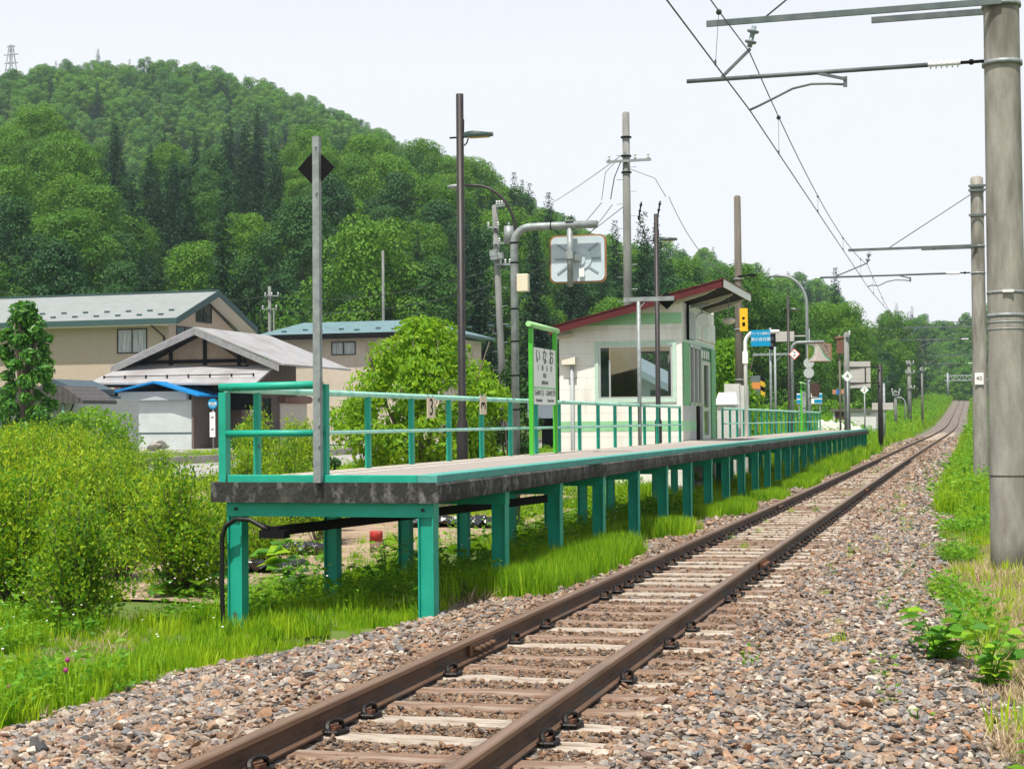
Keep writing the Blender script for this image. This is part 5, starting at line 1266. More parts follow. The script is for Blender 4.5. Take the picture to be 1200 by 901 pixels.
# beige two storey house
YB = 82.0
xw = onY(197.5, 400, YB).x; xe_l = -70.0
zE = onY(200, 373, YB-.9).z; zG = .2
YBb = onX(277, 400, xw).y; Ym = (YB+YBb)/2
ridge_z = onX(255, 341, xw+1.0).z
ov = 1.0
t = thing('beige_house', ((xw-12), Ym, zG), 'large two storey house with beige tiled walls and pale grey roof', 'house')
b = MB(); b.box(xe_l, xw, YB, YBb, 3.1, zE-.35); b.prism([(xw-.01, YB, zE-.35), (xw-.01, YBb, zE-.35), (xw-.01, Ym, ridge_z-.5)], (-8, 0, 0)); b.build('wall', m_tile, t)
b = MB(); b.box(xe_l, xw, YB, YBb, zG-.3, 3.1); b.build('ground_floor_wall', m_tilelow, t)
slope = (ridge_z-zE)/(Ym-(YB-.9))
b = MB()
b.prism([(xe_l-1, YB-.9, zE), (xe_l-1, Ym, ridge_z), (xe_l-1, Ym, ridge_z-.22), (xe_l-1, YB-.9, zE-.22)], (xw+ov-xe_l+1, 0, 0)); 
b.prism([(xe_l-1, Ym+.001, ridge_z), (xe_l-1, YBb+.9, zE), (xe_l-1, YBb+.9, zE-.22), (xe_l-1, Ym+.001, ridge_z-.22)], (xw+ov-xe_l+1, 0, 0)); rf = b.build('roof', m_roofgrey, t)
b = MB()
for s in (1, -1):
    y0, y1 = (YB-.95, Ym) if s > 0 else (YBb+.95, Ym)
    b.prism([(xw+ov, y0, zE+.03), (xw+ov, y1, ridge_z+.06), (xw+ov, y1, ridge_z-.34), (xw+ov, y0, zE-.36)], (.05, 0, 0))
b.box(xe_l-1, xw+ov, YB-.98, YB-.905, zE-.30, zE+.02); b.box(xe_l-1, xw+ov, Ym-.12, Ym+.12, ridge_z+.0, ridge_z+.09); b.build('roof_trim', m_roofgreen, t)
b = MB()
for s in (1, -1):
    y0, y1 = (YB-.88, Ym) if s > 0 else (YBb+.88, Ym)
    b.prism([(xw-.005, y0, zE-.24), (xw-.005, y1, ridge_z-.24), (xw-.005, y1, ridge_z-.33), (xw-.005, y0, zE-.35)], (ov, 0, 0))
b.box(xe_l, xw, YB-.88, YB-.001, zE-.36, zE-.28)
b.build('soffit', m_eave, t)
g = MB(); pts = []
for k in range(16):
    u0 = 12+k*12.6; p = onY(u0, 368.5-(k % 2)*2.5, YB-.9); yy = YB-.2 + (k % 2)*.8; pts.append((onY(u0, 368, yy).x, yy, zE + (yy-(YB-.9))*slope))
snow_guards(g, pts); g.build('snow_guard', m_roofgreen, t)
a = onY(138.5, 387, YB); c = onY(171.5, 412.5, YB); window(t, a.x, c.x, YB, c.z, a.z)
a = onY(78, 460, YB); c = onY(105, 475, YB); window(t, a.x, c.x, YB, c.z, a.z, curtain=False)
a = onY(60, 467, YB); c = onY(72, 480, YB); window(t, a.x, c.x, YB, c.z, a.z, curtain=False, mull=0)
ya_, yb_ = onX(230, 365, xw).y, onX(247, 365, xw).y; window(t, ya_, yb_, xw, onX(238, 377, xw).z, onX(238, 357, xw).z, curtain=False, axis='x')
ya_, yb_ = onX(207, 385, xw).y, onX(226, 385, xw).y; window(t, ya_, yb_, xw, onX(216, 397, xw).z, onX(216, 384, xw).z, curtain=False, axis='x')
b = MB(); xp = onY(193, 390, YB).x; b.tube([(xp-.5, YB-.8, zE-.3), (xp, YB-.08, zE-1.0), (xp, YB-.08, zG)], .06, 8); b.build('downpipe', m_brown, t)
b = MB(); yq = onX(219, 366, xw).y; b.box(xw+.0, xw+.2, yq-.3, yq+.3, onX(219, 367, xw).z, onX(219, 364, xw).z); b.build('wall_vent', m_eave, t)

# weathered house with the shutter
YA = 72.0; zg = .28
xl = onY(135, 500, YA).x; xrr = onY(282, 500, YA).x; yb2 = onX(346, 450, xrr).y
xl = onY(134, 500, YA).x
t = thing('weathered_house', ((xl+xrr)/2, YA, zg), 'weathered brown boarded house with pale metal roofs facing the road', 'house')
apex = onY(228, 384, YA-.9); eL = onY(130, 430, YA-.9); eR = onY(327, 427, YA-.9)
YAb = yb2+.6
b = MB(); b.box(xl, xrr+.0, YA, yb2, zg-.3, eL.z-.1); b.build('wall', m_rust_w, t)
b = MB(); b.box(xrr+.001, xrr+.05, YA+.01, yb2, zg-.3, onX(330, 428, xrr).z); b.build('side_wall', m_rust_y, t)
m_gable = mat('clay_gable', (.28,.20,.145), .9, c2=(.36,.27,.2), scale=2)
b = MB(); b.prism([(eL.x+1.0, YA+.05, eL.z-.15), (eR.x-2.0, YA+.05, eL.z-.15), (apex.x, YA+.05, apex.z-.3)], (0, 2, 0)); b.build('gable', m_gable, t)
b = MB()
for uu in (200, 240, 280):
    p = onY(uu, 420, YA); hh = apex.z-.4-abs(p.x-apex.x)*(apex.z-eL.z)/(apex.x-eL.x); b.box(p.x-.09, p.x+.09, YA-.03, YA+.045, eL.z-.2, hh)
b.box(eL.x+1.2, eR.x-2.2, YA-.06, YA+.04, eL.z+.15, eL.z+.32); b.box(eL.x+1, eR.x-2, YA-.25, YA-.05, eL.z-.22, eL.z-.02); b.build('gable_timber', m_black, t)
th_ = .22
def slab(p0, p1, y0, y1, nm, m_, tk=.08): 
    b = MB(); b.prism([(p0[0], y0, p0[1]), (p1[0], y0, p1[1]), (p1[0], y0, p1[1]-tk), (p0[0], y0, p0[1]-tk)], (0, y1-y0, 0)); return b.build(nm, m_, t)
m_rm = lines(m_roofmet.copy(), 0, .42, .06, .88, .3)
eR2 = eR
slab((eL.x, eL.z+.05), (apex.x, apex.z+.05), YA-.9, YAb, 'roof', m_rm); slab((apex.x+.002, apex.z+.05), (eR2.x+.25, eR2.z+.02), YA-.9, YAb+.6, 'roof', m_rm)
b = MB(); m_verge = mat('grey_verge_board', (.20,.20,.205), .8, c2=(.28,.28,.29), scale=4)
b.prism([(eL.x, YA-.95, eL.z-.03), (apex.x, YA-.95, apex.z-.03), (apex.x, YA-.95, apex.z-.36), (eL.x, YA-.95, eL.z-.34)], (0, .05, 0)); b.prism([(eR2.x, YA-.95, eR2.z-.03), (apex.x+.001, YA-.95, apex.z-.03), (apex.x+.001, YA-.95, apex.z-.36), (eR2.x, YA-.95, eR2.z-.34)], (0, .05, 0)); b.build('verge_board', m_verge, t)
# lower skirt roof
f0, f1 = onY(103, 448.5, YA-2.6), onY(299, 449, YA-2.6); k0, k1 = onY(147, 428, YA-.1), onY(322, 428, YA-.1)
b = MB(); b.add([(f0.x, YA-2.6, f0.z), (f1.x, YA-2.6, f1.z), (k1.x, YA-.05, k1.z), (k0.x, YA-.05, k0.z), (f0.x, YA-2.6, f0.z-.09), (f1.x, YA-2.6, f1.z-.09), (k1.x, YA-.05, k1.z-.09), (k0.x, YA-.05, k0.z-.09)], [(0,1,2,3),(7,6,5,4),(0,4,5,1),(1,5,6,2),(2,6,7,3),(3,7,4,0)]); b.build('skirt_roof', m_rm, t)
b = MB(); r0, r1 = onY(122, 440, YA-2.0), onY(297, 438, YA-2.0); zr = f0.z + .6/2.55*(k0.z-f0.z) + .08
b.tube([(r0.x, YA-2.0, zr), (r1.x, YA-2.0, zr)], .025, 6)
for k in range(8): b.box(r0.x+(r1.x-r0.x)*k/7-.03, r0.x+(r1.x-r0.x)*k/7+.03, YA-2.04, YA-1.96, zr-.12, zr+.05)
b.build('snow_bar', m_black, t)
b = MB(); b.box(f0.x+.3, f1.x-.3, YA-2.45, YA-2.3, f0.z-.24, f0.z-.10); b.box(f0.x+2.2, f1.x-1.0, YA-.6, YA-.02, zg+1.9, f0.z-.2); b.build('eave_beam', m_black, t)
# garage bay with a blue roof
gx0, gx1 = onY(141, 500, YA-3.3).x, onY(226, 500, YA-3.3).x; yg = YA-3.3
bapex = onY(179, 446.5, yg-.5); bL = onY(116, 462, yg-.5); bR = onY(232, 462.5, yg-.5); bR2 = onY(282, 463, YA-2.9)
b = MB(); 
b.prism([(bapex.x+.001, yg-.5, bapex.z), (bR.x, yg-.5, bR.z), (bR.x, yg-.5, bR.z-.09), (bapex.x+.001, yg-.5, bapex.z-.09)], (0, 3.3, 0))
b.prism([(bL.x, yg-.5, bL.z), (bapex.x, yg-.5, bapex.z), (bapex.x, yg-.5, bapex.z-.09), (bL.x, yg-.5, bL.z-.09)], (0, 3.3, 0))
b.build('blue_roof', m_blueroof, t)
b = MB(); p_ = onY(95, 471, yg-.4); b.prism([(p_.x, yg-.4, p_.z), (bL.x+.6, yg-.4, bL.z-.05), (bL.x+.6, yg-.4, bL.z-.17), (p_.x, yg-.4, p_.z-.1)], (0, 1.6, 0)); b.build('lean_to_roof', m_black, t)
s0, s1 = onY(147, 500, yg).x, onY(224.5, 500, yg).x; zs = onY(185, 469, yg).z
b = MB(); b.box(s0, s1, yg+.06, yg+.10, zg-.1, zs); sh = b.build('garage_shutter', m_shut, t)
b = MB(); zz = onY(185, 507.5, yg).z; b.box(s0+.02, s1-.02, yg+.045, yg+.059, zz-.04, zz+.03); b.build('shutter_bar', m_roofgreen, sh)
b = MB(); h0, h1 = onY(141, 460, yg).x, onY(221, 460, yg).x; b.box(h0, h1, yg-.22, yg+.05, onY(180, 469, yg).z, onY(180, 459, yg).z); b.build('shutter_box', mat('shutter_box_grey', (.42,.46,.49), .5), t)
b = MB(); b.box(s0-.12, s0, yg, YA, zg-.1, bR.z); b.box(s1, s1+.12, yg, YA-.0, zg-.1, bR.z); b.box(s1+.12, onY(263, 500, YA-1.6).x, YA-1.6, YA-1.4, zg-.1, bR.z-.15); b.build('garage_wall', m_rust_w, t)
b = MB(); b.box(s0-2.6, s0-.15, YA-.35, YA-.02, zg, bL.z-.5); b.box(onY(264, 500, YA-.3).x, xrr-.9, YA-.32, YA-.02, zg, bR.z+.1); b.build('recess_shade_block', m_black, t)  # solid black boxes stand in for the shade of recesses beside the garage
yw0 = onX(291, 480, xrr+.05).y
w0, w1 = onX(308.5, 480, xrr+.05).y, onX(316.5, 480, xrr+.05).y
window(t, w0, w1, xrr+.05, onX(312, 493, xrr).z, onX(312, 467, xrr).z, curtain=False, mull=0, axis='x')
b = MB(); b.box(xrr+.055, xrr+.08, onX(291.5, 480, xrr).y, onX(297, 480, xrr).y, onX(294, 487, xrr).z, onX(294, 470, xrr).z); b.build('white_notice', m_white, t)
y0_, y1_ = onX(327.5, 490, xrr+.05).y, onX(358, 490, xrr+.05).y; z1_ = onX(340, 471, xrr).z
b = MB(); b.box(xrr+.055, xrr+.10, y0_, min(y1_, yb2+3), zg-.1, z1_); b.box(xrr-.5, xrr+.054, yb2+.01, min(y1_, yb2+3)+.2, zg-.1, z1_+.8); s2_ = b.build('side_shutter', m_shutw, t)
b = MB(); b.tube([(xrr+.25, y0_-.1, z1_+.12), (xrr+.25, y1_+.1, z1_+.12)], .20, 12); b.build('roller_box', mat('brown_roller', (.20,.10,.075), .7, c2=(.26,.15,.115), scale=4), t)

# teal roofed house
YC = 93.0; x0 = onY(300, 391, YC-.7).x; xw0 = onY(314, 400, YC).x; x1 = onY(524, 388, YC-.7).x; ze = onY(400, 390.5, YC-.7).z; zr = onY(420, 376, YC+4).z
t = thing('teal_roof_house', ((x0+x1)/2, YC, .2), 'cream house with a low teal hipped roof behind the leafy tree', 'house')
b = MB(); b.box(xw0, x1-.8, YC, YC+9, -.1, ze-.25); b.build('wall', mat('cream_render', (.46,.40,.32), .8, c2=(.52,.46,.38), scale=1.5), t)
xr0 = onY(352, 377, YC+4).x; b = MB()
V_ = [(x0, YC-.7, ze), (x1, YC-.7, ze), (x1, YC+9.7, ze), (x0, YC+9.7, ze), (xr0, YC+4.5, zr), (x1-3.5, YC+4.5, zr), (x0, YC-.7, ze-.12), (x1, YC-.7, ze-.12), (x1, YC+9.7, ze-.12), (x0, YC+9.7, ze-.12)]
b.add(V_, [(0,1,5,4),(1,2,5),(2,3,4,5),(3,0,4),(6,9,8,7),(0,6,7,1),(1,7,8,2),(2,8,9,3),(3,9,6,0)]); m_tr = lines(m_tealroof, 0, .42, .12, .65, .5); b.build('roof', m_tr, t)
b = MB(); b.box(x0, x1, YC-.80, YC-.705, ze-.34, ze+.0); b.build('gutter', m_black, t)
g = MB(); snow_guards(g, [(x0+1.5+k*1.25, YC+.3+(k % 2)*.5, ze+(1.0+(k % 2)*.5)*(zr-ze)/5.2) for k in range(14)]); g.build('snow_guard', m_roofgreen, t)
a = onY(389.5, 402, YC); c = onY(402, 415, YC); window(t, a.x, c.x+.8, YC, c.z, a.z)

# small pale house at the left edge
YE = 56.0; xe1 = onY(60, 480, YE).x; xe0 = xe1-9; zt_ = onY(30, 466, YE).z
t = thing('pale_siding_house', (xe1-3, YE, .2), 'pale grey siding house with dark tiled eaves behind the young tree', 'house')
m_sd = lines(mat('grey_siding', (.42,.44,.44), .7, c2=(.47,.49,.48), scale=2), 2, .38, .06, .75, .4)
b = MB(); b.box(xe0, xe1, YE, YE+7, -.1, zt_); b.build('wall', m_sd, t)
p1_ = onY(97, 470, YE-.8); b = MB(); b.prism([(xe0, YE-.8, zt_+.35), (onY(72, 462, YE-.8).x, YE-.8, zt_+.45), (p1_.x, YE-.8, p1_.z+.04), (p1_.x, YE-.8, p1_.z-.10), (xe0, YE-.8, zt_+.15)], (0, 2.6, 0)); b.build('eave_roof', lines(mat('dark_tiles', (.06,.055,.055), .6, c2=(.1,.09,.09), scale=5), 0, .25, .3, .5, .6), t)
p2_ = onY(89, 458, YE+3.5); q2_ = onY(62, 444, YE+3.5); b = MB(); b.prism([(q2_.x, YE+3.5, q2_.z), (p2_.x, YE+3.5, p2_.z+.10), (p2_.x, YE+3.5, p2_.z-.15), (q2_.x, YE+3.5, q2_.z-.25)], (0, 3.2, 0)); b.prism([(xe0, YE+3.5, q2_.z-(q2_.x-xe0)*.45), (q2_.x-.002, YE+3.5, q2_.z), (q2_.x-.002, YE+3.5, q2_.z-.25), (xe0, YE+3.5, q2_.z-(q2_.x-xe0)*.45-.25)], (0, 3.2, 0)); b.box(xe0, xe1-.6, YE+4, YE+6.5, zt_, p2_.z-.2); b.build('upper_roof', mat('slate_blue_trim', (.05,.08,.10), .5), t)
xg_ = onY(76, 480, YE-.5).x; b = MB(); b.tube([(xg_, YE-.6, 0), (xg_, YE-.6, p1_.z-.05)], .07, 10); b.build('green_post', mat('pale_green_post', (.22,.38,.29), .5), t)
b = MB(); b.tube([(xg_, YE-.6, p1_.z-.6), (xg_+.35, YE-.6, p1_.z-.35), (xg_+.45, YE-.6, p1_.z-.1)], .03, 6); xc_ = onY(49, 480, YE-.05).x; zz_ = .4
while zz_ < zt_-.2: b.tube([(xc_, YE-.08, zz_), (xc_, YE-.08, zz_+.17)], .035, 6); zz_ += .24
b.build('rain_chain', m_black, t)
a = onY(25, 470, YE); c = onY(33, 500, YE); window(t, a.x, c.x, YE, .6, zt_-.3, curtain=False, mull=0)
# bus stop
p = at(250, 500, 72); q = thing('bus_stop', (p.x, p.y, hgt(p.x, p.y)), 'round blue bus stop sign on a slim pole with a white timetable', 'bus stop')
zg_ = hgt(p.x, p.y)
b = MB(); b.tube([(p.x, p.y, zg_-.1), (p.x, p.y, at(250, 480, 72).z)], .035, 8); b.build('post', m_galv, q)
z = at(250, 473, 72).z; b = MB(); b.disc((p.x, p.y-.05, z), (0,1,0), .235, .03, 28); b.build('disc', m_blue, q)
b = MB(); b.box(p.x-.18, p.x+.18, p.y-.072, p.y-.066, z-.04, z+.06); b.build('white_bar', m_white, q)
put_text('バス停', .09, m_white, (p.x, p.y-.07, z-.11), '-y', q)
put_text('稲尾駅前', .07, m_ink, (p.x, p.y-.074, z+.01), '-y', q)
b = MB(); b.box(p.x-.15, p.x+.12, p.y-.06, p.y-.04, at(250, 512, 72).z, at(250, 483, 72).z); b.build('timetable', m_white, q)
b = MB()
for vv in (489, 503): zz = at(250, vv, 72).z; b.box(p.x-.09, p.x+.06, p.y-.066, p.y-.061, zz-.03, zz+.03)
b.build('timetable_print', m_ink2, q)
# rocks and white rack by the shutter
p = at(205, 522, 73.0); z_ = hgt(p.x, p.y); mrock = mat('grey_rock', (.26,.25,.22), .9, c2=(.38,.36,.32), scale=3, bump=.5)
for k, (uu, sc_, mm_, lb) in enumerate(((203, .75, mrock, 'pale boulder leaning before the garage shutter'), (211.5, .66, mat('dark_rock', (.12,.13,.12), .9, c2=(.2,.2,.18), scale=3, bump=.5), 'darker boulder right of the pale one at the shutter'))):
    p = at(uu, 520, 71.8); me = stone_mesh('boulder', 400+k, mm_, sub=3); o = objof('boulder', me, None, (p.x, p.y-1.8, zg+.25)); o.scale = (sc_, .6, 1.0); tag(o, lb, 'boulder')
p = at(139, 500, 72.5); t = thing('white_rack', (p.x, YA-3.6, zg), 'small white slatted rack left of the garage shutter', 'rack')
X = onY(139, 500, YA-3.6).x; b = MB()
for dx in (-.2, .05, .25): b.box(X+dx-.02, X+dx+.02, YA-3.62, YA-3.58, zg, zg+1.35)
for dz in (.3, .7, 1.1): b.box(X-.25, X+.3, YA-3.64, YA-3.62, zg+dz, zg+dz+.04)
b.build('rack_frame', m_white, t)
p = onY(130, 490, YA-2.0); t = thing('blue_poles', (p.x, YA-2, zg), 'blue poles leaning in the dark lean-to', 'poles'); b = MB()
for k in range(3): b.tube([(p.x-.35+k*.10, YA-2, zg), (p.x+.25+k*.10, YA-1.8, zg+2.0)], .03, 6)
b.build('pole_bundle', mat('blue_tube', (.03,.10,.22), .5), t)

# house seen behind and through the shelter
YD = 76.0
t = thing('grey_blue_house', (onY(700, 480, YD).x, YD, .1), 'white gabled house with grey blue lower cladding behind the shelter', 'house')
xl_, xr_ = onY(612, 480, YD).x, onY(788, 480, YD).x
pa, pb = onY(738, 427, YD-.7), onY(812, 465, YD-.7); slp = (pa.z-pb.z)/(pb.x-pa.x)
za = onY(640, 469, YD).z; xa_ = onY(660, 430, YD).x
b = MB(); zc_ = pa.z+slp*(pa.x-xa_)*.0
zap = pb.z + slp*(pb.x-onY(700, 450, YD).x); xap = onY(700, 450, YD).x
b.prism([(onY(668, 450, YD).x, YD, 0), (xr_, YD, 0), (xr_, YD, pb.z+slp*(pb.x-xr_)-.3), (xap, YD, zap-.3), (onY(668, 450, YD).x, YD, zap-.3-slp*(xap-onY(668, 450, YD).x))], (0, 8, 0)); b.build('gable_wall', m_shed, t)
b = MB(); b.prism([(xap, YD-.7, zap), (pb.x+.6, YD-.7, pb.z-.6*slp), (pb.x+.6, YD-.7, pb.z-.6*slp-.35), (xap, YD-.7, zap-.35)], (0, 9.4, 0)); xq = onY(664, 450, YD-.7).x; b.prism([(xap-.001, YD-.7, zap), (xq, YD-.7, zap-slp*(xap-xq)), (xq, YD-.7, zap-slp*(xap-xq)-.35), (xap-.001, YD-.7, zap-.35)], (0, 9.4, 0)); b.build('roof', mat('pale_slate_roof', (.30,.33,.37), .5), t)
b = MB(); b.box(xl_, onY(668, 480, YD).x-.05, YD+1, YD+7, onY(640, 490, YD).z, za); b.build('grey_blue_cladding', mat('grey_blue_cladding', (.17,.21,.25), .6), t)
b = MB(); b.box(xl_+.2, onY(668, 480, YD).x-.1, YD+3.0, YD+6.5, 0, onY(640, 490, YD).z-.001); b.box(xl_+.3, xl_+.45, YD+1.1, YD+1.2, 0, onY(640, 490, YD).z); b.build('carport_shade_and_post', m_black, t)  # solid black block paints the shade of the open bay, with its post
for uu in (657, 655.5):
    pass
a = onY(762, 457, YD-.05); b = MB(); b.box(a.x, a.x+.9, YD-.06, YD-.0, a.z-.6, a.z); b.build('window', m_ink2, t)
# survey stumps with red tops
for (uu, vb, vt, d, lb) in ((441, 650, 622, 22.5, 'short stump with a red painted top under the near platform end'), (643, 600, 578, 32, 'second red topped stump glimpsed between the platform legs')):
    p = at(uu, vb, d); z0 = hgt(p.x, p.y); zt_ = at(uu, vt, d).z
    t = thing('marker_stump', (p.x, p.y, z0), lb, 'marker post')
    b = MB(); b.tube([(p.x, p.y, z0-.1), (p.x, p.y, zt_-.14)], .092, 14); b.build('shaft', mat('brown_stump', (.13,.08,.05), .8, c2=(.2,.14,.1), scale=8), t)
    b = MB(); b.tube([(p.x, p.y, zt_-.14), (p.x, p.y, zt_-.012), (p.x, p.y, zt_)], [.094, .094, .085], 14); b.build('red_top', mat('red_paint', (.42,.03,.02), .5, c2=(.34,.04,.03), scale=9), t)

# power lines in the distance
def cable(a, c, sag, r, label, n=14):
    a = Vector(a); c = Vector(c); b = MB()
    b.tube([a.lerp(c, k/n) - Vector((0, 0, sag*4*(k/n)*(1-k/n))) for k in range(n+1)], r, 5); o = b.build('power_cable', m_wire); tag(o, label, 'cable', 'power lines strung between the poles')
ptA = Vector((XA_, YA_-.2, ztA-1.5))
cable(ptA, at(560, 262, 190), 1.2, .014, 'thin power line rising from the wooded slope to the tall utility pole')
for k, (uu, vv) in enumerate(((600, 330), (640, 310), (520, 372))):
    cable((XA_-.9+k*.4, YA_-.2, ztA-3.3-.1*k), at(uu, vv, 100), .5, .014, ['lowest slack power line left of the tall utility pole', 'middle power line dropping left from the tall utility pole', 'long power line running down to the leaning pole'][k])
cable((XA_+1.6, YA_-.2, ztA-3.2), (XC_, YC_-.1, at(862, 328, 50).z), .6, .013, 'service cable from the tall utility pole to the brown pole')
cable(at(-60, 330, 100), at(316, 347, 112), 1.0, .018, 'dark power line crossing above the beige roof')
cable(at(316, 347, 112), at(590, 312, 78), .8, .016, 'power line between the two armed pole and the leaning pole')
cable(at(316, 362, 112), at(592, 330, 78), .8, .016, 'lower power line between the two armed pole and the leaning pole')
cable(at(546, 362, 80), at(590, 310, 78), .1, .02, 'short pale guy wire left of the leaning pole')
cable(at(1090, 377, 120), at(1220, 377, 60), .0, .02, 'dark feeder line crossing behind the second concrete pole')
# pylon on the hilltop
u0 = 13; rr_ = 600; p = at(u0, 80, 620); zb = at(u0, 86, 620).z-10; zt_ = at(u0, 53, 620).z
t = thing('pylon', (p.x, p.y, zb), 'tiny lattice power pylon standing on the wooded hilltop', 'pylon'); mpy = mat('pylon_steel', (.30,.33,.36), .6)
b = MB()
for sx in (-1, 1):
    for sy in (-1, 1): b.bar((p.x+sx*2.6, p.y+sy*2.6, zb), (p.x+sx*.5, p.y+sy*.5, zt_), .28, .28)
H_ = zt_-zb
for k in range(9):
    f = k/9; f2 = (k+1)/9; a_ = 2.6-2.1*f; c_ = 2.6-2.1*f2
    b.bar((p.x-a_, p.y, zb+H_*f), (p.x+c_, p.y, zb+H_*f2), .16, .16); b.bar((p.x+a_, p.y, zb+H_*f), (p.x-c_, p.y, zb+H_*f2), .16, .16)
b.build('tower', mpy, t)
for k, (f, ww) in enumerate(((.97, 1.8), (.82, 3.2), (.66, 3.0))):
    b = MB(); b.box(p.x-ww, p.x+ww, p.y-.2, p.y+.2, zb+H_*f-.15, zb+H_*f+.2); b.build('cross_arm', mpy, t)
# ------------------------------------------------------------------ foliage meshes
def unit(a): return a/np.maximum(np.linalg.norm(a, axis=-1, keepdims=True), 1e-9)
def leaf_quads(P, T, Nn, L, W, fold=.25):
    """P base, T tip direction, Nn leaf normal, L length, W width -> folded diamond leaves"""
    S = unit(np.cross(T, Nn)); L = L[:, None]; W = W[:, None]
    mid = P + T*L*.45
    a = P; b_ = mid + S*W*.5 + Nn*W*fold; c = P + T*L; d = mid - S*W*.5 + Nn*W*fold
    V = np.stack([a, b_, c, d], 1).reshape(-1, 3); n = len(P)
    i = np.arange(n)*4
    F = np.stack([i, i+1, i+2, i+3], 1); return V, F
def tri_leaf(V, F): return V, np.concatenate([F[:, [0,1,2]], F[:, [0,2,3]]])
def crown_mesh(name, m, seed, n, H, Rr, lobes, size, rough=.55, zb=.3, flat=.75, inner=.25, shape='dome', lob_r=(.28, .42), asp=.7, droop=.2):
    """leaves gathered on the skins of many small lobes; lobes sit over a crown envelope"""
    rg = np.random.default_rng(seed); C = []; Rl = []
    for k in range(lobes):
        t = (k+.5)/lobes; z = zb + (1-zb)*t
        if shape == 'dome': rad = math.sqrt(max(0, 1-((t-.35)/.67)**2))
        elif shape == 'egg': rad = math.sin(math.pi*min(1, .12+.88*t))**.7
        else: rad = 1-t*.8
        q = k*2.39996 + rg.uniform(-.5, .5); rad = rad*Rr*math.sqrt(rg.uniform(.25, 1))*.8
        C.append((rad*math.cos(q), rad*math.sin(q), z*H*.93)); Rl.append(Rr*rg.uniform(*lob_r))
    C = np.array(C); Rl = np.array(Rl)
    w_ = Rl**2; pick = rg.choice(lobes, n, p=w_/w_.sum())
    D = unit(rg.normal(size=(n, 3)) + np.array([0, 0, .35])); rad = Rl[pick]*np.where(rg.random(n) < inner, rg.uniform(.3, .9, n), rg.uniform(.85, 1.12, n))
    P = C[pick] + D*rad[:, None]*np.array([1, 1, flat])
    k = P[:, 2] > zb*H*.55; P = P[k]; D = D[k]; n = len(P)
    Nn = unit(D*(1.45-rough) + rg.normal(size=(n, 3))*rough + np.array([0, 0, .4])); T = unit(np.cross(Nn, rg.normal(size=(n, 3))) - np.array([0, 0, droop]))
    Ls = size*np.clip(np.exp(rg.normal(0, .25, n)), .5, 1.55); V, F = leaf_quads(P - T*Ls[:, None]*.4, T, Nn, Ls, Ls*asp, .12)
    return np_mesh(name, V, F, m)
def conifer_mesh(name, m, seed, H, Rr, levels=26, per=11, leaf=.5, zb=.12, ragged=.2, power=.9):
    rg = np.random.default_rng(seed); P = []; T = []; Nn = []; L = []
    for k in range(levels):
        t = k/levels; z = H*(zb+(1-zb)*t); r = Rr*(1-t)**power*(1+rg.normal()*ragged*.5) + .15
        nb = max(4, int(per*(1-t*.6)))
        for q in range(nb):
            a = rg.uniform(0, 6.28); rb = r*rg.uniform(.75, 1.1); m_ = max(3, int(rb/leaf*3.2))
            d = np.array([math.cos(a), math.sin(a), -.22 + .3*t])
            for j in range(m_):
                f = (j+.6)/m_; p = np.array([0, 0, z]) + d*rb*f + rg.normal(size=3)*leaf*.28
                P.append(p); T.append(d + rg.normal(size=3)*.5 + np.array([0, 0, -.15])); Nn.append(np.array([0, 0, 1.]) + rg.normal(size=3)*.45 + d*.3); L.append(leaf*rg.uniform(.7, 1.3)*(1-.35*t))
    P, T, Nn, L = map(np.array, (P, unit(np.array(T)), unit(np.array(Nn)), L))
    V, F = leaf_quads(P, T, Nn, L, L*.6, .1); return np_mesh(name, V, F, m)
def plain_trunk(name, m, H, r):
    b = MB(); b.tube([(0, 0, -.4), (0, 0, H*.5), (0, 0, H*.9)], [r, r*.7, r*.15], 8); me = bpy.data.meshes.new(name); me.from_pydata(b.v, [], b.f); me.materials.append(m); me.update(); return me
def trunk_mesh(name, m, H, r, seed, forks=4, split=.35, spread=.35):
    b = MB(); rq = random.Random(seed)
    pts = [(rq.uniform(-.02, .02)*H*k/5, rq.uniform(-.02, .02)*H*k/5, H*.8*k/5-.3) for k in range(6)]
    b.tube(pts, [r*(1-.14*k) for k in range(6)], 9)
    for k in range(forks):
        a = rq.uniform(0, 6.28); z = H*(split+.1*k/forks+rq.uniform(0, .2)); L = H*spread*rq.uniform(.7, 1.2)
        b.tube([(0, 0, z), (math.cos(a)*L*.45, math.sin(a)*L*.45, z+L*.4), (math.cos(a)*L, math.sin(a)*L, z+L*.95)], [r*.5, r*.35, r*.12], 6)
    me = bpy.data.meshes.new(name); me.from_pydata(b.v, [], b.f); me.materials.append(m); me.update(); return me
m_lbright = leafmat('leaves_bright_green', [(.035,.115,.012),(.07,.185,.014),(.115,.26,.016),(.05,.15,.02)], .3)
m_lmid = leafmat('leaves_mid_green', [(.018,.075,.02),(.035,.115,.022),(.055,.15,.022)], .25)
m_lcedar = leafmat('needles_dark_green', [(.012,.047,.022),(.02,.066,.025),(.032,.085,.027)], .15)
m_lpine = leafmat('needles_blue_green', [(.03,.075,.042),(.04,.09,.045)], .12)
m_lfar = leafmat('leaves_hill_green', [(.05,.16,.022),(.095,.24,.026),(.145,.31,.024),(.06,.17,.045),(.12,.28,.022)], .25)

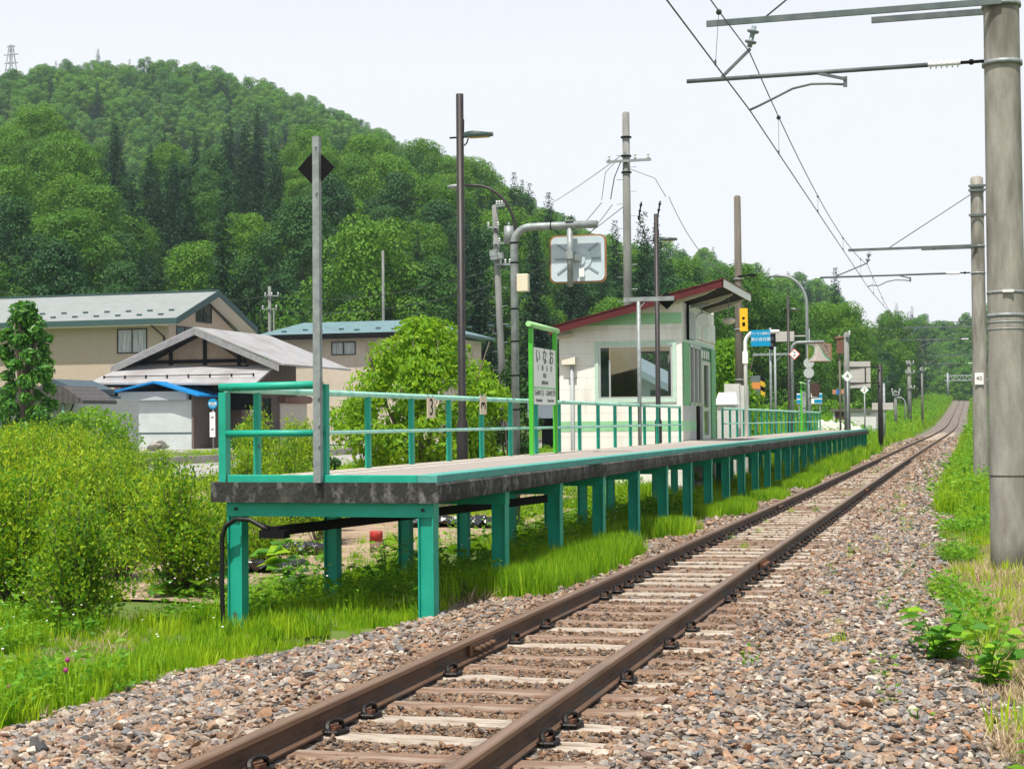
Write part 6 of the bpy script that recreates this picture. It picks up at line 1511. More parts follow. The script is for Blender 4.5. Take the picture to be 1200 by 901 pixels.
far_broad = [crown_mesh('hill_crown_%d' % k, m_lfar, 20+k, 5200, 9, 3.1, 20, .27, rough=.38, zb=.15) for k in range(4)]
near_bright = [crown_mesh('broad_crown_%d' % k, m_lbright, 30+k, 26000, 15, 5.0, 60, .205, rough=.36, zb=.12, lob_r=(.18, .32)) for k in range(3)]
near_mid = [crown_mesh('mid_crown_%d' % k, m_lmid, 40+k, 24000, 15, 4.4, 56, .205, rough=.36, zb=.1, shape='egg', lob_r=(.18, .32)) for k in range(3)]
cedars = [conifer_mesh('cedar_crown_%d' % k, m_lcedar, 50+k, 18, 2.4, leaf=.32, per=24, levels=50, zb=.06, ragged=.12, power=.8) for k in range(3)]
pines = [conifer_mesh('pine_crown_%d' % k, m_lpine, 60+k, 15, 4.0, levels=26, per=16, leaf=.40, ragged=.45, power=.6, zb=.25) for k in range(2)]
far_cedar = [conifer_mesh('hill_cedar_%d' % k, m_lcedar, 70+k, 15, 2.6, levels=24, per=16, leaf=.55, zb=.03) for k in range(2)]
print('crown faces', [len(q.polygons) for q in (far_broad[0], near_bright[0], cedars[0], pines[0])])
tr_me = plain_trunk('forest_trunk', m_bark, 12.5, .2)

# ------------------------------------------------------------------ forest on the slopes
rg = np.random.default_rng(99)
def grid_pts(step, rmin, rmax):
    a = np.arange(-rmax, rmax, step); gx, gy = np.meshgrid(a, np.arange(0, rmax, step)); gx = gx.ravel()+rg.uniform(-.42, .42, gx.size)*step; gy = gy.ravel()+rg.uniform(-.42, .42, gy.size)*step
    r = np.hypot(gx, gy); k = (r > rmin) & (r < rmax); gx, gy = gx[k], gy[k]
    u, v, d = proj(np.stack([gx, gy, np.full_like(gx, 1.45)], 1)); k = (d > 10) & (u > -110) & (u < 1300)
    return gx[k], gy[k], u[k]
fx, fy, fu = grid_pts(5.9, 100, 340)
fr = np.hypot(fx, fy); rn_ = np.interp(fu, hu, hrn); rf_ = np.interp(fu, hu, hrf)
rs_ = np.interp(fu, [0, 600, 640, 860, 880, 1000, 1040, 1090, 1110, 1200], [135, 135, 128, 128, 150, 150, 160, 190, 250, 120])
txx, _ = trk(fy); dxx = np.abs(fx-txx)
okc = (dxx > np.interp(fy, [80, 200, 330, 420], [16, 10, 8, 6])) | (fy > lastp[0]+4)
k = (fr > rs_) & (fr < rn_+50) & okc; fx, fy, fu, fr = fx[k], fy[k], fu[k], fr[k]; rn_ = rn_[k]
fz = height(fx, fy)
frac = fr/rn_
def pc(u, f):
    nz = rg.random()
    if u < 125: p = .05 if f < .97 else .35
    elif u < 150: p = .5
    elif u < 325: p = .64
    elif u < 560: p = .5 if f < .72 else .12
    elif u < 850: p = .62 if f < .8 else .35
    elif u < 1040: p = .06 if f < .85 else .45
    elif u < 1095: p = .65
    else: p = .3
    return nz < p
forest_ct = {'cedar': 0, 'broad': 0}
cand = []
for x, y, z, u, f, r in zip(fx, fy, fz, fu, frac, fr):
    ced = pc(u, f); s = rg.uniform(.62, 1.05)
    if ced and 960 < u < 1095: kind = 'pine'
    elif ced: kind = 'cedar'
    else:
        pb_ = .8 if (u < 130 or 880 < u < 1060) else (.25 if 130 < u < 330 else (.75 if f > .75 else .3)); kind = 'bright' if rg.random() < pb_ else 'mid'
    if 130 < u < 330 and ced: s *= 1.12
    if not ced and (u < 130 or 330 < u < 600): s *= 1.2
    if u > 1095: s *= .8
    cand.append((r/s/ (1 if -20 < u < 1220 else .3), x, y, z, kind, s, rg.uniform(0, 6.28), int(rg.integers(0, 99))))
cand.sort(key=lambda q: q[0])
def proto(kind_name, crown, label, cat, grp):
    t = thing(kind_name, (0, 0, 0), label, cat, grp); o = objof('crown', crown, t); o2 = objof('trunk', tr_me, t); return t
kinds = {'cedar': ('cedar_tree', cedars, 'dark pointed cedar on the wooded slope behind the houses', 'conifer tree', 'dark cedars on the slope'),
         'pine': ('pine_tree', pines, 'blue green layered pine on the slope beside the far track', 'pine tree', 'pines beside the far track'),
         'bright': ('broadleaf_tree', near_bright, 'bright green round crowned tree on the lower wooded slope', 'tree', 'bright broadleaf trees on the slope'),
         'mid': ('broadleaf_tree', near_mid, 'deep green broadleaf tree on the lower wooded slope', 'tree', 'deep green broadleaf trees on the slope')}
protos = {}; used = set(); rest = {'c': [], 'b': []}; cnt = {}
for (key, x, y, z, kind, s, rz, pi_) in cand:
    nm, meshes, lb, cat, grp = kinds[kind]; fam = 'c' if kind in ('cedar', 'pine') else 'b'
    cnt[fam] = cnt.get(fam, 0)+1
    if cnt[fam] > (230 if fam == 'b' else 200) or y < 5:
        rest[fam].append((x, y, z, kind, s, rz, pi_)); continue
    vi = pi_ % len(meshes); kk = (kind, vi)
    if kk not in protos: protos[kk] = proto(nm, meshes[vi], lb, cat, grp); o = protos[kk]
    else: o = copy_tree(protos[kk])
    o.location = (x, y, z-.4); o.rotation_euler = (0, 0, rz); o.scale = (s, s, s*rg.uniform(.9, 1.12))
print('near forest', cnt, len(rest['c']), len(rest['b']))
# beyond: one mass
hx, hy, hu_ = grid_pts(5.0, 150, 660)
hr = np.hypot(hx, hy); rn2 = np.interp(hu_, hu, hrn); rf2 = np.interp(hu_, hu, hrf); txx, _ = trk(hy)
k = (hr > rn2+50) & (hr < rf2+28) & ((np.abs(hx-txx) > 9) | (hy > lastp[0]+4)); hx, hy, hu_, hr, rf2 = hx[k], hy[k], hu_[k], hr[k], rf2[k]
hz = height(hx, hy)
nzp = vnoise(hx, hy, 60, 9)
Pn, Rn, Sn, In = [], [], [], []
srcs = far_broad + far_cedar + pines[:1] + cedars[:1] + near_bright[:1] + near_mid[:1]
for x, y, z, u, q in zip(hx, hy, hz, hu_, nzp):
    pcd = .04 + (.25 if q > .72 else 0) + (.25 if u > 620 else 0)
    if rg.random() < pcd: i = 4 + int(rg.integers(0, 2)); s = rg.uniform(.45, .75)
    else: i = int(rg.integers(0, 4)); s = rg.uniform(.65, 1.25)
    Pn.append((x, y, z-1.0)); Rn.append((0, 0, rg.uniform(0, 6.28))); Sn.append(s); In.append(i)
for fam in 'cb':
    for (x, y, z, kind, s, rz, pi_) in rest[fam]:
        Pn.append((x, y, z-.4)); Rn.append((0, 0, rz)); Sn.append(s); In.append({'pine': 6, 'cedar': 7, 'bright': 8, 'mid': 9}[kind])
scatter('hill_forest', Pn, Rn, Sn, In, srcs, 'continuous far wood of mixed green crowns covering the hill', 'forest')
print('far forest', len(Pn))
# a few that stand out against the hill
for (u, vt, vb, lb) in ((115, 57, 92, 'lone thin dark conifer breaking the skyline on the hilltop'), (114, 95, 122, 'dark conifer just below the lone one on the hilltop'), (240, 116, 152, 'single dark cedar standing out on the hillside'), (184, 110, 140, 'pair forming dark cedar left of the single one'), (262, 148, 180, 'dark cedar above the bright round crowns'), (495, 180, 206, 'small dark cedar on the ridge beside the tall lamp post'), (643, 224, 262, 'dark spire cedar on the ridge above the mirror'), (979, 312, 345, 'clipped looking conifer on the ridge above the far mirror')):
    best = None
    for r in np.arange(150, 620, 6):
        p = at(u, vt, r); g_ = hgt(p.x, p.y); q_ = abs(p.z - g_ - (13 if r > 330 else 18))
        if p.z - g_ > 6 and (best is None or q_ < best[0]): best = (q_, p.copy(), g_)
    if best is None: continue
    _, p, z0 = best; Ht = 20 if vt < 100 else min(p.z - z0, 26); z0 = p.z - Ht
    t = thing('cedar_tree', (p.x, p.y, z0), lb, 'conifer tree'); o = objof('crown', cedars[int(u) % 3], t); w_ = .8 if u != 643 else 1.0; o.scale = (Ht/18*w_*1.1, Ht/18*w_*1.1, Ht/18); o2 = objof('trunk', tr_me, t); o2.scale = (1, 1, Ht/18)

# ------------------------------------------------------------------ garden and lineside trees
def big_leaf_tree(name, loc, H, Rr, n, size, m, label, cat, seed, lobes=22, zb=.2, shape='dome', stems=6, asp=.5, lob_r=(.24, .38), trunk_r=.07, multi=True, sx=1, droop=.5):
    t = thing(name, loc, label, cat)
    me = crown_mesh('crown', m, seed, n, H, Rr, lobes, size, zb=zb, shape=shape, lob_r=lob_r, asp=asp, inner=.35, droop=droop)
    o = objof('crown', me, t); o.scale = (sx, 1, 1)
    b = MB(); rq = random.Random(seed); L0 = ORG[t.name]
    for k in range(stems):
        a = 6.28*k/max(stems, 1)+rq.uniform(-.4, .4); e = Rr*rq.uniform(.35, .75) if multi else Rr*.3
        base = (L0.x+math.cos(a)*.12*(1 if multi else 0), L0.y+math.sin(a)*.12*(1 if multi else 0), L0.z-.2)
        b.tube([base, (L0.x+math.cos(a)*e*.3*sx, L0.y+math.sin(a)*e*.3, L0.z+H*.30), (L0.x+math.cos(a)*e*.8*sx, L0.y+math.sin(a)*e*.8, L0.z+H*.62), (L0.x+math.cos(a)*e*1.05*sx, L0.y+math.sin(a)*e*1.05, L0.z+H*.86)], [trunk_r, trunk_r*.8, trunk_r*.5, trunk_r*.2], 7)
    b.build('trunk', m_bark, t); return t
m_ltree = leafmat('leaves_yellow_green', [(.045,.15,.012),(.11,.27,.012),(.19,.37,.014),(.31,.47,.02)], .42, spread=.7)
m_lmag = leafmat('leaves_glossy_green', [(.025,.11,.018),(.06,.20,.022),(.13,.31,.03)], .3, rough=.4, spread=.8)
m_ldark = leafmat('leaves_dark_shrub', [(.02,.07,.015),(.035,.10,.018)], .25)
p = at(497, 520, 31.0); z0 = hgt(p.x, p.y)
big_leaf_tree('leafy_tree', (p.x, p.y, z0), 1.45+(495-369)*31/1850-z0, 1.95, 22000, .12, m_ltree, 'wide yellow green leafy tree behind the near railing', 'tree', 5, lobes=90, zb=.18, stems=7, asp=.42, lob_r=(.12, .25), trunk_r=.05, shape='egg')
p = at(598, 500, 36); z0 = hgt(p.x, p.y)
big_leaf_tree('dark_shrub', (p.x, p.y, z0), 1.45+(494-425)*36/1850-z0, .9, 4200, .10, m_ldark, 'darker shrub behind the bent mirror post', 'shrub', 6, lobes=16, zb=.1, stems=4, trunk_r=.03)
p = at(32, 480, 46); z0 = hgt(p.x, p.y)
big_leaf_tree('young_tree', (p.x, p.y, z0), 1.45+(499-343)*46/1850-z0, 1.15, 4600, .20, m_lmag, 'young tree with large glossy leaves in front of the pale siding house', 'tree', 8, lobes=48, zb=.12, stems=5, multi=False, trunk_r=.10, shape='egg', lob_r=(.15, .30), asp=.48)
for (u, vt, d, Rr, n, lb, mm_, sd) in ((850, 393, 60, 1.7, 6000, 'bright conical tree behind the shelter and the equipment cabinets', m_ltree, 12), (838, 420, 64, 1.6, 4000, 'second bright tree just behind the shelter corner', m_lbright, 13),
                                (290, 496, 72, .9, 1500, 'small round bush against the weathered house wall', m_lbright, 14), (105, 486, 52, 1.7, 4000, 'yellow green bush by the pale green post', m_ltree, 15), (72, 488, 50, 1.1, 2500, 'leafy bush under the tiled eave', m_lbright, 16),
                                (575, 480, 84, 2.6, 2600, 'bush beneath the leaning utility pole', m_lmid, 17), (345, 350, 130, 6.0, 3500, 'pale green spreading tree above the teal roof', m_lbright, 18), (410, 355, 135, 4.5, 2500, 'lighter tree crown peeping over the teal roof', m_lbright, 19), (515, 305, 150, 4.2, 2600, 'yellowish round crown on the dark slope above the leafy tree', m_ltree, 21)):
    p = at(u, vt, d); z0 = hgt(p.x, p.y)
    big_leaf_tree('garden_tree' if p.z-z0 > 2.6 else 'garden_bush', (p.x, p.y, z0), max(.7, p.z-z0), Rr, n, .11*d/50+.02, mm_, lb, 'tree' if p.z-z0 > 2.6 else 'bush', sd, lobes=20, zb=.05 if p.z-z0 < 2.6 else .15, stems=3, trunk_r=.05, shape='cone' if u == 850 else 'dome')
# small shrubs on the road side of the platform, seen through the railing
for k, (u, v, d, s, lb) in enumerate(((385, 553, 26, .35, 'small round shrub just outside the railing corner'),)):
    p = at(u, 533, d); z0 = hgt(p.x, p.y); big_leaf_tree('small_shrub', (p.x, p.y, z0), at(u, 534, d).z-z0, .34, 900, .07, m_ldark, lb, 'shrub', 30+k, lobes=9, zb=.4, stems=3, trunk_r=.015)

# blueberry rows
m_lberry = leafmat('leaves_berry_bush', [(.035,.13,.014),(.10,.25,.013),(.19,.36,.012),(.34,.47,.02),(.38,.47,.02)], .42, spread=.75)
def bush_meshes(seed):
    rg_ = np.random.default_rng(seed); n = 7800; H = 1.75; stems = 50
    P, T, Nn, L = [], [], [], []
    sm = MB()
    for k in range(stems):
        a = rg_.uniform(0, 6.28); lean = rg_.uniform(.05, 1.0)**1.2; h = H*rg_.uniform(.4, 1.1)*(1-.22*lean)
        p0 = np.array([math.cos(a)*.08, math.sin(a)*.08, -.05]); p3 = np.array([math.cos(a)*lean*.95, math.sin(a)*lean*.95, h]); p1 = p0*.6+p3*.4 + np.array([0, 0, .18*h])
        sm.tube([tuple(p0), tuple(p1), tuple(p3)], [.013, .009, .003], 5)
        m_ = n//stems; tt = rg_.uniform(.28, 1.03, m_)**.8
        base = ((1-tt)**2)[:, None]*p0 + (2*tt*(1-tt))[:, None]*p1 + (tt**2)[:, None]*p3
        off = rg_.normal(size=(m_, 3))*np.array([.075, .075, .065]); P.append(base+off); T.append(off*4 + np.array([0, 0, .7]) + rg_.normal(size=(m_, 3))*.4); Nn.append(rg_.normal(size=(m_, 3))*.7+np.array([0, 0, .8])); L.append(rg_.uniform(.04, .09, m_))
    P = np.concatenate(P); T = unit(np.concatenate(T)); Nn = np.concatenate(Nn); Nn = unit(Nn - T*(Nn*T).sum(1, keepdims=True)); L = np.concatenate(L)
    V, F = leaf_quads(P, T, Nn, L, L*.5, .15)
    a = np_mesh('berry_foliage', V, F, m_lberry); b = bpy.data.meshes.new('berry_stems'); b.from_pydata(sm.v, [], sm.f); b.materials.append(m_bark); b.update(); return a, b
bm_ = [bush_meshes(s) for s in (1, 2, 3, 4)]
spots = []
for (u, d, s, lb) in ((88, 14.6, .80, 'nearest berry bush, low and green, at the grass edge'), (20, 15.8, 1.0, 'near berry bush with bare dark stems at the left edge'), (210, 17.2, .92, 'berry bush right of the others beside the teal legs'), (-40, 17.5, 1.02, None), (140, 18.6, 1.0, None), (70, 19.0, 1.05, None), (245, 20.2, .9, None), (170, 21.5, 1.0, None),
                  (10, 20.5, 1.08, None), (110, 23, 1.05, None), (50, 24.5, 1.08, None), (-20, 25, 1.1, None), (215, 24.5, .9, None), (150, 26.5, 1.02, None), (85, 28, 1.08, None), (20, 29, 1.1, None), (190, 30, .92, None), (120, 31.5, 1.0, None), (50, 33, 1.05, None), (-10, 34, 1.1, None), (90, 36, 1.05, None), (150, 36, .92, None), (30, 38, 1.05, None), (75, 41, 1.0, None)):
    spots.append((u, d, s, lb))
for k, (u, d, s, lb) in enumerate(spots):
    s = s*float(np.interp(u, [60, 120, 250], [.93, .86, .66]))*float(np.interp(d, [16, 22, 40], [.88, .87, .84])) if k > 2 else s*.84
    p = at(u, 640, d); z0 = hgt(p.x, p.y); fo, st = bm_[k % 4]
    t = thing('berry_bush', (p.x, p.y, z0), lb or 'yellow green berry bush inside the dense rows left of the platform', 'bush', 'berry bushes in rows')
    o = objof('foliage', fo, t); o2 = objof('stems', st, t)
    for q in (o, o2): q.scale = (s*1.1, s*1.1, s); q.rotation_euler = (0, 0, k*1.7)
for k, (u, d, s) in enumerate(((285, 25, .62), (335, 27, .62), (375, 24, .5), (300, 34, .75), (350, 36, .7), (310, 20, .35))):
    p = at(u, 600, d); z0 = hgt(p.x, p.y); fo, st = bm_[(k+1) % 4]
    t = thing('berry_bush', (p.x, p.y, z0), 'low yellow green bush seen through the end railing of the platform', 'bush', 'low bushes behind the platform end')
    for q in (objof('foliage', fo, t), objof('stems', st, t)): q.scale = (s*1.3, s*1.3, s*1.35); q.rotation_euler = (0, 0, k*1.3)

# ------------------------------------------------------------------ grass, weeds
m_grass = leafmat('fresh_grass', [(.07,.20,.008),(.15,.33,.010),(.27,.47,.012),(.42,.58,.025)], .45, spread=.5)
m_grass2 = leafmat('yellow_grass', [(.29,.45,.012),(.40,.55,.02),(.22,.40,.012)], .45)
m_dry = leafmat('dry_grass', [(.42,.31,.19),(.52,.42,.28),(.36,.26,.15),(.30,.30,.13)], .3)
m_weed = leafmat('weed_leaves', [(.06,.20,.015),(.13,.32,.018),(.26,.44,.025)], .4, spread=.5)
def tuft(name, m, seed, n=46, h=(.14, .32), rad=.12, w=.006, bend=.3):
    rg_ = np.random.default_rng(seed); V = []; F = []
    for k in range(n):
        a = rg_.uniform(0, 6.28); r = rad*math.sqrt(rg_.random()); b = np.array([r*math.cos(a), r*math.sin(a), -.02]); H = rg_.uniform(*h); d = rg_.uniform(0, 6.28)
        dr = np.array([math.cos(d), math.sin(d), 0])*bend*H*rg_.uniform(.2, 1.2); s = np.array([-math.sin(d+rg_.uniform(-1, 1)), math.cos(d), 0])*w
        m1 = b + dr*.3 + np.array([0, 0, H*.55]); tp = b + dr + np.array([0, 0, H]); i = len(V)
        V += [b-s, b+s, m1+s*.8, m1-s*.8, tp]; F += [(i, i+1, i+2), (i, i+2, i+3), (i+3, i+2, i+4)]
    return np_mesh(name, V, F, m)
def weed(name, m, seed, n=26, H=.32, size=.075, rad=.12):
    rg_ = np.random.default_rng(seed); a = rg_.uniform(0, 6.28, n); r = rad*np.sqrt(rg_.random(n)); z = rg_.uniform(.05, 1, n)*H
    P = np.stack([r*np.cos(a), r*np.sin(a), z], 1); T = unit(np.stack([np.cos(a), np.sin(a), rg_.uniform(-.2, .8, n)], 1)+rg_.normal(size=(n, 3))*.3); Nn = unit(np.array([0, 0, 1.])+rg_.normal(size=(n, 3))*.4); L = size*rg_.uniform(.6, 1.3, n)
    V, F = leaf_quads(P, T, Nn, L, L*.5); V, F = tri_leaf(V, F); V = list(V); F = list(map(tuple, F))
    for k in range(5):
        x, y = rg_.normal(size=2)*.03; i = len(V); V += [(x-.004, y, 0), (x+.004, y, 0), (x*2.5, y*2.5, H)]; F.append((i, i+1, i+2))
    return np_mesh(name, V, F, m)
tufts = [tuft('grass_tuft_%d' % k, m_grass, k) for k in range(4)] + [tuft('yellow_tuft_%d' % k, m_grass2, 10+k, h=(.10, .26)) for k in range(2)] + [weed('weed_%d' % k, m_weed, 20+k) for k in range(3)] + [tuft('fine_tuft_%d' % k, m_grass, 30+k, n=170, h=(.07, .20), w=.0032, rad=.14, bend=.25) for k in range(2)]
dry = [tuft('dry_tuft_%d' % k, m_dry, 40+k, n=60, h=(.05, .16), rad=.14, w=.0045, bend=.9) for k in range(3)] + [tuft('dry_mix', m_grass2, 44, n=24, h=(.08, .22))]
G = {'p': [], 'r': [], 's': [], 'i': []}; D = {'p': [], 'r': [], 's': [], 'i': []}
def sow(st, x0, x1, y0, y1, dens, pick, sc=(.8, 1.2), mask=None, rel=False, srt=None):
    n = int(abs(x1-x0)*(y1-y0)*dens); x = rg.uniform(x0, x1, n); y = rg.uniform(y0, y1, n)
    if rel: x = x + trk(y)[0]
    k = np.ones(n, bool)
    if mask is not None: k &= mask(x, y)
    x, y = x[k], y[k]; z = height(x, y); bz = bal_z(x, y); z = np.fmax(z, np.where(np.isnan(bz), -9, bz)); u, v, d = proj(np.stack([x, y, z], 1)); k = (d > 1) & (u > -120) & (u < np.where(d < 30, 1900, 1300)) & (v < 1100)
    x, y, z = x[k], y[k], z[k]; n = len(x)
    st['p'].append(np.stack([x, y, z-.02], 1)); st['r'].append(np.stack([rg.normal(0, .08, n), rg.normal(0, .08, n), rg.uniform(0, 6.28, n)], 1)); st['s'].append(rg.uniform(sc[0], sc[1], n)*(.75+.5*vnoise(x, y, 1.3, 4))); st['i'].append(rg.choice(pick, n))
def offbed(x, y, mrg=0.0):
    b_ = bal_z(x, y); return np.isnan(b_) | (b_ < height(x, y) + .02 + mrg)
fresh = [0, 1, 2, 3, 4, 5, 4, 5, 6, 7, 8]; fine = [9, 10, 9, 10, 0, 4]
nsoil = lambda x, y: vnoise(x, y, 2.6, 21) < .60
notroad = lambda x, y: (x > -18.6)
legclear = lambda x, y: ~((x > -7.6) & (x < -5.4) & (y > 10.6) & (y < 13.4))
sow(G, -6.6, -4.4, 11.2, 14.5, 70, fine, (.45, .9), lambda x, y: offbed(x, y, -.03))
sow(G, -13, -5.2, 7, 13.6, 30, [6, 7, 8], (.5, 1.05), lambda x, y: offbed(x, y) & (vnoise(x, y, .9, 51) > .5) & legclear(x, y))
sow(G, -13, -5.2, 7, 13.6, 58, fresh+fine, (.5, 1.35), lambda x, y: offbed(x, y) & legclear(x, y) & (rg.random(len(x)) < np.where(x < -10, .7, 1)))
bare = lambda x, y: ~((x > -5.5) & (y > 19.2) & (y < 25.2))
sow(G, -7.0, -4.35, 13.2, 30, 46, fine+[6, 7, 8], (.6, 1.4), lambda x, y: offbed(x, y) & bare(x, y) & (vnoise(x, y, .8, 31) + .5*((x > -5.6) | (y > 26)) > .38))
sow(G, -7.6, -4.3, 30, 75, 24, fine, (1.0, 1.7), lambda x, y: offbed(x, y))
clump = lambda x, y: (vnoise(x*1.0, y, 3.2, 33) > np.interp(y, [14, 19.0, 19.3, 25.2, 60], [.30, .30, 1.1, .42, .22])) & (y > 14.4)
sow(G, -4.75, -4.0, 14, 45, 150, [9, 10], (1.3, 1.9), clump); sow(G, -4.9, -4.05, 45, 78, 60, [9, 10, 0, 1], (1.4, 2.2), clump)
# two bright humps of fine grass that spill past the legs
for (u, v, d, rr2, s_) in ((640, 672, 16.4, .95, 1.5), (600, 668, 15.6, .6, 1.3), (675, 655, 17.6, .6, 1.4), (860, 590, 28.6, 1.1, 1.6), (905, 570, 34, 1.2, 1.7), (945, 555, 40, 1.5, 1.8), (985, 540, 50, 1.8, 1.9)):
    p = at(u, v, d); x_ = min(p.x, -4.3)
    sow(G, x_-.75, x_+.45, p.y-rr2*1.6, p.y+rr2*1.6, 150, [9, 10], (s_*.8, s_), lambda x, y, x_=x_, p=p, rr2=rr2: ((x-x_)/.55)**2 + ((y-p.y)/(rr2*1.5))**2 < rg.uniform(.6, 1, len(x)))
sow(G, -8, -5.4, 10.6, 13.4, 50, [4, 5, 9, 10], (.3, .65), lambda x, y: offbed(x, y) & ~legclear(x, y)); sow(D, -9, -4.6, 8, 14, 2, [0, 1, 2], (.6, 1.3), lambda x, y: offbed(x, y)); sow(D, -5.3, -4.4, 13, 20, 14, [0, 1, 2], (.8, 1.8))
sow(G, -18.6, -7.4, 13, 22, 5, fresh, (.5, .9), nsoil); sow(G, -18.6, -7.4, 22, 34, 11, fresh, (.7, 1.2), nsoil); sow(G, -18.6, -7.4, 34, 75, 7, fresh, (.9, 1.6), lambda x, y: vnoise(x, y, 3, 2) > .3)
sow(G, -44, -27.4, 60, 62.5, 8, [4, 5], (.5, .9)); sow(G, -28.5, -27.3, 40, 100, 10, [4, 5, 6], (.5, .9))
sow(G, -13, -6.8, 12.6, 16.2, 34, fresh, (.5, 1.1), lambda x, y: vnoise(x, y, 1.6, 61) > .25)
sow(G, -6.4, -4.2, 9.8, 14.4, 110, [0, 2, 4, 5, 9], (.45, .85), lambda x, y: offbed(x, y, -.035))
# right of the line
dryz = lambda x, y: ((x-.55)/.62)**2 + ((y-17.6)/5.2)**2 < 1.2
sow(G, -.35, 5, 6.8, 13.5, 60, fresh, (.7, 1.1), lambda x, y: offbed(x, y, -.02) & (vnoise(x, y, .9, 14) + (x-.1)*.5 - np.where(y > 9.5, .25, 0) > .42) & ~dryz(x, y))
sow(G, -.5, 5, 13.5, 40, 26, fresh, (.7, 1.2), lambda x, y: offbed(x, y, -.02) & ~dryz(x, y) & ((vnoise(x, y, 1.6, 17) > .66) | (y > 27)))
sow(D, -.15, 3.0, 8.5, 27, 80, [0, 1, 2, 0, 1, 2, 3], (.8, 1.4), lambda x, y: offbed(x, y, .0) & (dryz(x, y) | (vnoise(x, y, 1.1, 24) > .45)))
sow(D, -.3, 3.0, 27, 60, 20, [0, 1, 2, 3], (1, 1.6), lambda x, y: offbed(x, y) & (vnoise(x, y, 1.4, 25) > .5))
sow(G, 2.3, 12, 30, 90, 8, fresh, (1.2, 2.2), None, True)
sow(G, -.3, 1.6, 6.6, 10.2, 90, [9, 10, 0, 4, 5, 7], (.9, 1.5), lambda x, y: x > .62 - (10.2-y)*.10)
for (u, v, d, rr3) in ((1124, 640, 20, .55), (1110, 692, 15.5, .35), (1135, 705, 14.5, .3), (1128, 610, 24, .6), (1150, 735, 12.8, .3)):
    p = at(u, v, d); sow(G, p.x-rr3*.4, p.x+rr3*.4, p.y-rr3*1.8, p.y+rr3*1.8, 60, [6, 7, 8, 9, 4], (.7, 1.1))
# banks further along
sow(G, -14, -2.1, 76, 130, 9, fresh+fine, (1.6, 2.8), None, True); sow(G, -16, -2.6, 130, 425, 3, fresh, (2.4, 4), None, True); sow(G, 2.2, 16, 90, 425, 3, fresh, (2, 3.6), None, True)
sow(D, -2.6, -1.6, 20, 120, 3, [0, 1, 2], (.8, 1.3), None, True); sow(G, -2.2, -1.5, 22, 110, 1.2, [4, 6, 7], (.5, .9), None, True); sow(G, -.45, .45, 15, 60, .5, [4, 6], (.35, .6), None, True)
sow(G, 1.3, 2.4, 9, 60, 1.2, [4, 6, 7], (.4, .7), None, True)
P_ = np.concatenate(G['p']); scatter('grass', P_, np.concatenate(G['r']), np.concatenate(G['s']), np.concatenate(G['i']), tufts, 'bright fresh green grass and weeds growing beside the ballast and under the platform', 'grass'); print('grass', len(P_))
P_ = np.concatenate(D['p']); scatter('dry_grass', P_, np.concatenate(D['r']), np.concatenate(D['s']), np.concatenate(D['i']), dry, 'straw coloured dry grass round the foot of the thick concrete pole', 'dry grass'); print('dry', len(P_))
# scrub on the open banks
scr = [crown_mesh('scrub_%d' % k, m_ltree if k else m_lbright, 80+k, 500, 1.5, 1.2, 8, .24, zb=.0) for k in range(3)]
sx_, sy_, su_ = grid_pts(2.6, 88, 230); txx, _ = trk(sy_); rs3 = np.interp(su_, [0, 820, 860, 1000, 1110, 1300], [0, 0, 155, 160, 230, 150])
k = (su_ > 800) & (np.hypot(sx_, sy_) < rs3) & (np.abs(sx_-txx) > 8) & ~((sx_ < -18) & (sx_ > -28)); sx_, sy_ = sx_[k], sy_[k]
k = vnoise(sx_, sy_, 14, 3) > .35; sx_, sy_ = sx_[k], sy_[k]; sz_ = height(sx_, sy_); n = len(sx_)
scatter('bank_undergrowth', np.stack([sx_, sy_, sz_-.1], 1), np.stack([np.zeros(n), np.zeros(n), rg.uniform(0, 6, n)], 1), rg.uniform(.5, 1.4, n), rg.integers(0, 3, n), scr, 'light green scrub covering the open bank beyond the platform', 'undergrowth')

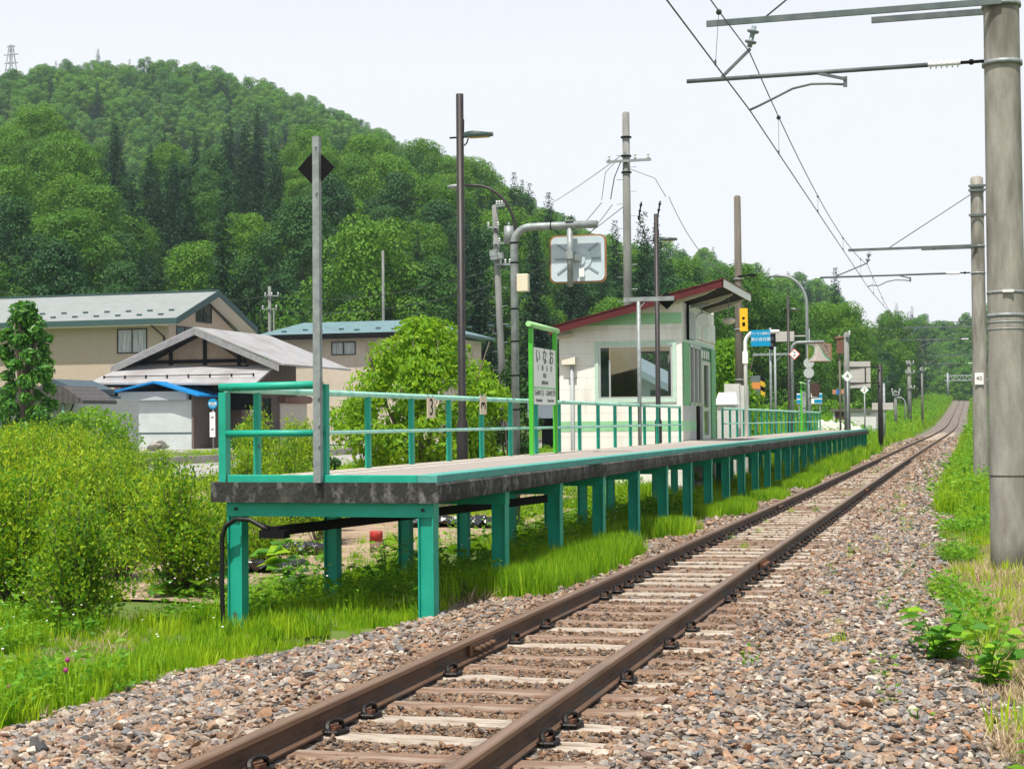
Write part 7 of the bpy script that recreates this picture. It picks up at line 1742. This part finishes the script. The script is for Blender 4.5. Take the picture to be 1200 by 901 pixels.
# single plants
m_lknot = leafmat('broad_plant_leaves', [(.05,.19,.022),(.13,.34,.025),(.30,.50,.02)], .4, spread=.9)
def broad_plant(loc, n, H, size, label, seed, spread=.3, rzw=.78, name='broad_leaved_plant', mm_=None):
    t = thing(name, loc, label, 'plant'); rg_ = np.random.default_rng(seed); nst = max(3, n//9); P, T, Nn, L = [], [], [], []; sm = MB(); L0 = Vector(loc)
    for k in range(nst):
        a = rg_.uniform(0, 6.28); e = spread*rg_.uniform(.3, 1); h = H*rg_.uniform(.7, 1); tip = np.array([math.cos(a)*e, math.sin(a)*e, h])
        sm.tube([L0, L0+Vector((tip[0]*.4, tip[1]*.4, h*.6)), L0+Vector(tip)], [.008, .006, .003], 5)
        for j in range(n//nst):
            f = (j+1)/(n//nst); p = tip*np.array([f**1.3, f**1.3, f]); q = rg_.uniform(0, 6.28); d = np.array([math.cos(q), math.sin(q), .1])
            P.append(p); T.append(d); Nn.append(np.array([0, 0, 1.]) + rg_.normal(size=3)*.3); L.append(size*rg_.uniform(.6, 1.15))
    T = unit(np.array(T)); Nn = np.array(Nn); Nn = unit(Nn - T*(Nn*T).sum(1, keepdims=True)); L = np.array(L); P = np.array(P)
    # six cornered leaves
    S = np.cross(T, Nn); Wd = L*rzw; V = []; F = []
    for k in range(len(P)):
        i = len(V); p, d, s, n_, l, w = P[k], T[k], S[k], Nn[k], L[k], Wd[k]
        V += [p, p+d*l*.18+s*w*.42+n_*w*.10, p+d*l*.55+s*w*.46+n_*w*.08, p+d*l-n_*l*.18, p+d*l*.55-s*w*.46+n_*w*.08, p+d*l*.18-s*w*.42+n_*w*.10, p+d*l*.5-n_*.01]
        F += [(i, i+1, i+6), (i+1, i+2, i+6), (i+2, i+3, i+6), (i+3, i+4, i+6), (i+4, i+5, i+6), (i+5, i, i+6)]
    objof('leaves', np_mesh('leaves', V, F, mm_ or m_lknot), t); sm.build('stem', m_weed, t); return t
for k, (u, v, d, n, H, sz, sp, lb) in enumerate(((1100, 782, 11.2, 90, .42, .15, .42, 'wide heart leaved plant spilling onto the ballast left of its twin'), (1160, 805, 10.6, 60, .40, .12, .34, 'taller reddish stemmed leafy plant nearer the right edge'), (1075, 860, 9.3, 8, .16, .06, .08, 'tiny sprig growing alone out of the ballast'))):
    z = -.30; p = onZ(u, v, z); broad_plant((p.x, p.y, max(z, hgt(p.x, p.y))), n, H, sz, lb, 50+k, sp)
for k, (u, v, d, n, H, sz, sp, lb) in enumerate(((212, 690, 17.0, 16, .32, .30, .34, 'squash plant with big pale leaves on bare soil beside the bushes'), (335, 672, 18.5, 14, .5, .30, .3, 'squash plant with big leaves seen under the platform end'), (352, 700, 16.5, 26, .55, .16, .25, 'dark leafy dock plant in the shade of the platform'), (452, 668, 17.2, 60, .60, .085, .35, 'light green bushy weed right of the middle teal leg'), (702, 632, 20, 30, .38, .085, .2, 'small bright sapling against a teal leg'), (260, 655, 19, 30, .5, .07, .3, 'yellowish weed behind the left teal leg'), (655, 625, 24, 50, .5, .07, .4, 'white flowering weed between the platform legs'))):
    p = at(u, v, d); p2 = (p.x, p.y, hgt(p.x, p.y)); broad_plant(p2, n, H, sz, lb, 70+k, sp, name='squash_plant' if k < 2 else 'weed_plant', rzw=1.0 if k < 2 else .6, mm_=None if k != 2 else m_lmid)
# white daisies and a few pink heads
fl = MB(); rf_ = random.Random(8)
for k in range(320):
    x = rf_.uniform(-13, -5.4) if k % 2 else rf_.uniform(-8, -4.6); y = rf_.uniform(8.5, 15) if k % 2 else rf_.uniform(14, 34); 
    if offbed(np.array([x]), np.array([y]))[0]: z = hgt(x, y) + rf_.uniform(.25, .5); fl.sphere((x, y, z), rf_.uniform(.007, .012), 6, 4, (1, 1, .5))
o = fl.build('small_white_flowers', m_white); tag(o, 'scattered tiny white daisies in the fresh grass', 'flowers', kind='stuff')
for (u, v, lb) in ((77, 785, 'larger purple clover head low in the left grass'), (79, 773, 'smaller purple clover head just above the larger one'), (11, 804, 'pink clover head at the left edge')):
    p = at(u, v, 10.2); b = MB(); b.sphere(p, .017, 10, 6); b.cur = 1; b.tube([p, (p.x, p.y, hgt(p.x, p.y))], .003, 5); o = b.build('clover_flower', [mat('purple_flower', (.28,.03,.14), .7), m_weed]); tag(o, lb, 'flower')

# bare soil and mulch film in the garden
def sheet(name, pts, m, zoff=.02, label=None, crumple=0, seed=1, n=26):
    P0 = [np.array(p[:2]) for p in pts]; V = []; F = []; rg_ = np.random.default_rng(seed)
    for i in range(n+1):
        for j in range(n+1):
            a = i/n; b = j/n; p = P0[0]*(1-a)*(1-b)+P0[1]*a*(1-b)+P0[2]*a*b+P0[3]*(1-a)*b
            V.append([p[0], p[1], 0])
    V = np.array(V); V[:, 2] = height(V[:, 0], V[:, 1]) + zoff + rg_.uniform(0, 1, len(V))*crumple
    for i in range(n):
        for j in range(n): k = i*(n+1)+j; F.append((k, k+n+1, k+n+2, k+1))
    c = V.mean(0); me = np_mesh(name, V-c, F, m, crumple == 0); o = objof(name, me, None, tuple(c)); return o
o = sheet('bare_soil', [(-17, 15), (-7.3, 15), (-7.3, 46), (-17.5, 46)], m_soil, .03, n=70); tag(o, kind='structure')
m_film = mat('black_mulch_film', (.02,.021,.025), .25, spec=.7, bump=.6, bscale=12)
for k, (x0, x1, y0, y1, lb) in enumerate(((-9.6, -8.0, 17.6, 18.5, 'crumpled black mulch film by the squash plant'), (-9.9, -8.6, 20.2, 21.0, 'black mulch film behind the left teal leg'), (-9.2, -7.6, 25.0, 26.4, 'wide black mulch film beneath the platform end'), (-8.2, -7.4, 30, 32, 'far piece of black mulch film'))):
    o = sheet('mulch_film', [(x0, y0), (x1, y0+.2), (x1, y1), (x0, y1-.1)], m_film, .05, crumple=.13, seed=k+3, n=20); tag(o, lb, 'mulch film')
# ------------------------------------------------------------------ the air over the valley
b = MB(); b.box(-640, 420, -60, 800, -22, 165); hz_ = b.build('haze', [], loc=(0, 0, 0))
M = bpy.data.materials.new('haze_air'); M.use_nodes = True; t_ = M.node_tree; t_.nodes.remove(t_.nodes['Principled BSDF'])
pv = t_.nodes.new('ShaderNodeVolumePrincipled'); pv.inputs['Color'].default_value = (.70, .86, 1, 1); pv.inputs['Density'].default_value = .0002; pv.inputs['Anisotropy'].default_value = .1
t_.links.new(pv.outputs[0], t_.nodes['Material Output'].inputs['Volume']); hz_.data.materials.append(M); tag(hz_, kind='stuff')
SC.cycles.volume_bounces = 0
print('objects', len(bpy.data.objects))
